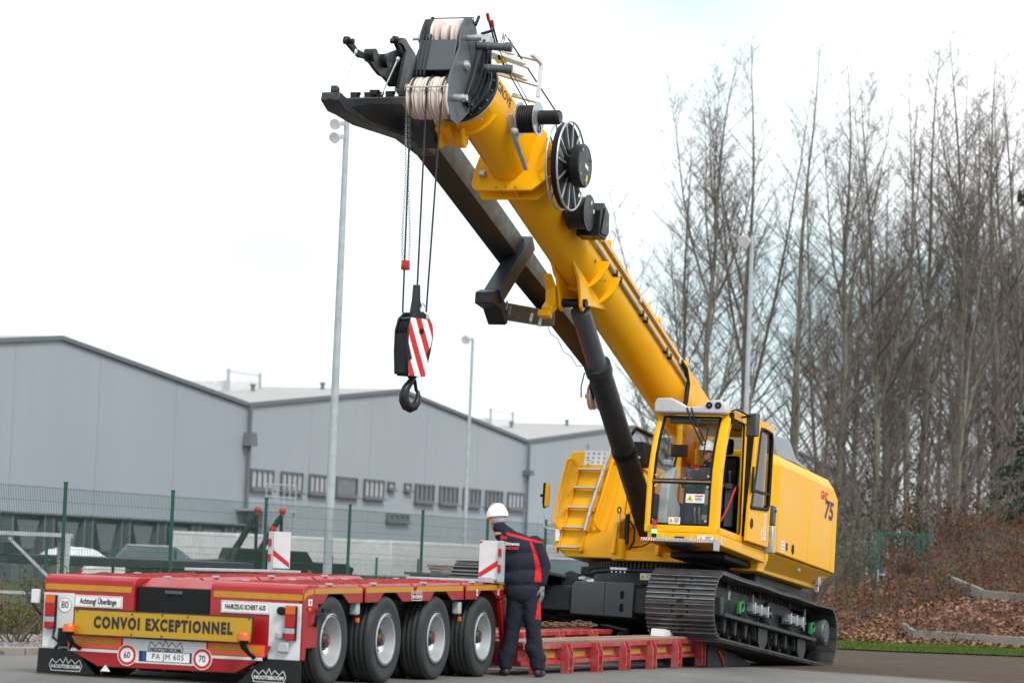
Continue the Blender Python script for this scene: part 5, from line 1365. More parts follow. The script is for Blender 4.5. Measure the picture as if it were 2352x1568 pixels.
    for x in (1.42, -2.38):
        mb = MB(); c = (x, yc + sgn * .28, .56)
        rings = []
        for k in range(20):
            a = 2 * math.pi * k / 20; rx, rz_ = .085 * math.cos(a) - .03, .062 * math.sin(a)
            cc = Vector((c[0] + rx, c[1], c[2] + rz_)); dd = Vector((math.cos(a), 0, math.sin(a)))
            rings.append([tuple(cc + dd * (.019 * math.cos(q)) + Vector((0, .018 * math.sin(q), 0))) for q in [2 * math.pi * j / 8 for j in range(8)]])
        rings.append(rings[0]); mb.rings(rings, caps=False); mb.box(c[0] + .06, c[0] + .15, c[1] - .02, c[1] + .02, .46, .62)
        mb.build('green_lashing_eye', M['green'], tk, bevel=.003)
    sticker('track_sticker', (1.62, yc + sgn * .1625, .69), (SR if sgn > 0 else (1, 0, 0)), UPV, .09, .12, 'tri', tk)
    mb = MB(); mb.tube([(.55, yc + sgn * .19, .64), (.55, yc + sgn * .19, .78)], .016, 8); mb.tube([(-2.25, yc + sgn * .19, .5), (-2.25, yc + sgn * .19, .80)], .016, 8); mb.build('grease_pipe', M['dullsteel'], tk)

# superstructure
ys1 = 1.65
mb = MB(); mb.prism([(-3.1, 1.16), (1.15, 1.13), (1.15, 1.26), (-3.1, 1.30)], XZ, -.30, 1.45); mb.build('slewing_platform', M['yellow'], CR, bevel=.012)
# left side body (with the model number): chamfered top, tapered skirt
def sidebody(x0, x1, name, ys=ys1, parent=CR):
    mb = MB()
    prof = [(.50, 1.42), (ys, 1.42), (ys, 2.62), (ys - .10, 2.77), (.50, 2.80)]
    mb.prism(prof, YZ, x0, x1); return mb.build(name, M['yellow'], parent, bevel=.018)
# side body
mb = MB()
r0 = [(y, z) for y, z in ((.55, 1.41), (1.44, 1.41), (1.44, 2.66), (1.36, 2.76), (.55, 2.76))]
r1 = [(.55, 1.41), (1.648, 1.41), (1.648, 2.60), (1.55, 2.76), (.55, 2.76)]
mb.rings([[(.36, y, z) for y, z in r0], [(-.12, y, z) for y, z in r1]])
mb.build('side_body', M['yellow'], CR, bevel=.014)
d1 = sidebody(-1.775, -.125, 'side_door'); d2 = sidebody(-3.16, -1.785, 'side_door')
mb = MB(); mb.rings([[(-3.165, y, z) for y, z in [(.5, 1.42), (1.65, 1.42), (1.65, 2.62), (1.55, 2.77), (.5, 2.8)]], [(-3.42, y, z) for y, z in [(.5, 1.42), (1.65, 1.42), (1.65, 2.50), (1.55, 2.64), (.5, 2.66)]]]); mb.build('rear_corner', M['yellow'], d2, bevel=.014)
mb = MB(); mb.rings([[(.34, y, z) for y, z in ((.9, 1.16), (1.45, 1.18), (1.62, 1.40), (.9, 1.40))], [(-2.95, y, z) for y, z in ((.9, 1.17), (1.40, 1.17), (1.63, 1.405), (.9, 1.405))], [(-3.40, y, z) for y, z in ((.9, 1.26), (1.46, 1.26), (1.63, 1.405), (.9, 1.405))]])
mb.build('skirt', M['yellow'], CR, bevel=.01)
mb = MB(); mb.prism([(.60, 1.10), (.34, 1.10), (.10, 1.30), (.10, 1.405), (.60, 1.405)], XZ, 1.2, 1.60); mb.build('front_lower_corner', M['yellow'], CR, bevel=.012)
mb = MB(); mb.box(-.12, .36, .9, 1.44, 1.405, 2.0); mb.build('inner_wall', M['yellow'], CR)
mb = MB(); mb.box(-3.3, -.4, -1.25, 1.3, 1.02, 1.15); mb.build('belly_plate', M['grey'], CR, bevel=.02)
mb = MB(); mb.rings([[(-3.1, y, z) for y, z in ((-1.5, 1.3), (.6, 1.3), (.6, 2.65), (-1.5, 2.65))], [(-3.95, y, z) for y, z in ((-1.3, 1.45), (.6, 1.45), (.6, 2.4), (-1.3, 2.4))]]); mb.build('counterweight', M['yellow'], CR, bevel=.05)
for nm, x, z, s in (('a', -2.40, 1.66, 0), ):
    pass
text('model_letters', 'GHC', .165, (-2.60, 1.652, 2.47), SR, UPV, M['redink'], CR, .0015, 1.15, .004)
text('model_number', '75', .36, (-2.90, 1.652, 2.28), SR, UPV, M['navyink'], CR, .0015, 1.45, .012, shear=.12)
sticker('icon_sticker', (-.44, 1.650, 1.53), SR, UPV, .20, .16, 'icons', CR)
mb = MB(); mb.box(-.68, -.60, 1.648, 1.656, 1.50, 1.60); mb.build('latch_black', M['black'], CR, bevel=.004)
mb = MB(); mb.lathe((-.98, 1.649, 1.545), (0, 1, 0), [(0, .075), (.006, .07), (.008, .001)], 20); mb.build('lock_cover', M['black'], CR)
for x, z in ((.10, 1.24), (-2.95, 1.22)):
    mb = MB(); mb.box(x - .06, x + .06, 1.50, 1.56, z - .02, z + .12); mb.box(x - .02, x + .03, 1.49, 1.55, z - .12, z - .02); mb.cyl((x, 1.53, z + .10), (x - .12, 1.56, z + .20), .02, n=8); mb.build('hinge_bracket', M['steel'], CR, bevel=.008)
mb = MB(); mb.box(-1.75, -1.62, 1.555, 1.575, 1.30, 1.37); mb.build('label_plate', M['steel'], CR, bevel=.004)
sticker('icon_sticker', (-3.12, 1.545, 1.31), SR, (0, .6, .8), .16, .10, 'tri', CR)
# grey hood on the roof
mb = MB(); mb.rings([[(-.50, y, z) for y, z in ((.52, 2.78), (1.50, 2.78), (1.40, 3.10), (.55, 3.14))], [(-1.5, y, z) for y, z in ((.52, 2.8), (1.50, 2.8), (1.38, 3.14), (.55, 3.18))], [(-2.35, y, z) for y, z in ((.52, 2.8), (1.48, 2.8), (1.25, 2.98), (.55, 3.0))], [(-2.6, y, z) for y, z in ((.52, 2.78), (1.45, 2.78), (1.3, 2.82), (.55, 2.82))]])
mb.build('engine_hood', M['hood'], CR, bevel=.03)
# right hand housing with the ladder: front leans back
mb = MB()
fx = lambda z: .86 - .33 * (z - 1.2) / 1.5
outl = [(-1.05, 1.17), (-1.25, 1.36), (-1.25, 1.60), (-1.235, 2.50), (-1.16, 2.66), (-.52, 2.67), (-.30, 2.50), (-.28, 1.17)]
mb.rings([[(fx(z), y, z) for y, z in outl], [(-3.1, y - (.12 if y < -1 else 0), z + .02) for y, z in outl]])
hs = mb.build('engine_housing', M['yellow'], CR, bevel=.02)
FRL = Vector((-.215, 0, .976))        # up vector lying in the leaning front
def fp(y, z, off=.0): return Vector((fx(z) + off * .976, y, z + off * .215))
# plate right of the ladder box up to the hoist cylinder
mb = MB(); mb.add([tuple(fp(y, z, -.01)) for y, z in ((-.28, 1.17), (.55, 1.17), (.12, 1.55), (-.02, 1.98), (-.10, 2.30), (-.28, 2.5))] + [(fx(z) - .5, y, z) for y, z in ((-.28, 1.17), (.55, 1.17), (.12, 1.55), (-.02, 1.98), (-.10, 2.30), (-.28, 2.5))],
       [(0, 1, 2, 3, 4, 5), (11, 10, 9, 8, 7, 6)] + [(i, (i + 1) % 6, 6 + (i + 1) % 6, 6 + i) for i in range(6)])
mb.build('front_plate', M['yellow'], CR, bevel=.01)
mb = MB(); mb.prism([(-2.6, 1.2), (1.35, 1.2), (1.25, 1.62), (.75, 1.78), (-1.2, 2.72), (-2.0, 3.35), (-2.5, 3.35)], XZ, -.26, -.20); mb.prism([(-2.6, 1.2), (1.35, 1.2), (1.25, 1.62), (.75, 1.78), (-1.2, 2.72), (-2.0, 3.35), (-2.5, 3.35)], XZ, .36, .42); mb.build('boom_cheeks', M['yellow'], CR, bevel=.012)
mb = MB(); mb.cyl((.62, -.30, 1.55), (.62, .46, 1.55), .10, n=24); mb.cyl((-2.15, -.32, 3.0), (-2.15, .48, 3.0), .12, n=24); mb.build('pivot_pin', M['black'], CR)
mb = MB(); mb.beam(tuple(fp(-.30, 1.72, .015)), tuple(fp(.0, 2.08, .015)), .03, .03, up=(1, 0, 0)); mb.beam(tuple(fp(-.26, 1.5, .015)), tuple(fp(.03, 1.85, .015)), .03, .03, up=(1, 0, 0)); mb.build('stiffener', M['yellow'], CR, bevel=.005)
# ladder: five steps, two raised rails, side flanges
ladder = empty('ladder'); ladder.parent = CR
for k, (y0, z) in enumerate(((-.99, 2.38), (-1.03, 2.12), (-1.07, 1.84), (-1.11, 1.56), (-1.15, 1.28))):
    c = fp(y0 + .155, z, .075)
    mb = MB(); mb.obox(c, (.0, .155, 0), (.045, 0, 0), (0, 0, .014)); st = mb.build('step', M['steel'], ladder, bevel=.008)
    for dy, hw, hz in ((-.175, .018, .03), (.178, .022, .038)):
        mb = MB(); mb.obox(c + Vector((-.03, dy, -.012)), (.06, 0, 0), (0, hw, 0), (0, 0, hz)); mb.build('step_bracket', M['yellow'], st, bevel=.006)
for (ya, za, yb, zb) in ((-1.00, 2.45, -1.17, 1.22), (-.67, 2.45, -.84, 1.22)):
    mb = MB(); mb.beam(tuple(fp(ya, za, .012)), tuple(fp(yb, zb, .012)), .018, .05, up=(1, 0, 0)); mb.build('stile', M['yellow'], ladder, bevel=.004)
def fpath(pts, off, r_, name, mm, parent, n=10):
    mb = MB(); mb.tube([tuple(fp(y, z, o)) for y, z, o in pts], r_, n); return mb.build(name, M[mm], parent)
fpath([(-1.02, 2.42, .0), (-1.12, 2.52, .06), (-1.17, 2.50, .10), (-1.22, 2.1, .10), (-1.255, 1.70, .10), (-1.25, 1.62, .09), (-1.2, 1.56, .03), (-1.18, 1.54, 0)], 0, .022, 'grab_rail', 'yellow', CR)
fpath([(-.50, 2.50, .0), (-.50, 2.55, .07), (-.52, 2.50, .11), (-.60, 2.0, .11), (-.665, 1.66, .11), (-.655, 1.60, .08), (-.60, 1.55, 0)], 0, .022, 'grab_rail', 'yellow', CR)
fpath([(-.45, 2.72, -.3), (-.44, 2.86, -.22), (-.47, 2.90, -.12), (-.53, 2.82, .0), (-.60, 2.58, .07), (-.66, 2.2, .12), (-.74, 1.75, .14), (-.77, 1.50, .14)], 0, .026, 'steel_handrail', 'steel', CR)
fpath([(-.42, 2.48, .004), (-.395, 2.40, .004), (-.46, 1.9, .004), (-.53, 1.55, .004)], 0, .010, 'pressed_rib', 'yellow', hs)
sticker('safety_sticker', fp(-.80, 2.57, .003), FR, FRL, .33, .21, 'icons', CR, seed=3)
sticker('warning_sticker', fp(-.90, 2.50, .008), FR, FRL, .08, .08, 'tri', CR, seed=3)
for y, z in ((-.28, 2.34), (-.33, 2.30), (-.25, 2.30)):
    mb = MB(); mb.lathe(fp(y, z, .0), (.976, 0, .215), [(0, .008), (.006, .008), (.006, .001)], 8); mb.build('bolt', M['black'], hs)
# mirror on a long arm at the right front
mb = MB(); mb.tube([tuple(fp(-1.19, 1.53, .04)), tuple(fp(-1.33, 1.52, .10)), tuple(fp(-1.38, 1.56, .12)), tuple(fp(-1.43, 1.80, .14)), tuple(fp(-1.44, 1.98, .14))], .011, 8); ma = mb.build('mirror_arm', M['cabgrey'], CR)
mb = MB(); mb.obox(fp(-1.385, 1.975, .14), (.012, .035, 0), (0, 0, .165), (.03, -.01, 0)); mb.build('mirror', M['yellow'], ma, bevel=.025)
mb = MB(); mb.obox(fp(-1.425, 1.975, .13), (.012, .012, 0), (0, 0, .175), (.045, -.01, 0)); mb.ball(tuple(fp(-1.47, 1.975, .13)), .022); mb.build('mirror_housing', M['black'], ma, bevel=.012)
mb = MB(); mb.obox(fp(-1.19, 1.49, .03), (0, .035, 0), (0, 0, .04), (.03, 0, 0)); mb.obox(fp(-1.19, 1.42, .03), (0, .03, 0), (0, 0, .05), (.02, 0, 0)); mb.build('mirror_clamp', M['label'], ma, bevel=.008)
# exhaust, tank cap, hose block
mb = MB(); mb.lathe((.1, -.70, 2.66), (0, 0, 1), [(0, .075), (.24, .075), (.25, .085), (.275, .085), (.275, .07), (.15, .07), (.15, .001)], 24); mb.build('exhaust_pipe', M['steel'], CR)
mb = MB(); mb.cyl((.3, -1.02, 2.66), (.3, -1.02, 2.80), .012, n=8); mb.box(.28, .32, -1.05, -1.0, 2.74, 2.77); mb.build('antenna_stub', M['dullsteel'], CR)
mb = MB(); mb.box(-.1, .5, -.36, -.14, 2.52, 2.82); mb.tube([(.2, -.35, 2.7), (.3, -.42, 2.9), (.1, -.4, 3.05), (-.3, -.3, 3.0)], .03, 8); mb.tube([(.45, -.3, 2.8), (.5, -.2, 2.5), (.5, -.15, 2.3)], .03, 8); mb.build('hose_block', M['black'], CR, bevel=.04)
for i in range(4):
    mb = MB(); c = (.505, -.34 + i * .05, 2.60); mb.cyl(c, (.53, c[1], c[2]), .016, n=8); mb.build('hose_fitting', M['steel'], CR)
# slew drive, green eye and pin at the front
mb = MB(); mb.lathe((1.18, -.17, 1.14), (0, 0, 1), [(0, .07), (.26, .07), (.27, .04), (.28, .001)], 18); sd = mb.build('slew_drive', M['yellow'], CR)
mb = MB(); mb.cyl((1.2, -.20, 1.48), (1.2, -.20, 1.76), .014, n=10); mb.cyl((1.2, -.20, 1.40), (1.2, -.20, 1.48), .022, n=10); mb.build('drive_rod', M['steel'], sd)
mb = MB(); mb.torus((1.2, -.21, 1.80), (.3, 1, 0), .04, .010, 18, 8); mb.build('green_ring', M['green'], sd)
mb = MB(); mb.box(1.14, 1.2, -.12, -.07, 1.35, 1.75); mb.tube([(1.2, -.05, 1.66), (1.22, .03, 1.55), (1.2, .02, 1.38), (1.16, -.05, 1.28)], .014, 8); mb.tube([(1.2, -.02, 1.30), (1.22, .15, 1.32), (1.25, .30, 1.40), (1.28, .38, 1.50)], .010, 8); mb.build('hose', M['black'], sd)
mb = MB(); mb.box(1.16, 1.30, -.26, -.02, .985, 1.02); mb.build('clamp_plate', M['steel'], CR, bevel=.004)
for i in range(4):
    mb = MB(); c = (1.28, -.23 + i * .06, .96); mb.cyl(c, (1.30, c[1], c[2]), .013, n=6); mb.build('bolt', M['steel'], CR)
# hoist (luffing) cylinder
c0, c1 = Vector((.62, 0.08, 1.50)), Vector((3.95, 0.0, 4.05)); cd = (c1 - c0).normalized()
mb = MB(); mid = c0 + cd * 3.25; mb.lathe(c0, cd, [(-.1, .02), (-.1, .13), (0, .158), (3.10, .158), (3.12, .178), (3.26, .178), (3.27, .125)], 32); cy_ = mb.build('luffing_cylinder', M['grey'], CR)
mb = MB(); mb.lathe(c0, cd, [(3.2, .128), (4.22, .128), (4.23, .11)], 30); rod = mb.build('cylinder_rod', M['midgrey'], CR)
mb = MB(); nrm_ = Vector((.6, -.5, -.55)); nrm_ = (nrm_ - cd * nrm_.dot(cd)).normalized(); sd_ = cd.cross(nrm_)
mb.obox(c0 + cd * 3.66 + nrm_ * .1255, cd * .38, sd_ * .010, nrm_ * .004); mb.build('red_line', M['redink'], rod, smooth=False)
mb = MB(); mb.lathe(c0, cd, [(1.62, .159), (1.62, .169), (1.72, .169), (1.72, .159)], 32); mb.build('cylinder_clamp', M['black'], cy_)
# ---------------------------------------------------------------- cab
cab = empty('cab'); cab.parent = CR
y0c, y1c = .66, 1.64
def xf(z):  # front curve of the cab
    return 2.80 - .02 * max(0, z - 1.4) - .42 * max(0, (z - 2.0)) ** 2 * .85
zs = [1.38, 1.6, 1.9, 2.2, 2.5, 2.75, 2.98]
def post(y, w, dpt, name='front_post', z1=None):
    mb = MB(); mb.rings([[(xf(z) - dpt, y - w / 2, z), (xf(z) - .0, y - w / 2, z), (xf(z) + .012, y, z), (xf(z), y + w / 2, z), (xf(z) - dpt, y + w / 2, z)] for z in zs]); return mb.build(name, M['yellow'], cab, bevel=.010)
post(y0c + .035, .075, .12); post(y1c - .06, .12, .12)
mb = MB(); mb.box(.58, 2.81, y0c, y1c, 1.385, 1.475); mb.build('floor_sill', M['yellow'], cab, bevel=.012)
mb = MB(); mb.prism([(.50, 1.22), (2.84, 1.25), (2.84, 1.38), (.50, 1.38)], XZ, .72, 1.655); mb.build('cab_support', M['yellow'], CR, bevel=.015)
mb = MB(); mb.box(.4, 1.9, .75, 1.5, 1.13, 1.215); mb.cyl((1.5, .9, 1.14), (.4, 1.2, 1.10), .06, n=10); mb.build('cab_underside', M['black'], CR, bevel=.02)
# roof
mb = MB(); mb.rings([[(x, y, z) for y, z in ((y0c, zb), (y1c - .02, zb), (y1c - .05, zt_), (y0c + .04, zt_))] for x, zb, zt_ in ((1.5, 3.02, 3.10), (.62, 3.00, 3.07), (.58, 2.98, 3.03))]); mb.build('roof', M['yellow'], cab, bevel=.015)
for y in (y0c + .04, y1c - .06):
    mb = MB(); mb.beam((1.5, y, 3.05), (2.44, y, 3.01), .07, .06); mb.build('roof_side_bar', M['yellow'], cab, bevel=.01)
mb = MB(); mb.add([(1.5, y0c + .07, 3.07), (2.44, y0c + .07, 3.03), (2.44, y1c - .09, 3.03), (1.5, y1c - .09, 3.07)], [(0, 1, 2, 3)]); mb.build('added_roof_window', M['glass'], cab)  # glazed opening added to let daylight down onto the operator
mb = MB(); cp = [(y0c - .03, 2.96), (y1c - .03, 2.96), (y1c - .03, 3.02), (y1c - .06, 3.10), (y1c - .12, 3.145), (1.36, 3.13), (1.27, 3.05), (1.07, 3.045), (.94, 3.12), (.86, 3.155), (y0c, 3.15), (y0c - .03, 3.08)]
mb.prism(cp, YZ, 2.36, 2.60); capo = mb.build('visor_cap', M['capgrey'], cab, bevel=.022)
for y in (1.38, 1.50):
    mb = MB(); mb.lathe((2.60, y, 3.065), (1, 0, 0), [(0, .043), (.01, .043), (.012, .034)], 20, 0); mb.lathe((2.603, y, 3.065), (1, 0, 0), [(0, .03), (.006, .028), (.01, .001)], 18, 1); mb.build('work_lamp', [M['black'], M['clearlens']], capo)
# windscreen panes in black gaskets
def pane(z0, z1, ya, yb, name):
    zz = [z0 + (z1 - z0) * k / 5 for k in range(6)]
    mb = MB()
    for k in range(5):
        a, b_ = zz[k], zz[k + 1]
        mb.add([(xf(a) - .02, ya, a), (xf(a) - .02, yb, a), (xf(b_) - .02, yb, b_), (xf(b_) - .02, ya, b_)], [(0, 1, 2, 3)])
    p = mb.build(name, M['glass'], cab)
    mb = MB(); t_ = .016
    for k in range(5):
        a, b_ = zz[k], zz[k + 1]
        for y in (ya, yb): mb.beam((xf(a) - .018, y, a), (xf(b_) - .018, y, b_), .035, .02, up=(1, 0, 0))
    for z in (z0, z1): mb.beam((xf(z) - .018, ya, z), (xf(z) - .018, yb, z), .02, .03, up=(0, 0, 1))
    mb.build('gasket', M['black'], p)
    return p
pu = pane(2.065, 2.925, y0c + .085, y1c - .135, 'upper_windscreen'); plo = pane(1.49, 2.03, y0c + .085, y1c - .135, 'lower_windscreen')
mb = MB(); mb.beam((xf(2.048) - .0, y0c + .07, 2.048), (xf(2.048), y1c - .12, 2.048), .02, .022); mb.build('transom', M['wood'], cab, bevel=.003)
for z in (1.54, 1.98, 2.12):
    for y in (y0c + .115, y1c - .165):
        mb = MB(); mb.cyl((xf(z) - .02, y, z), (xf(z) + .004, y, z), .016, n=8); mb.build('pane_bolt', M['steel'], plo)
sticker('warning_sticker', (xf(1.84) + .0, 1.32, 1.83), FR, UPV, .25, .115, 'tri', plo, seed=5)
sticker('warning_sticker', (xf(1.53) + .0, 1.06, 1.535), FR, UPV, .155, .09, 'tri', plo, seed=6)
mb = MB(); mb.tube([(2.60, 1.08, 3.03), (2.66, 1.16, 2.86), (2.735, 1.35, 2.55), (2.745, 1.36, 2.52)], .011, 8); mb.tube([(2.60, 1.14, 3.03), (2.665, 1.22, 2.86), (2.735, 1.40, 2.56), (2.745, 1.36, 2.52)], .009, 8)
mb.tube([(2.70, 1.415, 2.78), (2.775, 1.385, 2.35)], .009, 6); wp_ = mb.build('wiper', M['black'], cab)
# inner side (towards the boom): glass with a yellow mid post
for x in (.62, 1.55):
    mb = MB(); mb.box(x - .04, x + .04, y0c, y0c + .06, 1.475, 3.0); mb.build('side_post', M['yellow'], cab, bevel=.008)
mb = MB(); mb.add([(1.60, y0c + .02, 1.9), (2.66, y0c + .02, 1.9), (2.42, y0c + .02, 2.95), (1.60, y0c + .02, 2.97)], [(0, 1, 2, 3)]); mb.add([(.66, y0c + .02, 1.9), (1.5, y0c + .02, 1.9), (1.5, y0c + .02, 2.95), (.66, y0c + .02, 2.97)], [(0, 1, 2, 3)]); mb.build('side_glass', M['glass'], cab)
mb = MB(); mb.box(.62, 2.66, y0c, y0c + .05, 1.475, 1.9); mb.build('side_panel', M['yellow'], cab, bevel=.006)
mb = MB(); mb.box(.66, 2.62, y0c + .051, y0c + .06, 1.50, 1.9); mb.build('side_lining', M['black'], cab)
# rear wall with a window
mb = MB(); mb.box(.58, .63, y0c + .03, y1c - .03, 1.475, 2.15); mb.build('rear_panel', M['midgrey'], cab, bevel=.006)
mb = MB()
for y in (y0c + .05, y1c - .06): mb.box(.58, .65, y - .04, y + .04, 2.15, 3.0)
mb.box(.58, .65, y0c + .09, y1c - .10, 2.90, 3.0); mb.build('rear_frame', M['yellow'], cab, bevel=.006)
mb = MB(); mb.add([(.6, y0c + .08, 2.15), (.6, y1c - .09, 2.15), (.6, y1c - .09, 2.9), (.6, y0c + .08, 2.9)], [(0, 1, 2, 3)]); mb.build('rear_glass', M['glass'], cab)
# outer side: frame round the door opening, sliding door standing open
mb = MB(); mb.box(.58, 2.44, y1c - .06, y1c - .005, 2.94, 3.01); mb.build('door_rail', M['yellow'], cab, bevel=.01)
mb = MB(); mb.box(.66, 1.59, y1c - .05, y1c - .035, 1.476, 2.935); mb.build('dark_interior_sheet', M['black'], cab)  # opaque black sheet standing in for the dark interior behind the door
mb = MB(); mb.box(1.60, 1.66, y1c - .07, y1c - .01, 1.475, 2.94); mb.build('middle_post', M['yellow'], cab, bevel=.01)
mb = MB(); mb.tube([(2.63, y1c - .02, 1.56), (2.62, y1c - .02, 1.50), (2.55, y1c - .02, 1.475), (1.78, y1c - .02, 1.47), (1.70, y1c - .02, 1.50), (1.68, y1c - .02, 1.60), (1.70, y1c - .02, 2.2), (1.74, y1c - .02, 2.90), (1.8, y1c - .02, 2.94), (2.38, y1c - .02, 2.93), (2.45, y1c - .02, 2.86), (2.60, y1c - .02, 2.3), (2.63, y1c - .02, 1.56)], .014, 8); mb.build('door_seal', M['black'], cab)
def dpt(x, z): return (x, 1.70, z)
Od = [(1.66, 1.41), (.58, 1.42), (.555, 1.46), (.545, 2.3), (.56, 2.98), (.60, 3.04), (.9, 3.06), (1.20, 3.06), (1.36, 3.05), (1.40, 3.0), (1.52, 2.3), (1.62, 1.8)]
Id = [(1.56, 1.86), (.72, 1.92), (.66, 1.98), (.65, 2.4), (.655, 2.86), (.70, 2.945), (.9, 2.955), (1.10, 2.955), (1.22, 2.945), (1.27, 2.88), (1.40, 2.3), (1.53, 1.93)]
mb = MB(); n = 12
vs = [(x, 1.675, z) for x, z in Od] + [(x, 1.675, z) for x, z in Id] + [(x, 1.715, z) for x, z in Od] + [(x, 1.715, z) for x, z in Id]
fs = []
for i in range(n):
    j = (i + 1) % n
    fs += [(i, j, n + j, n + i), (2 * n + i, 3 * n + i, 3 * n + j, 2 * n + j), (i, 2 * n + i, 2 * n + j, j), (n + i, n + j, 3 * n + j, 3 * n + i)]
mb.add(vs, fs); dr_ = mb.build('sliding_door', M['yellow'], cab, bevel=.008)
mb = MB(); mb.tube([(x, 1.716, z) for x, z in Id] + [(Id[0][0], 1.716, Id[0][1])], .024, 8); mb.beam((1.45, 1.716, 2.10), (.66, 1.716, 2.13), .02, .03); mb.build('door_gasket', M['black'], dr_)
mb = MB(); mb.add([(x, 1.695, z) for x, z in Id], [tuple(range(n))]); mb.build('door_glass', M['tint'], dr_)
mb = MB(); mb.lathe((1.46, 1.716, 1.66), (0, 1, 0), [(0, .07), (.008, .065), (.01, .05), (.004, .001)], 22); mb.build('door_handle', M['black'], dr_)
sticker('warning_sticker', (.78, 1.717, 1.68), SR, UPV, .085, .36, 'list', dr_, seed=9); sticker('warning_sticker', (.90, 1.718, 1.56), SR, UPV, .07, .15, 'list', dr_, seed=10)
mb = MB(); mb.box(1.56, 1.60, 1.72, 1.75, 2.05, 2.40); mb.build('door_pull', M['black'], dr_, bevel=.01)
# upper hinges / rail hardware
mb = MB(); mb.tube([(2.42, y1c, 3.02), (2.3, y1c + .02, 3.06), (1.7, y1c + .02, 3.06), (1.6, y1c, 3.0)], .014, 8); mb.box(2.40, 2.46, y1c - .02, y1c + .03, 2.86, 3.0); mb.box(.80, .86, y1c, y1c + .05, 2.98, 3.06); mb.build('roof_handrail', M['black'], cab)
mb = MB(); mb.tube([(1.95, y1c, 3.0), (1.98, 1.76, 3.02)], .014, 8); mr_ = mb.build('mirror_arm', M['black'], cab)
mb = MB(); mb.obox((1.96, 1.80, 2.90), (.06, .085, 0), (0, 0, .155), (.035, -.02, 0)); mb.build('mirror', M['midgrey'], mr_, bevel=.02)
# galvanised cabinet behind the door
mb = MB(); mb.box(.38, .52, 1.60, 1.76, 1.36, 1.72); cb_ = mb.build('steel_cabinet', M['steel'], CR, bevel=.01)
mb = MB(); mb.box(.38, .52, 1.60, 1.755, 1.735, 2.00); mb.build('cabinet_lid', M['midgrey'], cb_, bevel=.012)
mb = MB(); mb.cyl((.46, 1.755, 1.93), (.46, 1.78, 1.93), .02, n=10); mb.build('blue_knob', M['blueink'], cb_)
# front step bar and status beacon
mb = MB(); mb.obox((3.0, 1.20, 1.265), (.05, 0, 0), (0, .50, -.0), (0, 0, .022)); mb.obox((3.0, 1.70, 1.22), (.06, 0, 0), (0, .025, 0), (0, 0, .075)); mb.box(2.84, 3.0, 1.66, 1.70, 1.20, 1.26); mb.box(2.84, 2.99, .95, .99, 1.25, 1.275); sb_ = mb.build('step_bar', M['dullsteel'], cab, bevel=.005)
for y0, y1, k in ((.71, .88, 5), (1.37, 1.52, 5), (1.525, 1.58, 3)):
    mb = MB(); mb.box(3.0505, 3.052, y0, y1, 1.246, 1.284, 0)
    w = (y1 - y0) / k / 2
    for i in range(k):
        y = y0 + 2 * w * i; mb.add([(3.0528, y, 1.247), (3.0528, y + w, 1.247), (3.0528, min(y + w * 2.0, y1), 1.283), (3.0528, y + w, 1.283)], [(0, 1, 2, 3)], 1)
    mb.build('stripe_tape', [M['label'], M['redink']], sb_, smooth=False)
for i in range(9):
    mb = MB(); y = .92 + i * .05; mb.cyl((3.048, y, 1.265), (3.053, y, 1.265), .006, n=6); mb.build('rivet', M['ink'], sb_)
for y in (.98, 1.36):
    mb = MB(); mb.cyl((2.98, y, 1.285), (2.98, y, 1.35), .012, n=8); mb.build('pin', M['steel'], sb_)
mb = MB(); mb.box(2.842, 2.847, 1.09, 1.22, 1.29, 1.33); mb.build('maker_plate', M['ink'], cab, bevel=.003)
sticker('warning_sticker', (2.8425, 1.50, 1.315), FR, UPV, .21, .075, 'tri', cab, seed=11); sticker('warning_sticker', (2.60, 1.656, 1.315), SR, UPV, .06, .10, 'list', cab, seed=12)
mb = MB(); mb.prism([(2.80, 1.22), (2.80, 1.25), (2.2, 1.25), (2.45, 1.18)], XZ, .95, 1.25); mb.build('under_tray', M['grey'], cab, bevel=.006)
for z0, z1, mm in ((1.30, 1.355, 'black'), (1.36, 1.40, 'lamp_green'), (1.405, 1.455, 'orlens'), (1.46, 1.53, 'redlens'), (1.535, 1.58, 'black')):
    mb = MB(); mb.lathe((2.90, .83, z0), (0, 0, 1), [(0, .027), (.004, .031), (z1 - z0 - .004, .031), (z1 - z0, .027)], 18); mb.build('signal_' + ('lamp' if mm != 'black' else 'mount'), M[mm], cab)
# interior
mb = MB(); mb.box(.66, 2.70, y0c + .06, y1c - .07, 1.476, 1.50); mb.build('floor_mat', M['black'], cab)
mb = MB(); mb.box(.66, 1.5, y0c + .06, y1c - .07, 2.985, 3.0); mb.box(2.2, 2.4, .8, 1.15, 2.86, 2.95); mb.build('headliner', M['midgrey'], cab)
seat = empty('operator_seat'); seat.parent = cab
mb = MB(); mb.box(.95, 1.45, .88, 1.34, 1.80, 1.92); mb.build('cushion', M['black'], seat, bevel=.04)
mb = MB(); mb.prism([(.95, 1.95), (1.07, 1.95), (.98, 2.60), (.86, 2.62)], XZ, .88, 1.36); mb.prism([(.88, 2.62), (.98, 2.62), (.95, 2.84), (.87, 2.84)], XZ, 1.0, 1.26); mb.build('backrest', M['black'], seat, bevel=.04)
mb = MB(); mb.box(1.0, 1.4, .95, 1.27, 1.5, 1.80); mb.build('pedestal', M['black'], seat, bevel=.02)
for y in (.83, 1.40):
    mb = MB(); mb.box(1.0, 1.55, y - .05, y + .05, 2.10, 2.17); mb.cyl((1.5, y, 2.17), (1.52, y, 2.30), .016, n=8); mb.ball((1.52, y, 2.32), .028); mb.prism([(1.15, 1.6), (1.5, 1.6), (1.5, 2.1), (1.1, 2.1)], XZ, y - .06, y + .06); mb.build('armrest', M['midgrey'], seat, bevel=.015)
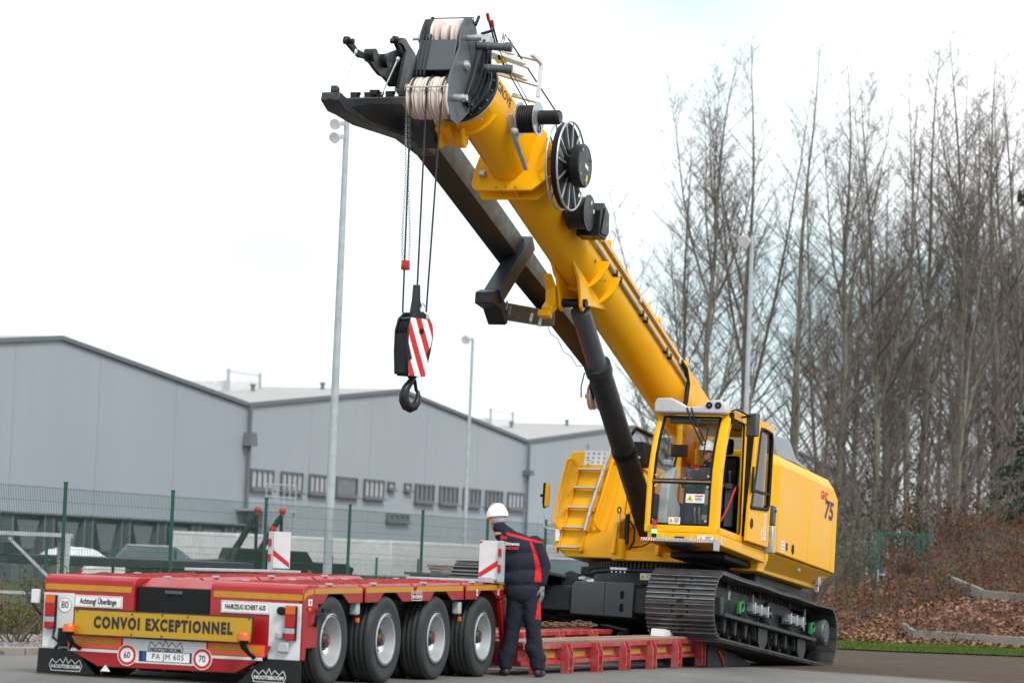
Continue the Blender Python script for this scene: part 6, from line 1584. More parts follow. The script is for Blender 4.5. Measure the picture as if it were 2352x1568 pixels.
mb = MB(); mb.prism([(2.0, 1.5), (2.6, 1.5), (2.56, 1.98), (2.32, 2.28), (2.22, 2.28), (2.2, 1.9), (2.0, 1.8)], XZ, y0c + .10, y0c + .23); mb.box(2.25, 2.50, y0c + .10, y0c + .20, 2.28, 2.36); mb.build('console', M['cabgrey'], cab, bevel=.02)
mb = MB(); mb.box(2.24, 2.30, y0c + .14, y0c + .36, 2.42, 2.58); mb.tube([(2.3, y0c + .2, 2.28), (2.27, y0c + .22, 2.44)], .015, 8); mb.build('display_screen', M['black'], cab, bevel=.01)
mb = MB(); mb.box(2.32, 2.5, 1.36, 1.50, 1.78, 1.98); mb.box(2.2, 2.4, 1.30, 1.42, 1.60, 1.66); mb.tube([(2.3, 1.20, 1.5), (2.45, 1.22, 1.68), (2.45, 1.22, 1.75)], .012, 6); mb.tube([(2.3, 1.26, 1.5), (2.45, 1.28, 1.68), (2.45, 1.28, 1.75)], .012, 6); mb.build('pedal_column', M['cabgrey'], cab, bevel=.01)
mb = MB(); mb.tube([(1.7, 1.54, 2.1), (1.9, 1.50, 1.8), (2.1, 1.42, 1.5)], .012, 6); mb.build('red_strap', M['redink'], cab)
# ---------------------------------------------------------------- boom, folded jib, head (s along the boom, y across, v up)
be_ = R(15.1); cb_s, sb_s = math.cos(be_), math.sin(be_)
def BT(s, y, v): return (s * cb_s - v * sb_s, y, 3.58 + s * sb_s + v * cb_s)
def bvec(s, y, v): return Vector((s * cb_s - v * sb_s, y, s * sb_s + v * cb_s))
def bpr(k=1.0, dv=0.0, n=14, W=.29, T_=.375, Bt=.375, v0=.02):
    pts = [(-W * k, v0 + dv)]
    pts += [(-W * k, (T_ - .05) * k + dv), ((-W + .05) * k, T_ * k + dv), ((W - .05) * k, T_ * k + dv), (W * k, (T_ - .05) * k + dv), (W * k, v0 + dv)]
    for i in range(1, n):
        a = math.pi * i / n; pts.append((W * k * math.cos(a), v0 + dv - (Bt + v0) * k * math.sin(a)))
    return pts
boom = empty('boom'); boom.parent = CR
def bsec(s0, s1, k, name, m='yellow', parent=boom, dv=0.0, bev=.006):
    mb = MB(BT); mb.rings([[(s0, y, v) for y, v in bpr(k, dv)], [(s1, y, v) for y, v in bpr(k, dv)]]); return mb.build(name, M[m], parent, bevel=bev, sharp=24)
base = bsec(-2.4, 7.16, 1.0, 'base_section')
s2 = bsec(7.0, 8.64, .93, 'second_section')
bsec(8.62, 8.9, .88, 'third_section')
def plate_s(poly, s0, s1, name, m, parent, bev=.008, hole=None):
    mb = MB(BT); mb.prism(poly, lambda y, v, d: (d, y, v), s0, s1); return mb.build(name, M[m], parent, bevel=bev)
plate_s([(-.42, -.20), (-.43, -.38), (-.40, -.44), (-.34, -.465), (.345, -.465), (.49, -.33), (.49, -.05), (.42, .30), (.30, .42), (-.30, .42), (-.36, .1)], 7.13, 7.17, 'collar_plate', 'yellow', base)
plate_s([(-.41, -.20), (-.42, -.37), (-.38, -.45), (-.32, -.455), (.345, -.455), (.48, -.32), (.48, -.05), (.40, .30), (.30, .42), (-.30, .42), (-.36, .1)], 6.88, 6.91, 'collar_plate', 'yellow', base)
mb = MB(BT); mb.box(6.915, 7.125, .10, .12, -.45, -.30); mb.build('collar_web', M['yellow'], base)
mb = MB(BT); mb.box(6.915, 7.125, -.30, .30, .376, .41); mb.build('collar_web', M['yellow'], base)
for i, y in enumerate((-.1, .02, .14)):
    mb = MB(BT); mb.cyl((7.171, y, -.43), (7.178, y, -.43), .009, n=8); mb.build('bolt', M['midgrey'], base)
mb = MB(BT); mb.box(7.17, 7.24, -.33, -.25, -.30, -.24); mb.build('jib_catch', M['steel'], base, bevel=.01)
# flared collar of the second section with lugs
def arcring(s0, s1, r_in, r_out, a0, a1, name, m, parent, n=26, cv=-.02, ky=1.0):
    mb = MB(BT); rings = []
    for i in range(n + 1):
        a = R(a0 + (a1 - a0) * i / n); c, s = math.cos(a) * ky, math.sin(a)
        rings.append([(s0, r_in * c, cv + r_in * s), (s0, r_out * c, cv + r_out * s), (s1, r_out * c, cv + r_out * s), (s1, r_in * c, cv + r_in * s)])
    mb.rings(rings); return mb.build(name, M[m], parent, bevel=.004)
arcring(8.56, 8.60, .25, .45, -200, -28, 'collar_flange', 'yellow', s2, ky=.86); arcring(8.60, 8.86, .34, .40, -190, -28, 'collar_band', 'yellow', s2, ky=.86)
for y in (-.02, -.30):
    mb = MB(BT); mb.prism([(8.50, -.40), (8.64, -.36), (8.70, -.44), (8.60, -.60), (8.54, -.62), (8.45, -.52)], lambda a, v, d: (a, d, v), y - .02, y + .02); mb.build('collar_lug', M['yellow'], s2, bevel=.01)
mb = MB(BT); mb.cyl((8.72, -.30, -.34), (8.72, .22, -.34), .016, n=10); mb.build('guide_rod', M['sheave'], s2)
mb = MB(BT); mb.prism([(8.72, -.34), (8.10, -.30), (8.12, -.40), (8.50, -.50), (8.72, -.47)], lambda a, v, d: (a, d, v), -.34, -.16); mb.build('jib_pad', M['yellow'], s2, bevel=.012)
mb = MB(BT); mb.prism([(8.9, -.30), (8.5, -.42), (8.35, -.52), (8.5, -.60), (8.8, -.50), (9.0, -.40)], lambda a, v, d: (a, d, v), -.60, -.36); mb.cyl((8.45, -.62, -.50), (8.45, -.34, -.50), .06, n=16); mb.build('jib_latch', M['jib'], s2, bevel=.01)
# lettering on the side of the second section
text('boom_letters', 'GROVE', .15, BT(8.30, .2715, .20), bvec(-1, 0, 0), bvec(0, 0, 1), M['navyink'], s2, .001, 1.0, .003)
# side rail, hose pair and clips
mb = MB(BT); mb.cyl((4.95, .315, .06), (.15, .315, .07), .026, n=12); rl = mb.build('rail_tube', M['dullsteel'], base)
for s in (4.85, 3.75, 3.55, 2.5, 2.3, 1.3, 1.1, .2):
    mb = MB(BT); mb.box(s - .025, s + .025, .288, .350, .025, .100); mb.build('rail_clip', M['black'] if int(s * 10) % 2 else M['steel'], rl, bevel=.004)
mb = MB(BT)
for v in (.205, .225, .245): mb.tube([(4.7, .30, v), (.5, .30, v)], .008, 6)
hp_ = mb.build('hose_pair', M['wood'], base)
for s in (4.45, 2.6, .6):
    mb = MB(BT); mb.box(s - .03, s + .03, .29, .325, .18, .27); mb.build('hose_clip', M['steel'], hp_, bevel=.004)
mb = MB(BT); mb.tube([(.55, .31, .23), (.35, .33, .20), (.2, .34, .05), (.18, .34, -.2), (.22, .33, -.4)], .035, 8); mb.build('hose_bundle', M['black'], base)
for s in (3.85, 1.45, .0):
    mb = MB(BT); mb.prism([(s - .12, .37), (s + .10, .37), (s + .07, .44), (s - .05, .46), (s - .12, .42)], lambda a, v, d: (a, d, v), .08, .20); mb.cyl((s, .06, .44), (s, .24, .44), .04, n=14); g = mb.build('top_bracket', M['yellow'], base, bevel=.01)
    mb = MB(BT); mb.tube([(s + .05, .22, .46), (s + .05, .24, .60), (s - .12, .24, .60), (s - .12, .22, .46)], .008, 6); mb.build('rope_guide', M['steel'], g)
mb = MB(BT); mb.box(-2.0, 4.2, -.1, .1, .376, .40); mb.build('top_strip', M['yellow'], base)
# cylinder lug with half-moon stiffeners
for s_, dv_, k_ in ((4.20, 0, 1), (3.72, 0, 1)):
    arcring(s_, s_ + .03, .30, .47, -172, -8, 'half_moon_rib', 'yellow', base, ky=.84, cv=.06)
for y in (.14, -.14):
    mb = MB(BT); mb.prism([(4.95, -.30), (4.6, -.42), (4.42, -.60), (4.36, -.70), (4.26, -.72), (4.18, -.60), (3.70, -.42), (3.45, -.32)], lambda a, v, d: (a, d, v), y - .02, y + .02); mb.build('cylinder_lug', M['yellow'], base, bevel=.01)
mb = MB(BT); mb.cyl((4.30, -.2, -.62), (4.30, .2, -.62), .055, n=18); mb.build('lug_pin', M['black'], base)
mb = MB(BT); mb.prism([(4.72, -.40), (4.52, -.52), (4.46, -.66), (4.56, -.80), (4.50, -.86), (4.34, -.74), (4.24, -.55)], lambda a, v, d: (a, d, v), -.30, -.17); mb.box(4.46, 4.58, -.33, -.17, -.92, -.84); mb.build('jib_support', M['yellow'], base, bevel=.012)
for s_, y_ in ((4.62, -.38), (4.50, -.30)):
    mb = MB(BT); mb.cyl((s_, y_, -.92), (s_ + .03, y_, -1.04), .018, n=8); mb.build('support_pin', M['steel'], base)
for s_, v_ in ((4.45, -.1), (4.0, -.16)):
    mb = MB(BT); mb.cyl((s_, .285, v_), (s_, .292, v_), .02, n=12); mb.build('rib_hole', M['midgrey'], base)
# cable reels on the side
def lath(s, y, v, prof, n=36, mi=0, mb=None):
    mb.lathe((s, y, v), (0, 1, 0), prof, n, mi)
RS, RV, RY = 6.82, .03, .58
mb = MB(BT); lath(RS, RY, RV, [(0, .10), (0, .515), (.05, .515), (.05, .10)], 48, 0, mb)
reel = mb.build('cable_drum', M['black'], boom, sharp=30)
mb = MB(BT)
for k in range(12):
    rr_ = .22 + k * .0245; mb.torus((RS, RY + .052, RV), (0, 1, 0), rr_, .009, 48, 6)
mb.build('cable_coil', M['satin'], reel)
for yy in (-.05, .085):
    mb = MB(BT); mb.torus((RS, RY + yy, RV), (0, 1, 0), .53, .013, 60, 8); mb.build('rim_hoop', M['steel'], reel)
for yy in (-.045, .08):
    for k in range(12):
        a = 2 * math.pi * (k + .5) / 12; mb = MB(BT); mb.beam((RS + .17 * math.cos(a), RY + yy, RV + .17 * math.sin(a)), (RS + .53 * math.cos(a), RY + yy, RV + .53 * math.sin(a)), .022, .014, up=(0, 1, 0)); mb.build('spoke', M['steel'], reel)
mb = MB(BT); lath(RS, RY + .05, RV, [(0, .20), (.09, .21), (.10, .26), (.20, .265), (.215, .25), (.217, .001)], 36, 0, mb); hb = mb.build('drum_hub', M['satin'], reel, sharp=30)
mb = MB(BT); mb.box(RS - .10, RS + .02, RY + .2675, RY + .2695, RV - .02, RV + .03, 0); mb.box(RS - .13, RS - .07, RY + .2675, RY + .2695, RV - .16, RV - .08, 1); mb.build('hub_stickers', [M['label'], M['warn']], hb, smooth=False)
for a in (0.6, 2.4, 4.2, 5.4):
    mb = MB(BT); c = (RS + .22 * math.cos(a), RY + .266, RV + .22 * math.sin(a)); mb.cyl(c, (c[0], c[1] + .012, c[2]), .014, n=8); mb.build('hub_bolt', M['steel'], hb)
mb = MB(BT); mb.beam((RS, .30, RV), (RS, RY - .05, RV), .14, .20); mb.prism([(RS - .3, -.2), (RS + .28, -.15), (RS + .1, .25), (RS - .1, .25)], lambda a, v, d: (a, d, v), .295, .34); mb.build('reel_bracket', M['yellow'], boom, bevel=.01)
SS, SV = 8.02, .03
mb = MB(BT); lath(SS, .40, SV, [(0, .05), (0, .20), (.012, .20), (.012, .05)], 32, 0, mb); lath(SS, .62, SV, [(0, .05), (0, .20), (.012, .20), (.012, .05)], 32, 0, mb)
r2 = mb.build('small_cable_reel', M['steel'], boom, sharp=30)
mb = MB(BT); lath(SS, .413, SV, [(0, .16)] + [(.0 + .2 * k / 14, .165 if k % 2 else .155) for k in range(15)] + [(.206, .16)], 30, 0, mb); mb.build('wound_cable', M['black'], r2)
mb = MB(BT); lath(SS - .02, .634, SV + .03, [(0, .05), (.01, .085), (.24, .085), (.26, .07), (.262, .001)], 24, 0, mb); mb.build('reel_motor', M['satin'], r2)
mb = MB(BT); mb.torus((SS - .05, .640, SV - .10), (0, 1, 0), .045, .006, 20, 6); mb.build('cable_loop', M['black'], r2)
mb = MB(BT); mb.beam((8.1, .37, -.18), (7.35, .31, -.28), .045, .05, up=(0, 1, 0)); mb.beam((8.12, .31, .04), (7.95, .37, -.2), .04, .05, up=(0, 1, 0)); mb.ball((8.08, .38, -.16), .05); mb.build('reel_arm', M['dullsteel'], r2, bevel=.006)
QS, QV = 5.72, -.05
mb = MB(BT); lath(QS, .32, QV, [(0, .06), (0, .20), (.02, .22), (.04, .20), (.22, .20), (.24, .225), (.26, .225), (.262, .05)], 32, 0, mb); r3 = mb.build('side_winch', M['satin'], boom, sharp=30)
mb = MB(BT); mb.prism([(5.44, -.22), (5.18, -.16), (5.08, -.02), (5.18, .20), (5.42, .24), (5.50, .10)], lambda a, v, d: (a, d, v), .34, .64); mb.prism([(5.40, -.18), (5.20, -.12), (5.15, -.02), (5.22, .14), (5.40, .18)], lambda a, v, d: (a, d, v), .641, .66); mb.build('gearbox', M['satin'], r3, bevel=.02)
for s_, v_ in ((5.72, .08), (5.60, .02)):
    mb = MB(BT); mb.box(s_ - .012, s_ + .012, .5825, .590, v_ - .02, v_ + .03); mb.build('white_mark', M['label'], r3)
mb = MB(BT); mb.tube([(5.25, .5, -.2), (5.05, .48, -.2), (4.98, .4, -.08), (5.1, .36, -.02)], .016, 8); mb.box(4.98, 5.08, .2, .36, .06, .2); mb.build('winch_bracket', M['yellow'], r3)
# rope running from the side winch to the boom head
mb = MB(BT); mb.cyl((7.12, .52, .55), (8.35, .22, .92), .010, n=6); mb.cyl((5.8, .45, .16), (6.8, .50, .56), .004, n=4); mb.cyl((8.6, .24, .62), (8.05, .5, .22), .005, n=5); mb.cyl((8.5, .20, .62), (7.98, .45, .22), .008, n=5); mb.build('running_rope', M['rope'], boom)

# boom head
head = empty('boom_head'); head.parent = boom
for i, (s0, s1, rr_) in enumerate(((8.90, 8.94, .455), (8.99, 9.05, .42), (9.12, 9.16, .36))):
    arcring(s0, s1, rr_ - .17, rr_, -200, 35, 'head_flange', 'grey', head, ky=.92)
arcring(8.895, 8.90, .40, .462, -195, 30, 'flange_edge', 'dullsteel', head, ky=.92)
for k in range(13):
    a = R(-190 + 18 * k); mb = MB(BT); c = (8.94, .42 * .92 * math.cos(a), -.02 + .42 * math.sin(a)); mb.cyl(c, (8.955, c[1], c[2]), .012, n=6); mb.build('flange_bolt', M['steel'], head)
mb = MB(BT); mb.rings([[(8.88, y, v) for y, v in bpr(.84)], [(9.35, y, v) for y, v in bpr(.72)]]); mb.build('head_tube', M['grey'], head, bevel=.008)
hpoly = [(8.95, .34), (9.30, .40), (9.45, .52), (9.58, .50), (9.74, .40), (9.80, .20), (9.76, .02), (9.84, -.22), (9.90, -.48), (9.84, -.70), (9.66, -.84), (9.44, -.80), (9.25, -.58), (9.02, -.34), (8.95, -.2)]
for y in (-.235, .235):
    mb = MB(BT); mb.prism(hpoly, lambda a, v, d: (a, d, v), y - .013, y + .013); mb.build('side_plate', M['midgrey'] if y > 0 else M['grey'], head, bevel=.006)
mb = MB(BT); mb.obox((9.80, 0, -.10), (.012, 0, .0), (0, .22, 0), (.045 * 0, 0, .19)); mb.build('front_plate', M['midgrey'], head, bevel=.006)
mb = MB(BT); mb.prism([(9.70, .10), (9.72, .10), (9.80, .10), (9.80, .02), (9.70, .0)], lambda a, v, d: (a, d, v), -.22, .22); mb.build('cross_plate', M['grey'], head, bevel=.006)
for y in (-.20, -.155, -.11):
    mb = MB(BT); mb.box(9.79, 9.83, y, y + .018, -.36, .16); mb.build('rope_strake', M['grey'], head, bevel=.004)
def sheave(s, y, v, r_, w, parent, name='sheave', m='sheave'):
    mb = MB(BT); mb.lathe((s, y - w / 2, v), (0, 1, 0), [(0, r_ * .35), (0, r_ * .97), (w * .10, r_), (w * .30, r_ * .97), (w * .42, r_ * .88), (w * .58, r_ * .88), (w * .70, r_ * .97), (w * .90, r_), (w, r_ * .97), (w, r_ * .35)], 40); return mb.build(name, M[m], parent, sharp=50)
for i in range(5): sheave(9.66, -.20 + .10 * i, -.57, .24, .092, head)
mb = MB(BT); mb.cyl((9.66, -.30, -.57), (9.66, .36, -.57), .045, n=18); mb.cyl((9.66, .30, -.57), (9.66, .40, -.57), .035, n=16); mb.build('sheave_axle', M['steel'], head)
for y in (-.10, .15): sheave(9.58, y, .24, .215, .075, head)
mb = MB(BT); mb.cyl((9.58, -.34, .24), (9.58, .20, .24), .055, n=18); mb.cyl((9.58, .24, .24), (9.58, .42, .24), .038, n=16); mb.cyl((9.58, -.42, .24), (9.58, -.3, .24), .02, n=10); mb.build('top_axle', M['steel'], head)
mb = MB(BT); mb.cyl((9.60, -.02, .24), (9.60, .05, .24), .14, n=20); mb.build('axle_drum', M['sheave'], head)
mb = MB(BT); mb.tube([(9.50, -.25, .46), (9.53, -.25, .53), (9.53, .25, .53), (9.50, .25, .46)], .007, 6); mb.ball((9.53, -.25, .53), .022); mb.build('rope_keeper', M['black'], head)
mb = MB(BT); mb.tube([(9.93, -.25, -.57), (9.93, .25, -.57)], .009, 6); mb.build('rope_keeper', M['dullsteel'], head)
for s_, v_ in ((9.30, .30), (9.18, .08)):
    mb = MB(BT); mb.cyl((s_, .25, v_), (s_ - .10, .62, v_ + .02), .045, n=16); mb.cyl((s_ - .08, .56, v_ + .02), (s_ - .1, .64, v_ + .02), .055, n=16); mb.cyl((s_ - .03, .36, v_), (s_ - .04, .39, v_), .055, n=16); mb.build('jib_pin', M['midgrey'], head)
mb = MB(BT); mb.lathe((9.52, .25, -.08), (0, 1, 0), [(0, .06), (.03, .055), (.032, .03), (.05, .028), (.05, .001)], 20); mb.build('pin_boss', M['steel'], head)
for (a_, b_) in (((9.55, .30, .42), (9.50, .30, .56)), ((9.35, .30, .42), (9.28, .40, .50))):
    mb = MB(BT); mb.cyl(a_, b_, .018, n=8); mb.build('stub', M['black'], head)
for k in range(3):
    mb = MB(BT); s_ = 9.02 + .11 * k; mb.tube([(s_, .30, .40), (s_ + .03, .34, .20), (s_ + .05, .36, -.05), (s_ + .10, .33, -.30), (s_ + .2, .28, -.5)], .02, 6); mb.build('head_hose', M['black'], head)
mb = MB(BT); mb.prism([(8.98, .36), (9.28, .30), (9.34, -.1), (9.45, -.50), (9.2, -.45), (9.0, -.2)], lambda a, v, d: (a, d, v), .25, .30); mb.build('wear_shield', M['grey'], head, bevel=.01)
mb = MB(BT); mb.tube([(9.0, .42, .5), (9.05, .44, .60), (9.1, .46, .56), (9.15, .5, .46)], .005, 5); mb.tube([(8.9, .40, .52), (8.98, .44, .62), (9.0, .48, .55)], .005, 5); mb.build('loose_wire', M['rope'], head)
# bright tubular rope guide frame on top
gf = empty('guide_frame'); gf.parent = boom
def rod(a, b_, r_=.030, m='white', nm='guide_bar'):
    mb = MB(BT); mb.beam(a, b_, r_ * 1.5, r_ * 1.5, up=(0, 0, 1)); return mb.build(nm, M[m], gf, bevel=.004)
for v in (.44, .60):
    rod((8.72, .05, v), (8.15, .40, v + .10)); rod((8.60, .05, v + .02), (8.02, .40, v + .12))
rod((8.80, .0, .44), (8.10, .05, .68)); rod((8.05, .42, .40), (8.05, .42, .88)); rod((7.92, .42, .42), (7.92, .42, .95)); rod((8.05, .42, .88), (7.75, .44, .92)); rod((8.2, .30, .45), (8.2, .30, .85)); rod((7.75, .44, .92), (7.68, .44, .50)); rod((8.2, .1, .85), (7.8, .44, .93)); rod((8.3, .1, .5), (7.8, .46, .60)); rod((8.45, .1, .62), (8.2, .30, .75)); rod((7.66, .46, .45), (7.9, .2, .42))
mb = MB(BT); mb.box(8.32, 8.42, .12, .24, .60, .70); mb.build('pulley_block', M['paleyellow'], gf, bevel=.01)
mb = MB(BT); mb.box(8.62, 8.78, .06, .16, .60, .76); mb.build('sensor_box', M['cabgrey'], gf, bevel=.012)
for ds in (0, .16):
    mb = MB(BT); mb.cyl((8.45 - ds, .20, .58), (8.78 - ds, .12, .92), .012, n=8); w_ = mb.build('wand', M['black'], gf)
    mb = MB(BT); mb.cyl((8.78 - ds, .12, .92), (8.84 - ds, .11, .985), .020, n=10); mb.build('wand_tip', M['redlens'], w_)

# folded jib carried along the far side of the boom
jib = empty('folded_jib'); jib.parent = CR
jy0, jy1 = -.86, -.64
def jsec(s, vb, vt, c=.02): return [(s, jy0, vb + c), (s, jy0 + c, vb), (s, jy1 - .01, vb + .13), (s, jy1, vb + .14), (s, jy1, vt - c), (s, jy1 - c, vt), (s, jy0 + c, vt), (s, jy0, vt - c)]
mb = MB(BT); mb.rings([jsec(.9, -.16, .08), jsec(2.6, -.22, .12), jsec(4.8, -.33, .12), jsec(7.9, -.40, .11)]); jb = mb.build('jib_beam', M['jib'], jib, bevel=.006, sharp=20)
npoly = [(10.72, -1.05), (10.52, -1.02), (9.94, -.70), (9.01, -.19), (8.65, .03), (8.0, .10), (7.88, .10), (7.88, -.38), (8.61, -.53), (9.04, -.69), (9.81, -.98), (10.27, -1.10), (10.49, -1.17), (10.71, -1.15)]
mb = MB(BT); mb.prism(npoly, lambda a, v, d: (a, d, v), jy0, jy1)
jt = mb.build('jib_nose', M['jib'], jib, bevel=.01)
mb = MB(BT); mb.prism([(10.35, -1.04), (9.8, -.92), (9.0, -.62), (8.7, -.46), (8.72, -.30), (9.1, -.34), (9.9, -.76)], lambda a, v, d: (a, d, v), jy1 + .001, jy1 + .006); mb.build('nose_dark_sheet', M['black'], jt)  # flat black sheet painting the dark hollow inside the nose
for s_, v_ in ((10.66, -1.12), (10.58, -.98)):
    mb = MB(BT); mb.prism([(s_ - .05, v_ - .05), (s_ + .06, v_ - .02), (s_ + .07, v_ + .05), (s_ + .0, v_ + .05)], lambda a, v, d: (a, d, v), -.80, -.72); mb.build('nose_hook', M['jib'], jt, bevel=.008)
for s_, v_ in ((9.75, -.60), (9.5, -.46), (9.62, -.50), (10.1, -.79), (9.2, -.29)):
    mb = MB(BT); mb.box(s_ - .05, s_ + .04, -.79, -.71, v_ - .02, v_ + .05); mb.cyl((s_, -.81, v_ + .05), (s_, -.69, v_ + .05), .02, n=10); mb.build('nose_bracket', M['black'], jt, bevel=.01)
mb = MB(BT); mb.box(8.85, 9.02, -.80, -.66, -.10, -.02); mb.build('white_pad', M['white'], jt, bevel=.01)
# jib fork
fpol = [(10.6, -.29), (10.53, -.25), (10.42, -.25), (10.27, -.26), (10.13, -.22), (9.98, -.17), (9.85, -.06), (9.66, .01), (9.45, .13), (9.31, .24), (9.19, .33), (9.28, .35), (9.38, .33), (9.35, .42), (9.26, .46), (9.13, .45), (8.94, .45), (8.87, .43), (8.75, .3), (8.63, .29), (8.61, .16), (9.21, -.17), (9.3, -.16), (9.44, -.17), (9.55, -.21), (9.73, -.22), (9.86, -.22), (9.99, -.24), (10.17, -.32), (10.38, -.34), (10.55, -.35), (10.61, -.36)]
_unused = [(10.62, -.28), (10.55, -.40), (10.2, -.42), (9.75, -.36), (9.35, -.24), (9.0, -.10), (8.7, .04), (8.6, .22), (8.78, .34), (8.95, .42), (9.2, .46), (9.36, .46), (9.42, .38), (9.3, .30), (9.38, .20), (9.5, .10), (9.75, .02), (9.95, -.04), (10.15, -.16), (10.4, -.22)]
mb = MB(BT); mb.prism(fpol, lambda a, v, d: (a, d, v), -.79, -.75); mb.build('fork_plate', M['satin'], jib, bevel=.008)
mb = MB(BT); mb.prism([(a - .03, v - .01) for a, v in fpol[10:22]], lambda a, v, d: (a, d, v), -.71, -.67); mb.build('fork_plate', M['jib'], jib, bevel=.008)
for s_, v_ in ((9.88, -.13), (9.50, .0), (9.3, .38), (10.5, -.30), (9.0, .2), (8.95, .38)):
    mb = MB(BT); mb.cyl((s_, -.82, v_), (s_, -.70, v_), .075 if s_ < 10 and s_ > 9.45 else .032, n=16); mb.build('fork_bush', M['satin'], jib)
for (a_, b_) in (((10.30, -.75, -.30), (10.45, -.75, -.98)), ((9.36, -.66, .12), (9.62, -.66, -.50))):
    mb = MB(BT); mb.cyl(a_, b_, .010, n=8); mb.cyl(a_, tuple(Vector(a_).lerp(Vector(b_), .07)), .022, n=8); mb.build('tie_rod', M['steel'], jib)
# stay arm and foot under the jib
mb = MB(BT); mb.beam((4.52, -.66, .12), (5.22, -.70, -.96), .20, .22, up=(0, 1, 0)); sa = mb.build('stay_arm', M['jib'], jib, bevel=.012)
mb = MB(BT); mb.beam((5.0, -.74, -1.04), (3.1, -.74, -.30), .20, .19, up=(0, 1, 0)); mb.build('stay_foot', M['jib'], jib, bevel=.012)
mb = MB(BT); mb.prism([(5.40, -1.14), (5.44, -1.0), (5.30, -.90), (5.0, -.92), (4.88, -1.0), (4.78, -1.12), (4.84, -1.18), (5.1, -1.08)], lambda a, v, d: (a, d, v), -.86, -.62); mb.build('foot_block', M['satin'], jib, bevel=.015)
for s_ in (4.82, 4.95):
    mb = MB(BT); mb.box(s_ - .012, s_ + .012, -.62, -.60, -1.02, -.90); mb.build('clip', M['steel'], jib)
# pulleys at the lower end, loose cable
for y in (-.80, -.68): sheave(.80, y, -.42, .19, .06, jib)
mb = MB(BT); mb.prism([(1.2, -.1), (.9, -.15), (.72, -.45), (.85, -.5), (1.1, -.42)], lambda a, v, d: (a, d, v), -.76, -.72); mb.cyl((.8, -.9, -.42), (.8, -.58, -.42), .03, n=12); mb.tube([(1.1, -.86, -.20), (1.12, -.87, -.42), (1.05, -.87, -.55)], .010, 6); mb.build('pulley_bracket', M['black'], jib)
mb = MB(BT); mb.tube([(2.9, -.865, -.20), (2.6, -.87, -.29), (2.3, -.87, -.23), (2.0, -.87, -.29), (1.7, -.87, -.22), (1.4, -.87, -.24), (1.25, -.86, -.16)], .005, 5); mb.build('loose_cable', M['rope'], jib)
# ---------------------------------------------------------------- hook block, ropes and limit weight
def bW(s, y, v): return CM @ Vector(BT(s, y, v))
hx, hy = -1.09, 34.68
HK = empty('hook_block', (hx, hy, 3.22), R(43)); tag(HK, 'black crane hook block with red and white striped cheek plate hanging on three ropes', 'hook block')
# local: +x lateral along the plate, -y out of the striped plate
HP = lambda x, z, d: (x, d, z)
cheek = [(-.17, .02), (.09, .0), (.16, .28), (.19, .46), (.18, .55), (.12, .66), (.03, .72), (-.07, .71), (-.15, .64), (-.19, .50), (-.19, .28)]
mb = MB(); mb.prism(cheek, HP, -.115, -.095); mb.prism(cheek, HP, .095, .115); ck = mb.build('cheek_plates', M['satin'], HK, bevel=.006)
mb = MB(); mb.box(-.185, -.165, -.094, .094, .02, .47); mb.box(-.15, .08, -.094, .094, .0, .03); mb.build('body_plate', M['black'], HK, bevel=.008)
for y in (-.05, 0, .05):
    mb = MB(); mb.lathe((0, y - .02, .50), (0, 1, 0), [(0, .04), (0, .17), (.012, .165), (.02, .145), (.028, .165), (.04, .17), (.04, .04)], 30); mb.build('sheave', M['black'], HK)
mb = MB(); mb.cyl((0, -.13, .50), (0, .13, .50), .03, n=16); mb.build('sheave_pin', M['satin'], HK)
for z in (.64,):
    mb = MB(); mb.beam((-.11, -.094, z), (-.11, .094, z), .03, .02); mb.build('spacer', M['midgrey'], HK, bevel=.004)
mb = MB(); mb.box(.06, .10, -.13, -.116, .64, .70); mb.build('latch_plate', M['dullsteel'], ck, bevel=.004)
# striped plate, built as bands cut from one outline
outl = [(-.155, .64), (-.175, .55), (-.175, .36), (-.115, .19), (-.165, .15), (-.155, .0), (.085, .0), (.13, .17), (.085, .25), (.15, .34), (.175, .48), (.165, .58), (.125, .64)]
def clip_poly(poly, a, b, c):   # keep a*x+b*z<=c
    res = []
    for i in range(len(poly)):
        p, q = poly[i], poly[(i + 1) % len(poly)]; dp, dq = a * p[0] + b * p[1] - c, a * q[0] + b * q[1] - c
        if dp <= 0: res.append(p)
        if dp * dq < 0:
            t_ = dp / (dp - dq); res.append((p[0] + (q[0] - p[0]) * t_, p[1] + (q[1] - p[1]) * t_))
    return res
mb = MB(); mb.prism(outl, HP, -.1185, -.1165); stp = mb.build('striped_plate', M['label'], ck, smooth=False)
for lo, hi in ((-.60, -.505), (-.415, -.305) , (-.215, -.10)):
    pass
mb = MB()
a_, b_ = .92, .40
for lo, hi in ((-.30, -.08), (.0, .01)): pass
tris = []
for i in range(-3, 5):
    lo = .02 + i * .155; hi = lo + .075
    # non-convex outline: clip each convex half separately
    for half in ([(-.155, .64), (-.175, .55), (-.175, .36), (-.115, .19), (.13, .17), (.085, .25), (.15, .34), (.175, .48), (.165, .58), (.125, .64)], [(-.115, .189), (-.165, .15), (-.155, .0), (.085, .0), (.13, .169)]):
        p = clip_poly(clip_poly(half, a_, b_, hi), -a_, -b_, -lo)
        if len(p) >= 3: mb.prism(p, HP, -.1205, -.119)
mb.build('red_stripes', M['orange'] if False else M['redink'], stp, smooth=False)
mb = MB(); mb.lathe((0, -.119, .50), (0, -1, 0), [(0, .028), (.02, .026), (.024, .001)], 16); mb.build('axle_end', M['black'], ck)
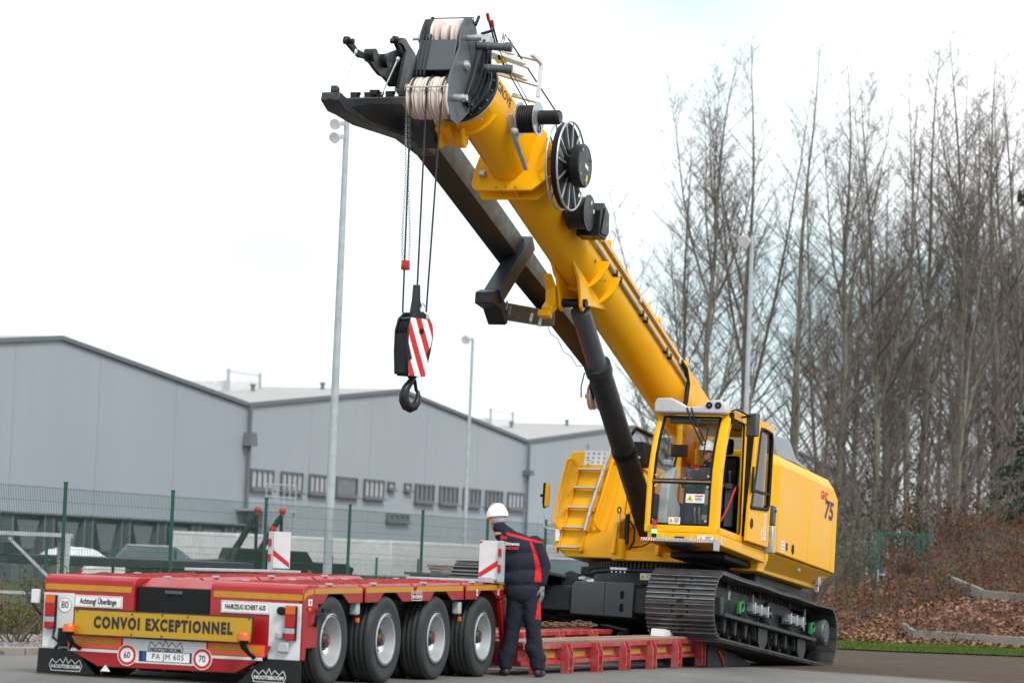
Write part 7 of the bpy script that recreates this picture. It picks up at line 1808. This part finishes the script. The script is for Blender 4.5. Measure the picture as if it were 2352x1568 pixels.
# rope socket on top
mb = MB(); mb.prism([(-.06, .68), (.05, .68), (.055, .80), (.04, 1.02), (-.02, 1.02), (-.03, .85)], HP, -.03, .03); mb.tube([(.04, 0, .9), (.08, 0, .80), (.07, 0, .72)], .012, 8); mb.build('rope_socket', M['grey'], HK, bevel=.012)
mb = MB(); mb.tube([(.07, -.06, .72), (.10, -.06, .78), (.06, -.06, .82), (.03, -.05, .74)], .008, 6); mb.build('pin_clip', M['steel'], HK)
# the hook: tapered curved bar
pts = [(.0, 0, .02), (.0, 0, -.03), (-.03, 0, -.07), (-.085, 0, -.13), (-.115, 0, -.20), (-.11, 0, -.27), (-.07, 0, -.325), (-.01, 0, -.345), (.05, 0, -.325), (.09, 0, -.28), (.105, 0, -.22), (.10, 0, -.16), (.095, 0, -.145)]
rs = [.032, .035, .040, .048, .054, .058, .060, .058, .052, .044, .034, .022, .010]
mb = MB(); mb.tube([(x * .95, 0, z) for x, _, z in pts], rs, 16)
hk = mb.build('hook', M['satin'], HK); 
mb = MB(); mb.prism([(.02, -.02), (.05, -.03), (.085, -.17), (.06, -.16)], HP, -.02, .02); mb.build('safety_latch', M['black'], hk, bevel=.004)
mb = MB(); mb.cyl((0, 0, .03), (0, 0, -.02), .05, n=16); mb.build('swivel_nut', M['black'], HK)

hc = Vector((hx, hy, 0))
ra, rb, rc = bW(9.90, -.186, -.56), bW(9.90, -.0, -.56), bW(9.90, .186, -.56)
rope_ = empty('hoist_rope', ra); tag(rope_, 'dark hoist ropes running from the boom head sheaves down to the hook block', 'rope')
def rope_part(p, q, r_=.0105):
    mb = MB(); mb.cyl(Vector(p) - ra, Vector(q) - ra, r_, n=8); mb.build('rope_fall', M['rope'], rope_)
rope_part(ra, (-1.225, hy + .0, 3.92)); rope_part(rb, (-1.075, hy, 4.22)); rope_part(rc, (-.965, hy + .02, 3.94))
for yy in (-.186, .0, .186):   # the turn over each sheave
    mb = MB(); n = 12
    mb.tube([bW(9.66 + .245 * math.cos(a), yy, -.57 + .245 * math.sin(a)) - ra for a in [R(-12 + 120 * k / n) for k in range(n + 1)]], .0105, 8); mb.build('rope_turn', M['rope'], rope_)
# limit weight on two slack chains
lw = empty('limit_weight', (-1.215, hy - .02, 4.40)); tag(lw, 'small red limit switch weight on chains round the left hoist rope', 'weight')
mb = MB(); mb.lathe((0, 0, 0), (0, 0, 1), [(0, .03), (0, .046), (.01, .05), (.095, .05), (.105, .046), (.105, .02)], 8); mb.build('weight', M['redlens'], lw)
mb = MB(); mb.torus((0, 0, 0), (0, 0, 1), .011, .0032, 10, 5); lkm_ = mb.mesh('chain_link', M['dullsteel'])
tp0 = bW(9.55, -.36, -.50) - Vector(lw.location)
for s in (-1, 1):
    p0 = Vector((s * .035, 0, .105)); n = 62
    p1 = tp0 + Vector((s * .012, 0, 0))
    for k in range(n):
        t_ = (k + .5) / n; c = p0.lerp(p1, t_) + Vector((s * .012 * math.sin(t_ * 9) * (1 - t_), 0, 0))
        inst(lkm_, 'chain_link', lw, Matrix.Translation(c) @ Matrix.Rotation(R(90), 4, 'X' if k % 2 else 'Y') @ Matrix.Diagonal((1.0, 1.9, 1, 1)) if k % 2 else Matrix.Translation(c) @ Matrix.Rotation(R(90), 4, 'Y') @ Matrix.Diagonal((1.9, 1.0, 1, 1)))
# ---------------------------------------------------------------- people
def head_parts(root, c, fwd, up=(0, 0, 1), s=1.0, helmet=True, face=True):
    """skull with face, ears, hair and a safety helmet; c = centre of the skull"""
    c, f, u = Vector(c), Vector(fwd).normalized(), Vector(up).normalized(); l = u.cross(f).normalized(); f = l.cross(u)
    P = lambda a, b_, d: c + (f * a + l * b_ + u * d) * s
    B3 = Matrix((f, l, u)).transposed()
    def ell(mb, a, b_, d, ra_, rb_, rc_):
        o = len(mb.v); mb.ball((0, 0, 0), 1.0, n=16, m=10, sc=(ra_ * s, rb_ * s, rc_ * s))
        for i in range(o, len(mb.v)): mb.v[i] = tuple(P(a, b_, d) + B3 @ Vector(mb.v[i]))
    mb = MB(); ell(mb, 0, 0, .02, .098, .078, .105); ell(mb, .03, 0, -.05, .066, .060, .065); ell(mb, .052, 0, -.085, .036, .04, .03)
    ell(mb, .098, 0, -.022, .020, .014, .022); ell(mb, .088, 0, .008, .012, .046, .012)
    ell(mb, .080, 0, -.062, .014, .026, .009); ell(mb, .079, 0, -.075, .013, .022, .008)
    for q in (-1, 1): ell(mb, -.005, q * .080, -.015, .024, .010, .034); ell(mb, .068, q * .036, -.03, .022, .02, .02)
    mb.tube([P(-.02, 0, -.06), P(-.035, 0, -.17)], [.058 * s, .062 * s], 14)
    o = bpy.data.objects.new('head', mb.mesh('head', M['skin'])); C.objects.link(o)
    md = o.modifiers.new('r', 'REMESH'); md.mode = 'VOXEL'; md.voxel_size = .006 * s; md2 = o.modifiers.new('s', 'SMOOTH'); md2.iterations = 3
    me = bpy.data.meshes.new_from_object(o.evaluated_get(bpy.context.evaluated_depsgraph_get())); o.modifiers.clear(); o.data = me; me.materials.clear(); me.materials.append(M['skin'])
    me.polygons.foreach_set('use_smooth', [True] * len(me.polygons)); o.parent = root
    if face:
        mb = MB()
        for q in (-1, 1): ell(mb, .083, q * .031, -.002, .009, .013, .008)
        mb.build('eyes', M['label'], o)
        mb = MB()
        for q in (-1, 1): ell(mb, .0905, q * .031, -.002, .003, .005, .005)
        mb.build('pupils', M['ink'], o)
        mb = MB()
        for q in (-1, 1):
            mb.torus(tuple(P(.104, q * .032, -.004)), tuple(f), .020 * s, .0018, 16, 5)
        mb.build('glasses', M['ink'], o)
        mb = MB(); ell(mb, .090, 0, -.069, .006, .021, .0022); mb.build('mouth', M['redink'], o)
    mb = MB(); ell(mb, -.020, 0, .008, .084, .080, .072); mb.build('hair', M['cabgrey'], o)
    if helmet:
        mb = MB(); n = 32; rings = []
        for j in range(11):
            t_ = j / 10; a = math.pi / 2 * t_
            rings.append([P((.128 * math.cos(a)) * math.cos(2 * math.pi * k / n) - .005, .112 * math.cos(a) * math.sin(2 * math.pi * k / n) if t_ < 1 else 0, .035 + .135 * math.sin(a)) for k in range(n)])
        rings = [[P(.121 * math.cos(2 * math.pi * k / n) - .005, .106 * math.sin(2 * math.pi * k / n), .03) for k in range(n)]] + rings
        mb.rings([[tuple(p) for p in r_] for r_ in rings])
        mb.rings([[tuple(P(rr_ * math.cos(2 * math.pi * k / n) - .005, rr_ * .88 * math.sin(2 * math.pi * k / n), z + .012 * math.cos(2 * math.pi * k / n) * 0)) for k in range(n)] for rr_, z in ((.12, .034), (.127, .028), (.127, .034), (.12, .042))], caps=False)
        pk = [P(.10, -.07, .034), P(.142, -.05, .024), P(.152, 0, .022), P(.142, .05, .024), P(.10, .07, .034)]
        mb.add([tuple(p) for p in pk] + [tuple(p + u * .006) for p in pk], [(0, 1, 2, 3, 4), (9, 8, 7, 6, 5)] + [(i, (i + 1) % 5, 5 + (i + 1) % 5, 5 + i) for i in range(5)])
        for q in (-.03, 0, .03): mb.tube([P(.10 - .2 * k / 8, q, .037 + .135 * math.sin(math.acos(min(1, abs((.10 - .2 * k / 8) / .13)))) + .002) for k in range(9)], .005, 6)
        mb.build('helmet', M['helmet'], root)
    return o

def hand(root, wrist, d, palm_n, curl, m, side=1, s=1.0):
    """palm, four unequal fingers with knuckle bends and a thumb leaving the side of the palm"""
    w, d, pn = Vector(wrist), Vector(d).normalized(), Vector(palm_n).normalized(); ac = d.cross(pn).normalized() * side
    caps = [(w - d * .03, .030 * s, w + d * .02, .030 * s)]
    for k in range(4):
        o = (k - 1.5) * .021 * s; base = w + d * .095 * s * (1 - abs(k - 1.3) * .02) + ac * o
        caps.append((w + d * .02 + ac * o * .7, .018 * s, base, .0145 * s))
        ln = (.040, .045, .042, .033)[k] * s; dd = d.copy(); p = base
        for j in range(3):
            dd = (dd + pn * curl * (.6 + .25 * j)).normalized(); q = p + dd * ln * (1, .75, .6)[j]
            caps.append((p, (.0105, .0095, .0085)[j] * s, q, (.0095, .0085, .0075)[j] * s)); p = q
    tb_ = w + d * .03 * s - ac * .028 * s; t1 = tb_ + (d * .6 - ac * .7 + pn * .3).normalized() * .045 * s; t2 = t1 + (d * .9 - ac * .15 + pn * .4).normalized() * .032 * s
    caps += [(w + d * .02 * s, .018 * s, tb_, .016 * s), (tb_, .0145 * s, t1, .0115 * s), (t1, .0115 * s, t2, .009 * s)]
    return blob('glove' if m is M['glove'] else 'hand', caps, m, root, voxel=.0045 * s, smooth=2)

# worker standing behind the trailer's front wheels, back to the camera
wx, wy = .005, 33.76
WKR = empty('person', (wx, wy, base_h(wy))); tag(WKR, 'person in white helmet and navy work clothes standing with back turned beside the trailer', 'person')
V = Vector
hips, chest = V((.235, 0, .93)), V((.165, .02, 1.36))
sr, sl = V((.325, .02, 1.43)), V((.01, .05, 1.44)); nk = V((-.03, .03, 1.54)); hd = V((-.085, .03, 1.645))
er, wr = V((.425, .03, 1.185)), V((.415, -.02, 1.0)); el, wl = V((-.04, .20, 1.22)), V((-.06, .40, 1.12))
kr, ar_ = V((.345, .0, .49)), V((.415, .03, .10)); kl, al = V((.125, .04, .50)), V((.065, .05, .10))
body = blob('body', [(hips, .12, chest, .13), (chest, .12, nk, .06), (sr, .06, er, .045), (er, .045, wr, .03), (sl, .06, el, .045), (el, .045, wl, .03),
             (hips + V((.07, 0, 0)), .09, kr, .06), (kr, .06, ar_, .045), (hips + V((-.07, 0, 0)), .09, kl, .06), (kl, .06, al, .045), (nk, .058, hd, .055)], M['skin'], WKR, voxel=.016)
jk = blob('jacket', [
    (V((.22, 0, .91)), V((.200, .148, .15)), V((0, 0, 0)), 0), (V((.205, .0, 1.05)), V((.205, .15, .15)), V((0, 0, 0)), 0), (V((.18, .01, 1.22)), V((.215, .15, .17)), V((0, 0, 0)), 0), (V((.165, .02, 1.37)), V((.215, .14, .13)), V((0, 0, 0)), 0),
    (V((.12, .02, 1.45)), V((.16, .11, .09)), V((0, 0, 0)), 0),
    (sr, .088, er + V((.012, 0, 0)), .078), (er + V((.012, 0, 0)), .076, wr + V((0, 0, .015)), .060), (sl, .08, el, .068), (el, .066, wl, .052), (V((.06, .03, 1.49)), .085, V((-.02, .03, 1.555)), .075),
    (V((-.02, .02, 1.51)), .090, V((-.055, .0, 1.585)), .078)], M['fabric'], WKR, voxel=.011, noise=.018, nscale=.13, mats=[M['fabric'], M['redfabric']])
def jacket_col(c, nrm):
    if c.z < 1.44 and 1.02 < c.z and c.y < .02:
        xe = .275 + .10 * math.sin(min(1.4, (1.46 - c.z) * 4.2)); wv = .018 + .09 * (1.45 - c.z)
        if xe - wv * .6 < c.x < xe + wv * .7 and nrm.y < .3: return 1
    if c.z > 1.44 and c.x > .02 and abs(c.z - (1.515 - .22 * (c.x - .05))) < .014 and nrm.z > -.5: return 1
    return 0
paint(jk, jacket_col)
tr_ = blob('trousers', [
    (V((.225, 0, .90)), V((.175, .135, .12)), V((0, 0, 0)), 0), (V((.30, 0, .86)), .115, kr, .088), (kr, .086, ar_ + V((0, 0, .02)), .078), (V((.155, .01, .86)), .112, kl, .086), (kl, .084, al + V((0, 0, .02)), .076),
    (kr + V((.0, .0, -.18)), .083, ar_ + V((0, 0, .10)), .084), (al + V((0, 0, .05)), .08, al + V((0, 0, .12)), .082)], M['fabric'], WKR, voxel=.011, noise=.022, nscale=.11, mats=[M['fabric'], M['redfabric']])
paint(tr_, lambda c, nrm: 1 if (.62 < c.z < .83 and c.x > .385 - (.83 - c.z) * .1 and nrm.y < .3) else 0)
for nm_, a_, dx in (('r', ar_, .05), ('l', al, -.03)):
    blob('boot', [(a_ + V((0, 0, 0)), .058, a_ + V((0, 0, -.04)), .055), (a_ + V((-dx * .2, -.03, -.055)), .042, a_ + V((dx, .15, -.062)), .036), (a_ + V((-dx * .1, .05, -.04)), .048, a_ + V((dx * .6, .10, -.055)), .042)], M['boot'], WKR, voxel=.009, smooth=3)
hand(WKR, wr + V((.005, -.01, -.035)), (.05, -.05, -1), (-1, .4, 0), .42, M['glove'], 1)
hand(WKR, wl + V((0, .03, 0)), (.1, 1, -.1), (0, 0, -1), .45, M['glove'], -1)
head_parts(WKR, hd + V((0, 0, .02)), (-.50, .80, -.24), (-.10, .10, 1), 1.02)
text('back_letters', 'Manitowoc', .052, (.045, -.148, 1.415), (1, .14, -.02), (.02, 0, 1), M['whiteink'], WKR, .004, 1.0, .0015)
text('back_letters', 'CraneCARE', .040, (.055, -.155, 1.368), (1, .14, -.02), (.02, 0, 1), M['redink'], WKR, .004, 1.0, .002)

# operator at the controls
OPR = empty('person', CM @ Vector((1.2, 1.06, 1.95))); OPR.matrix_world = CM @ Matrix.Translation((1.28, 1.02, 1.95)); tag(OPR, 'person in white helmet and glasses sitting at the controls inside the crane cab', 'person')
hp0, ch, nk2 = V((-.08, 0, .06)), V((.0, 0, .36)), V((.03, 0, .50))
blob('body', [(hp0, .13, ch, .12), (ch, .11, nk2, .055), (V((-.05, .1, .04)), .08, V((.38, .12, .08)), .06), (V((.38, .12, .08)), .06, V((.42, .12, -.34)), .045), (V((-.05, -.1, .04)), .08, V((.38, -.12, .08)), .06), (V((.38, -.12, .08)), .06, V((.42, -.12, -.34)), .045), (nk2, .055, nk2 + V((0.02, 0, .08)), .052)], M['skin'], OPR, voxel=.016)
oj = blob('jacket', [(hp0 + V((0, 0, .02)), V((.14, .19, .14)), V((0, 0, 0)), 0), (V((-.02, 0, .22)), V((.14, .20, .17)), V((0, 0, 0)), 0), (V((.0, 0, .36)), V((.13, .21, .13)), V((0, 0, 0)), 0),
    (V((.01, .20, .42)), .08, V((.08, .27, .20)), .066), (V((.08, .27, .20)), .064, V((.30, .28, .20)), .05), (V((.01, -.20, .42)), .08, V((.10, -.26, .20)), .066), (V((.10, -.26, .20)), .064, V((.32, -.22, .24)), .05), (nk2 + V((-.01, 0, -.04)), .075, nk2 + V((0, 0, .0)), .068)],
    M['fabric'], OPR, voxel=.013, noise=.025, mats=[M['fabric'], M['redfabric']])
paint(oj, lambda c, nrm: 1 if (c.z > .38 and .10 < abs(c.y) < .22 and nrm.z > .35) or (abs(c.y) > .19 and .0 < c.z < .30 and nrm.x > .2 and abs(c.y) < .235) else 0)
blob('trousers', [(hp0, V((.15, .18, .11)), V((0, 0, 0)), 0), (V((-.03, .1, .04)), .10, V((.38, .12, .08)), .078), (V((.38, .12, .08)), .078, V((.42, .12, -.30)), .065), (V((-.03, -.1, .04)), .10, V((.38, -.12, .08)), .078), (V((.38, -.12, .08)), .078, V((.42, -.12, -.30)), .065)], M['fabric'], OPR, voxel=.013, noise=.02)
for y in (.12, -.12): blob('boot', [(V((.40, y, -.36)), .05, V((.53, y, -.40)), .04)], M['boot'], OPR, voxel=.012)
hand(OPR, V((.33, .28, .20)), (1, 0, -.1), (0, 0, -1), .5, M['skin'], -1)
hand(OPR, V((.35, -.21, .24)), (1, .1, -.1), (0, 0, -1), .5, M['skin'], 1)
head_parts(OPR, nk2 + V((.035, 0, .14)), (1, -.05, -.05), (0, .03, 1), 1.0)

# ---------------------------------------------------------------- keep every tree of parts at thing > part > sub-part
bpy.context.view_layer.update()
def _flat(top):
    mws = {}
    def walk(o, d, part):
        for ch in list(o.children):
            walk(ch, d + 1, ch if d == 1 else part)
            if d + 1 > 3: mws[ch] = part
    walk(top, 1, None)
    for ch, part in mws.items():
        mw = ch.matrix_world.copy(); ch.parent = part
        ch.matrix_parent_inverse = Matrix.Identity(4); ch.matrix_local = part.matrix_world.inverted() @ mw
    for o in set(mws.values()):
        for ch in list(o.children):
            if ch.type == 'EMPTY' and not ch.children: bpy.data.objects.remove(ch)
    for o in set(mws.values()): pass
for o in [o for o in scene.collection.all_objects if o.parent is None]:
    _flat(o)
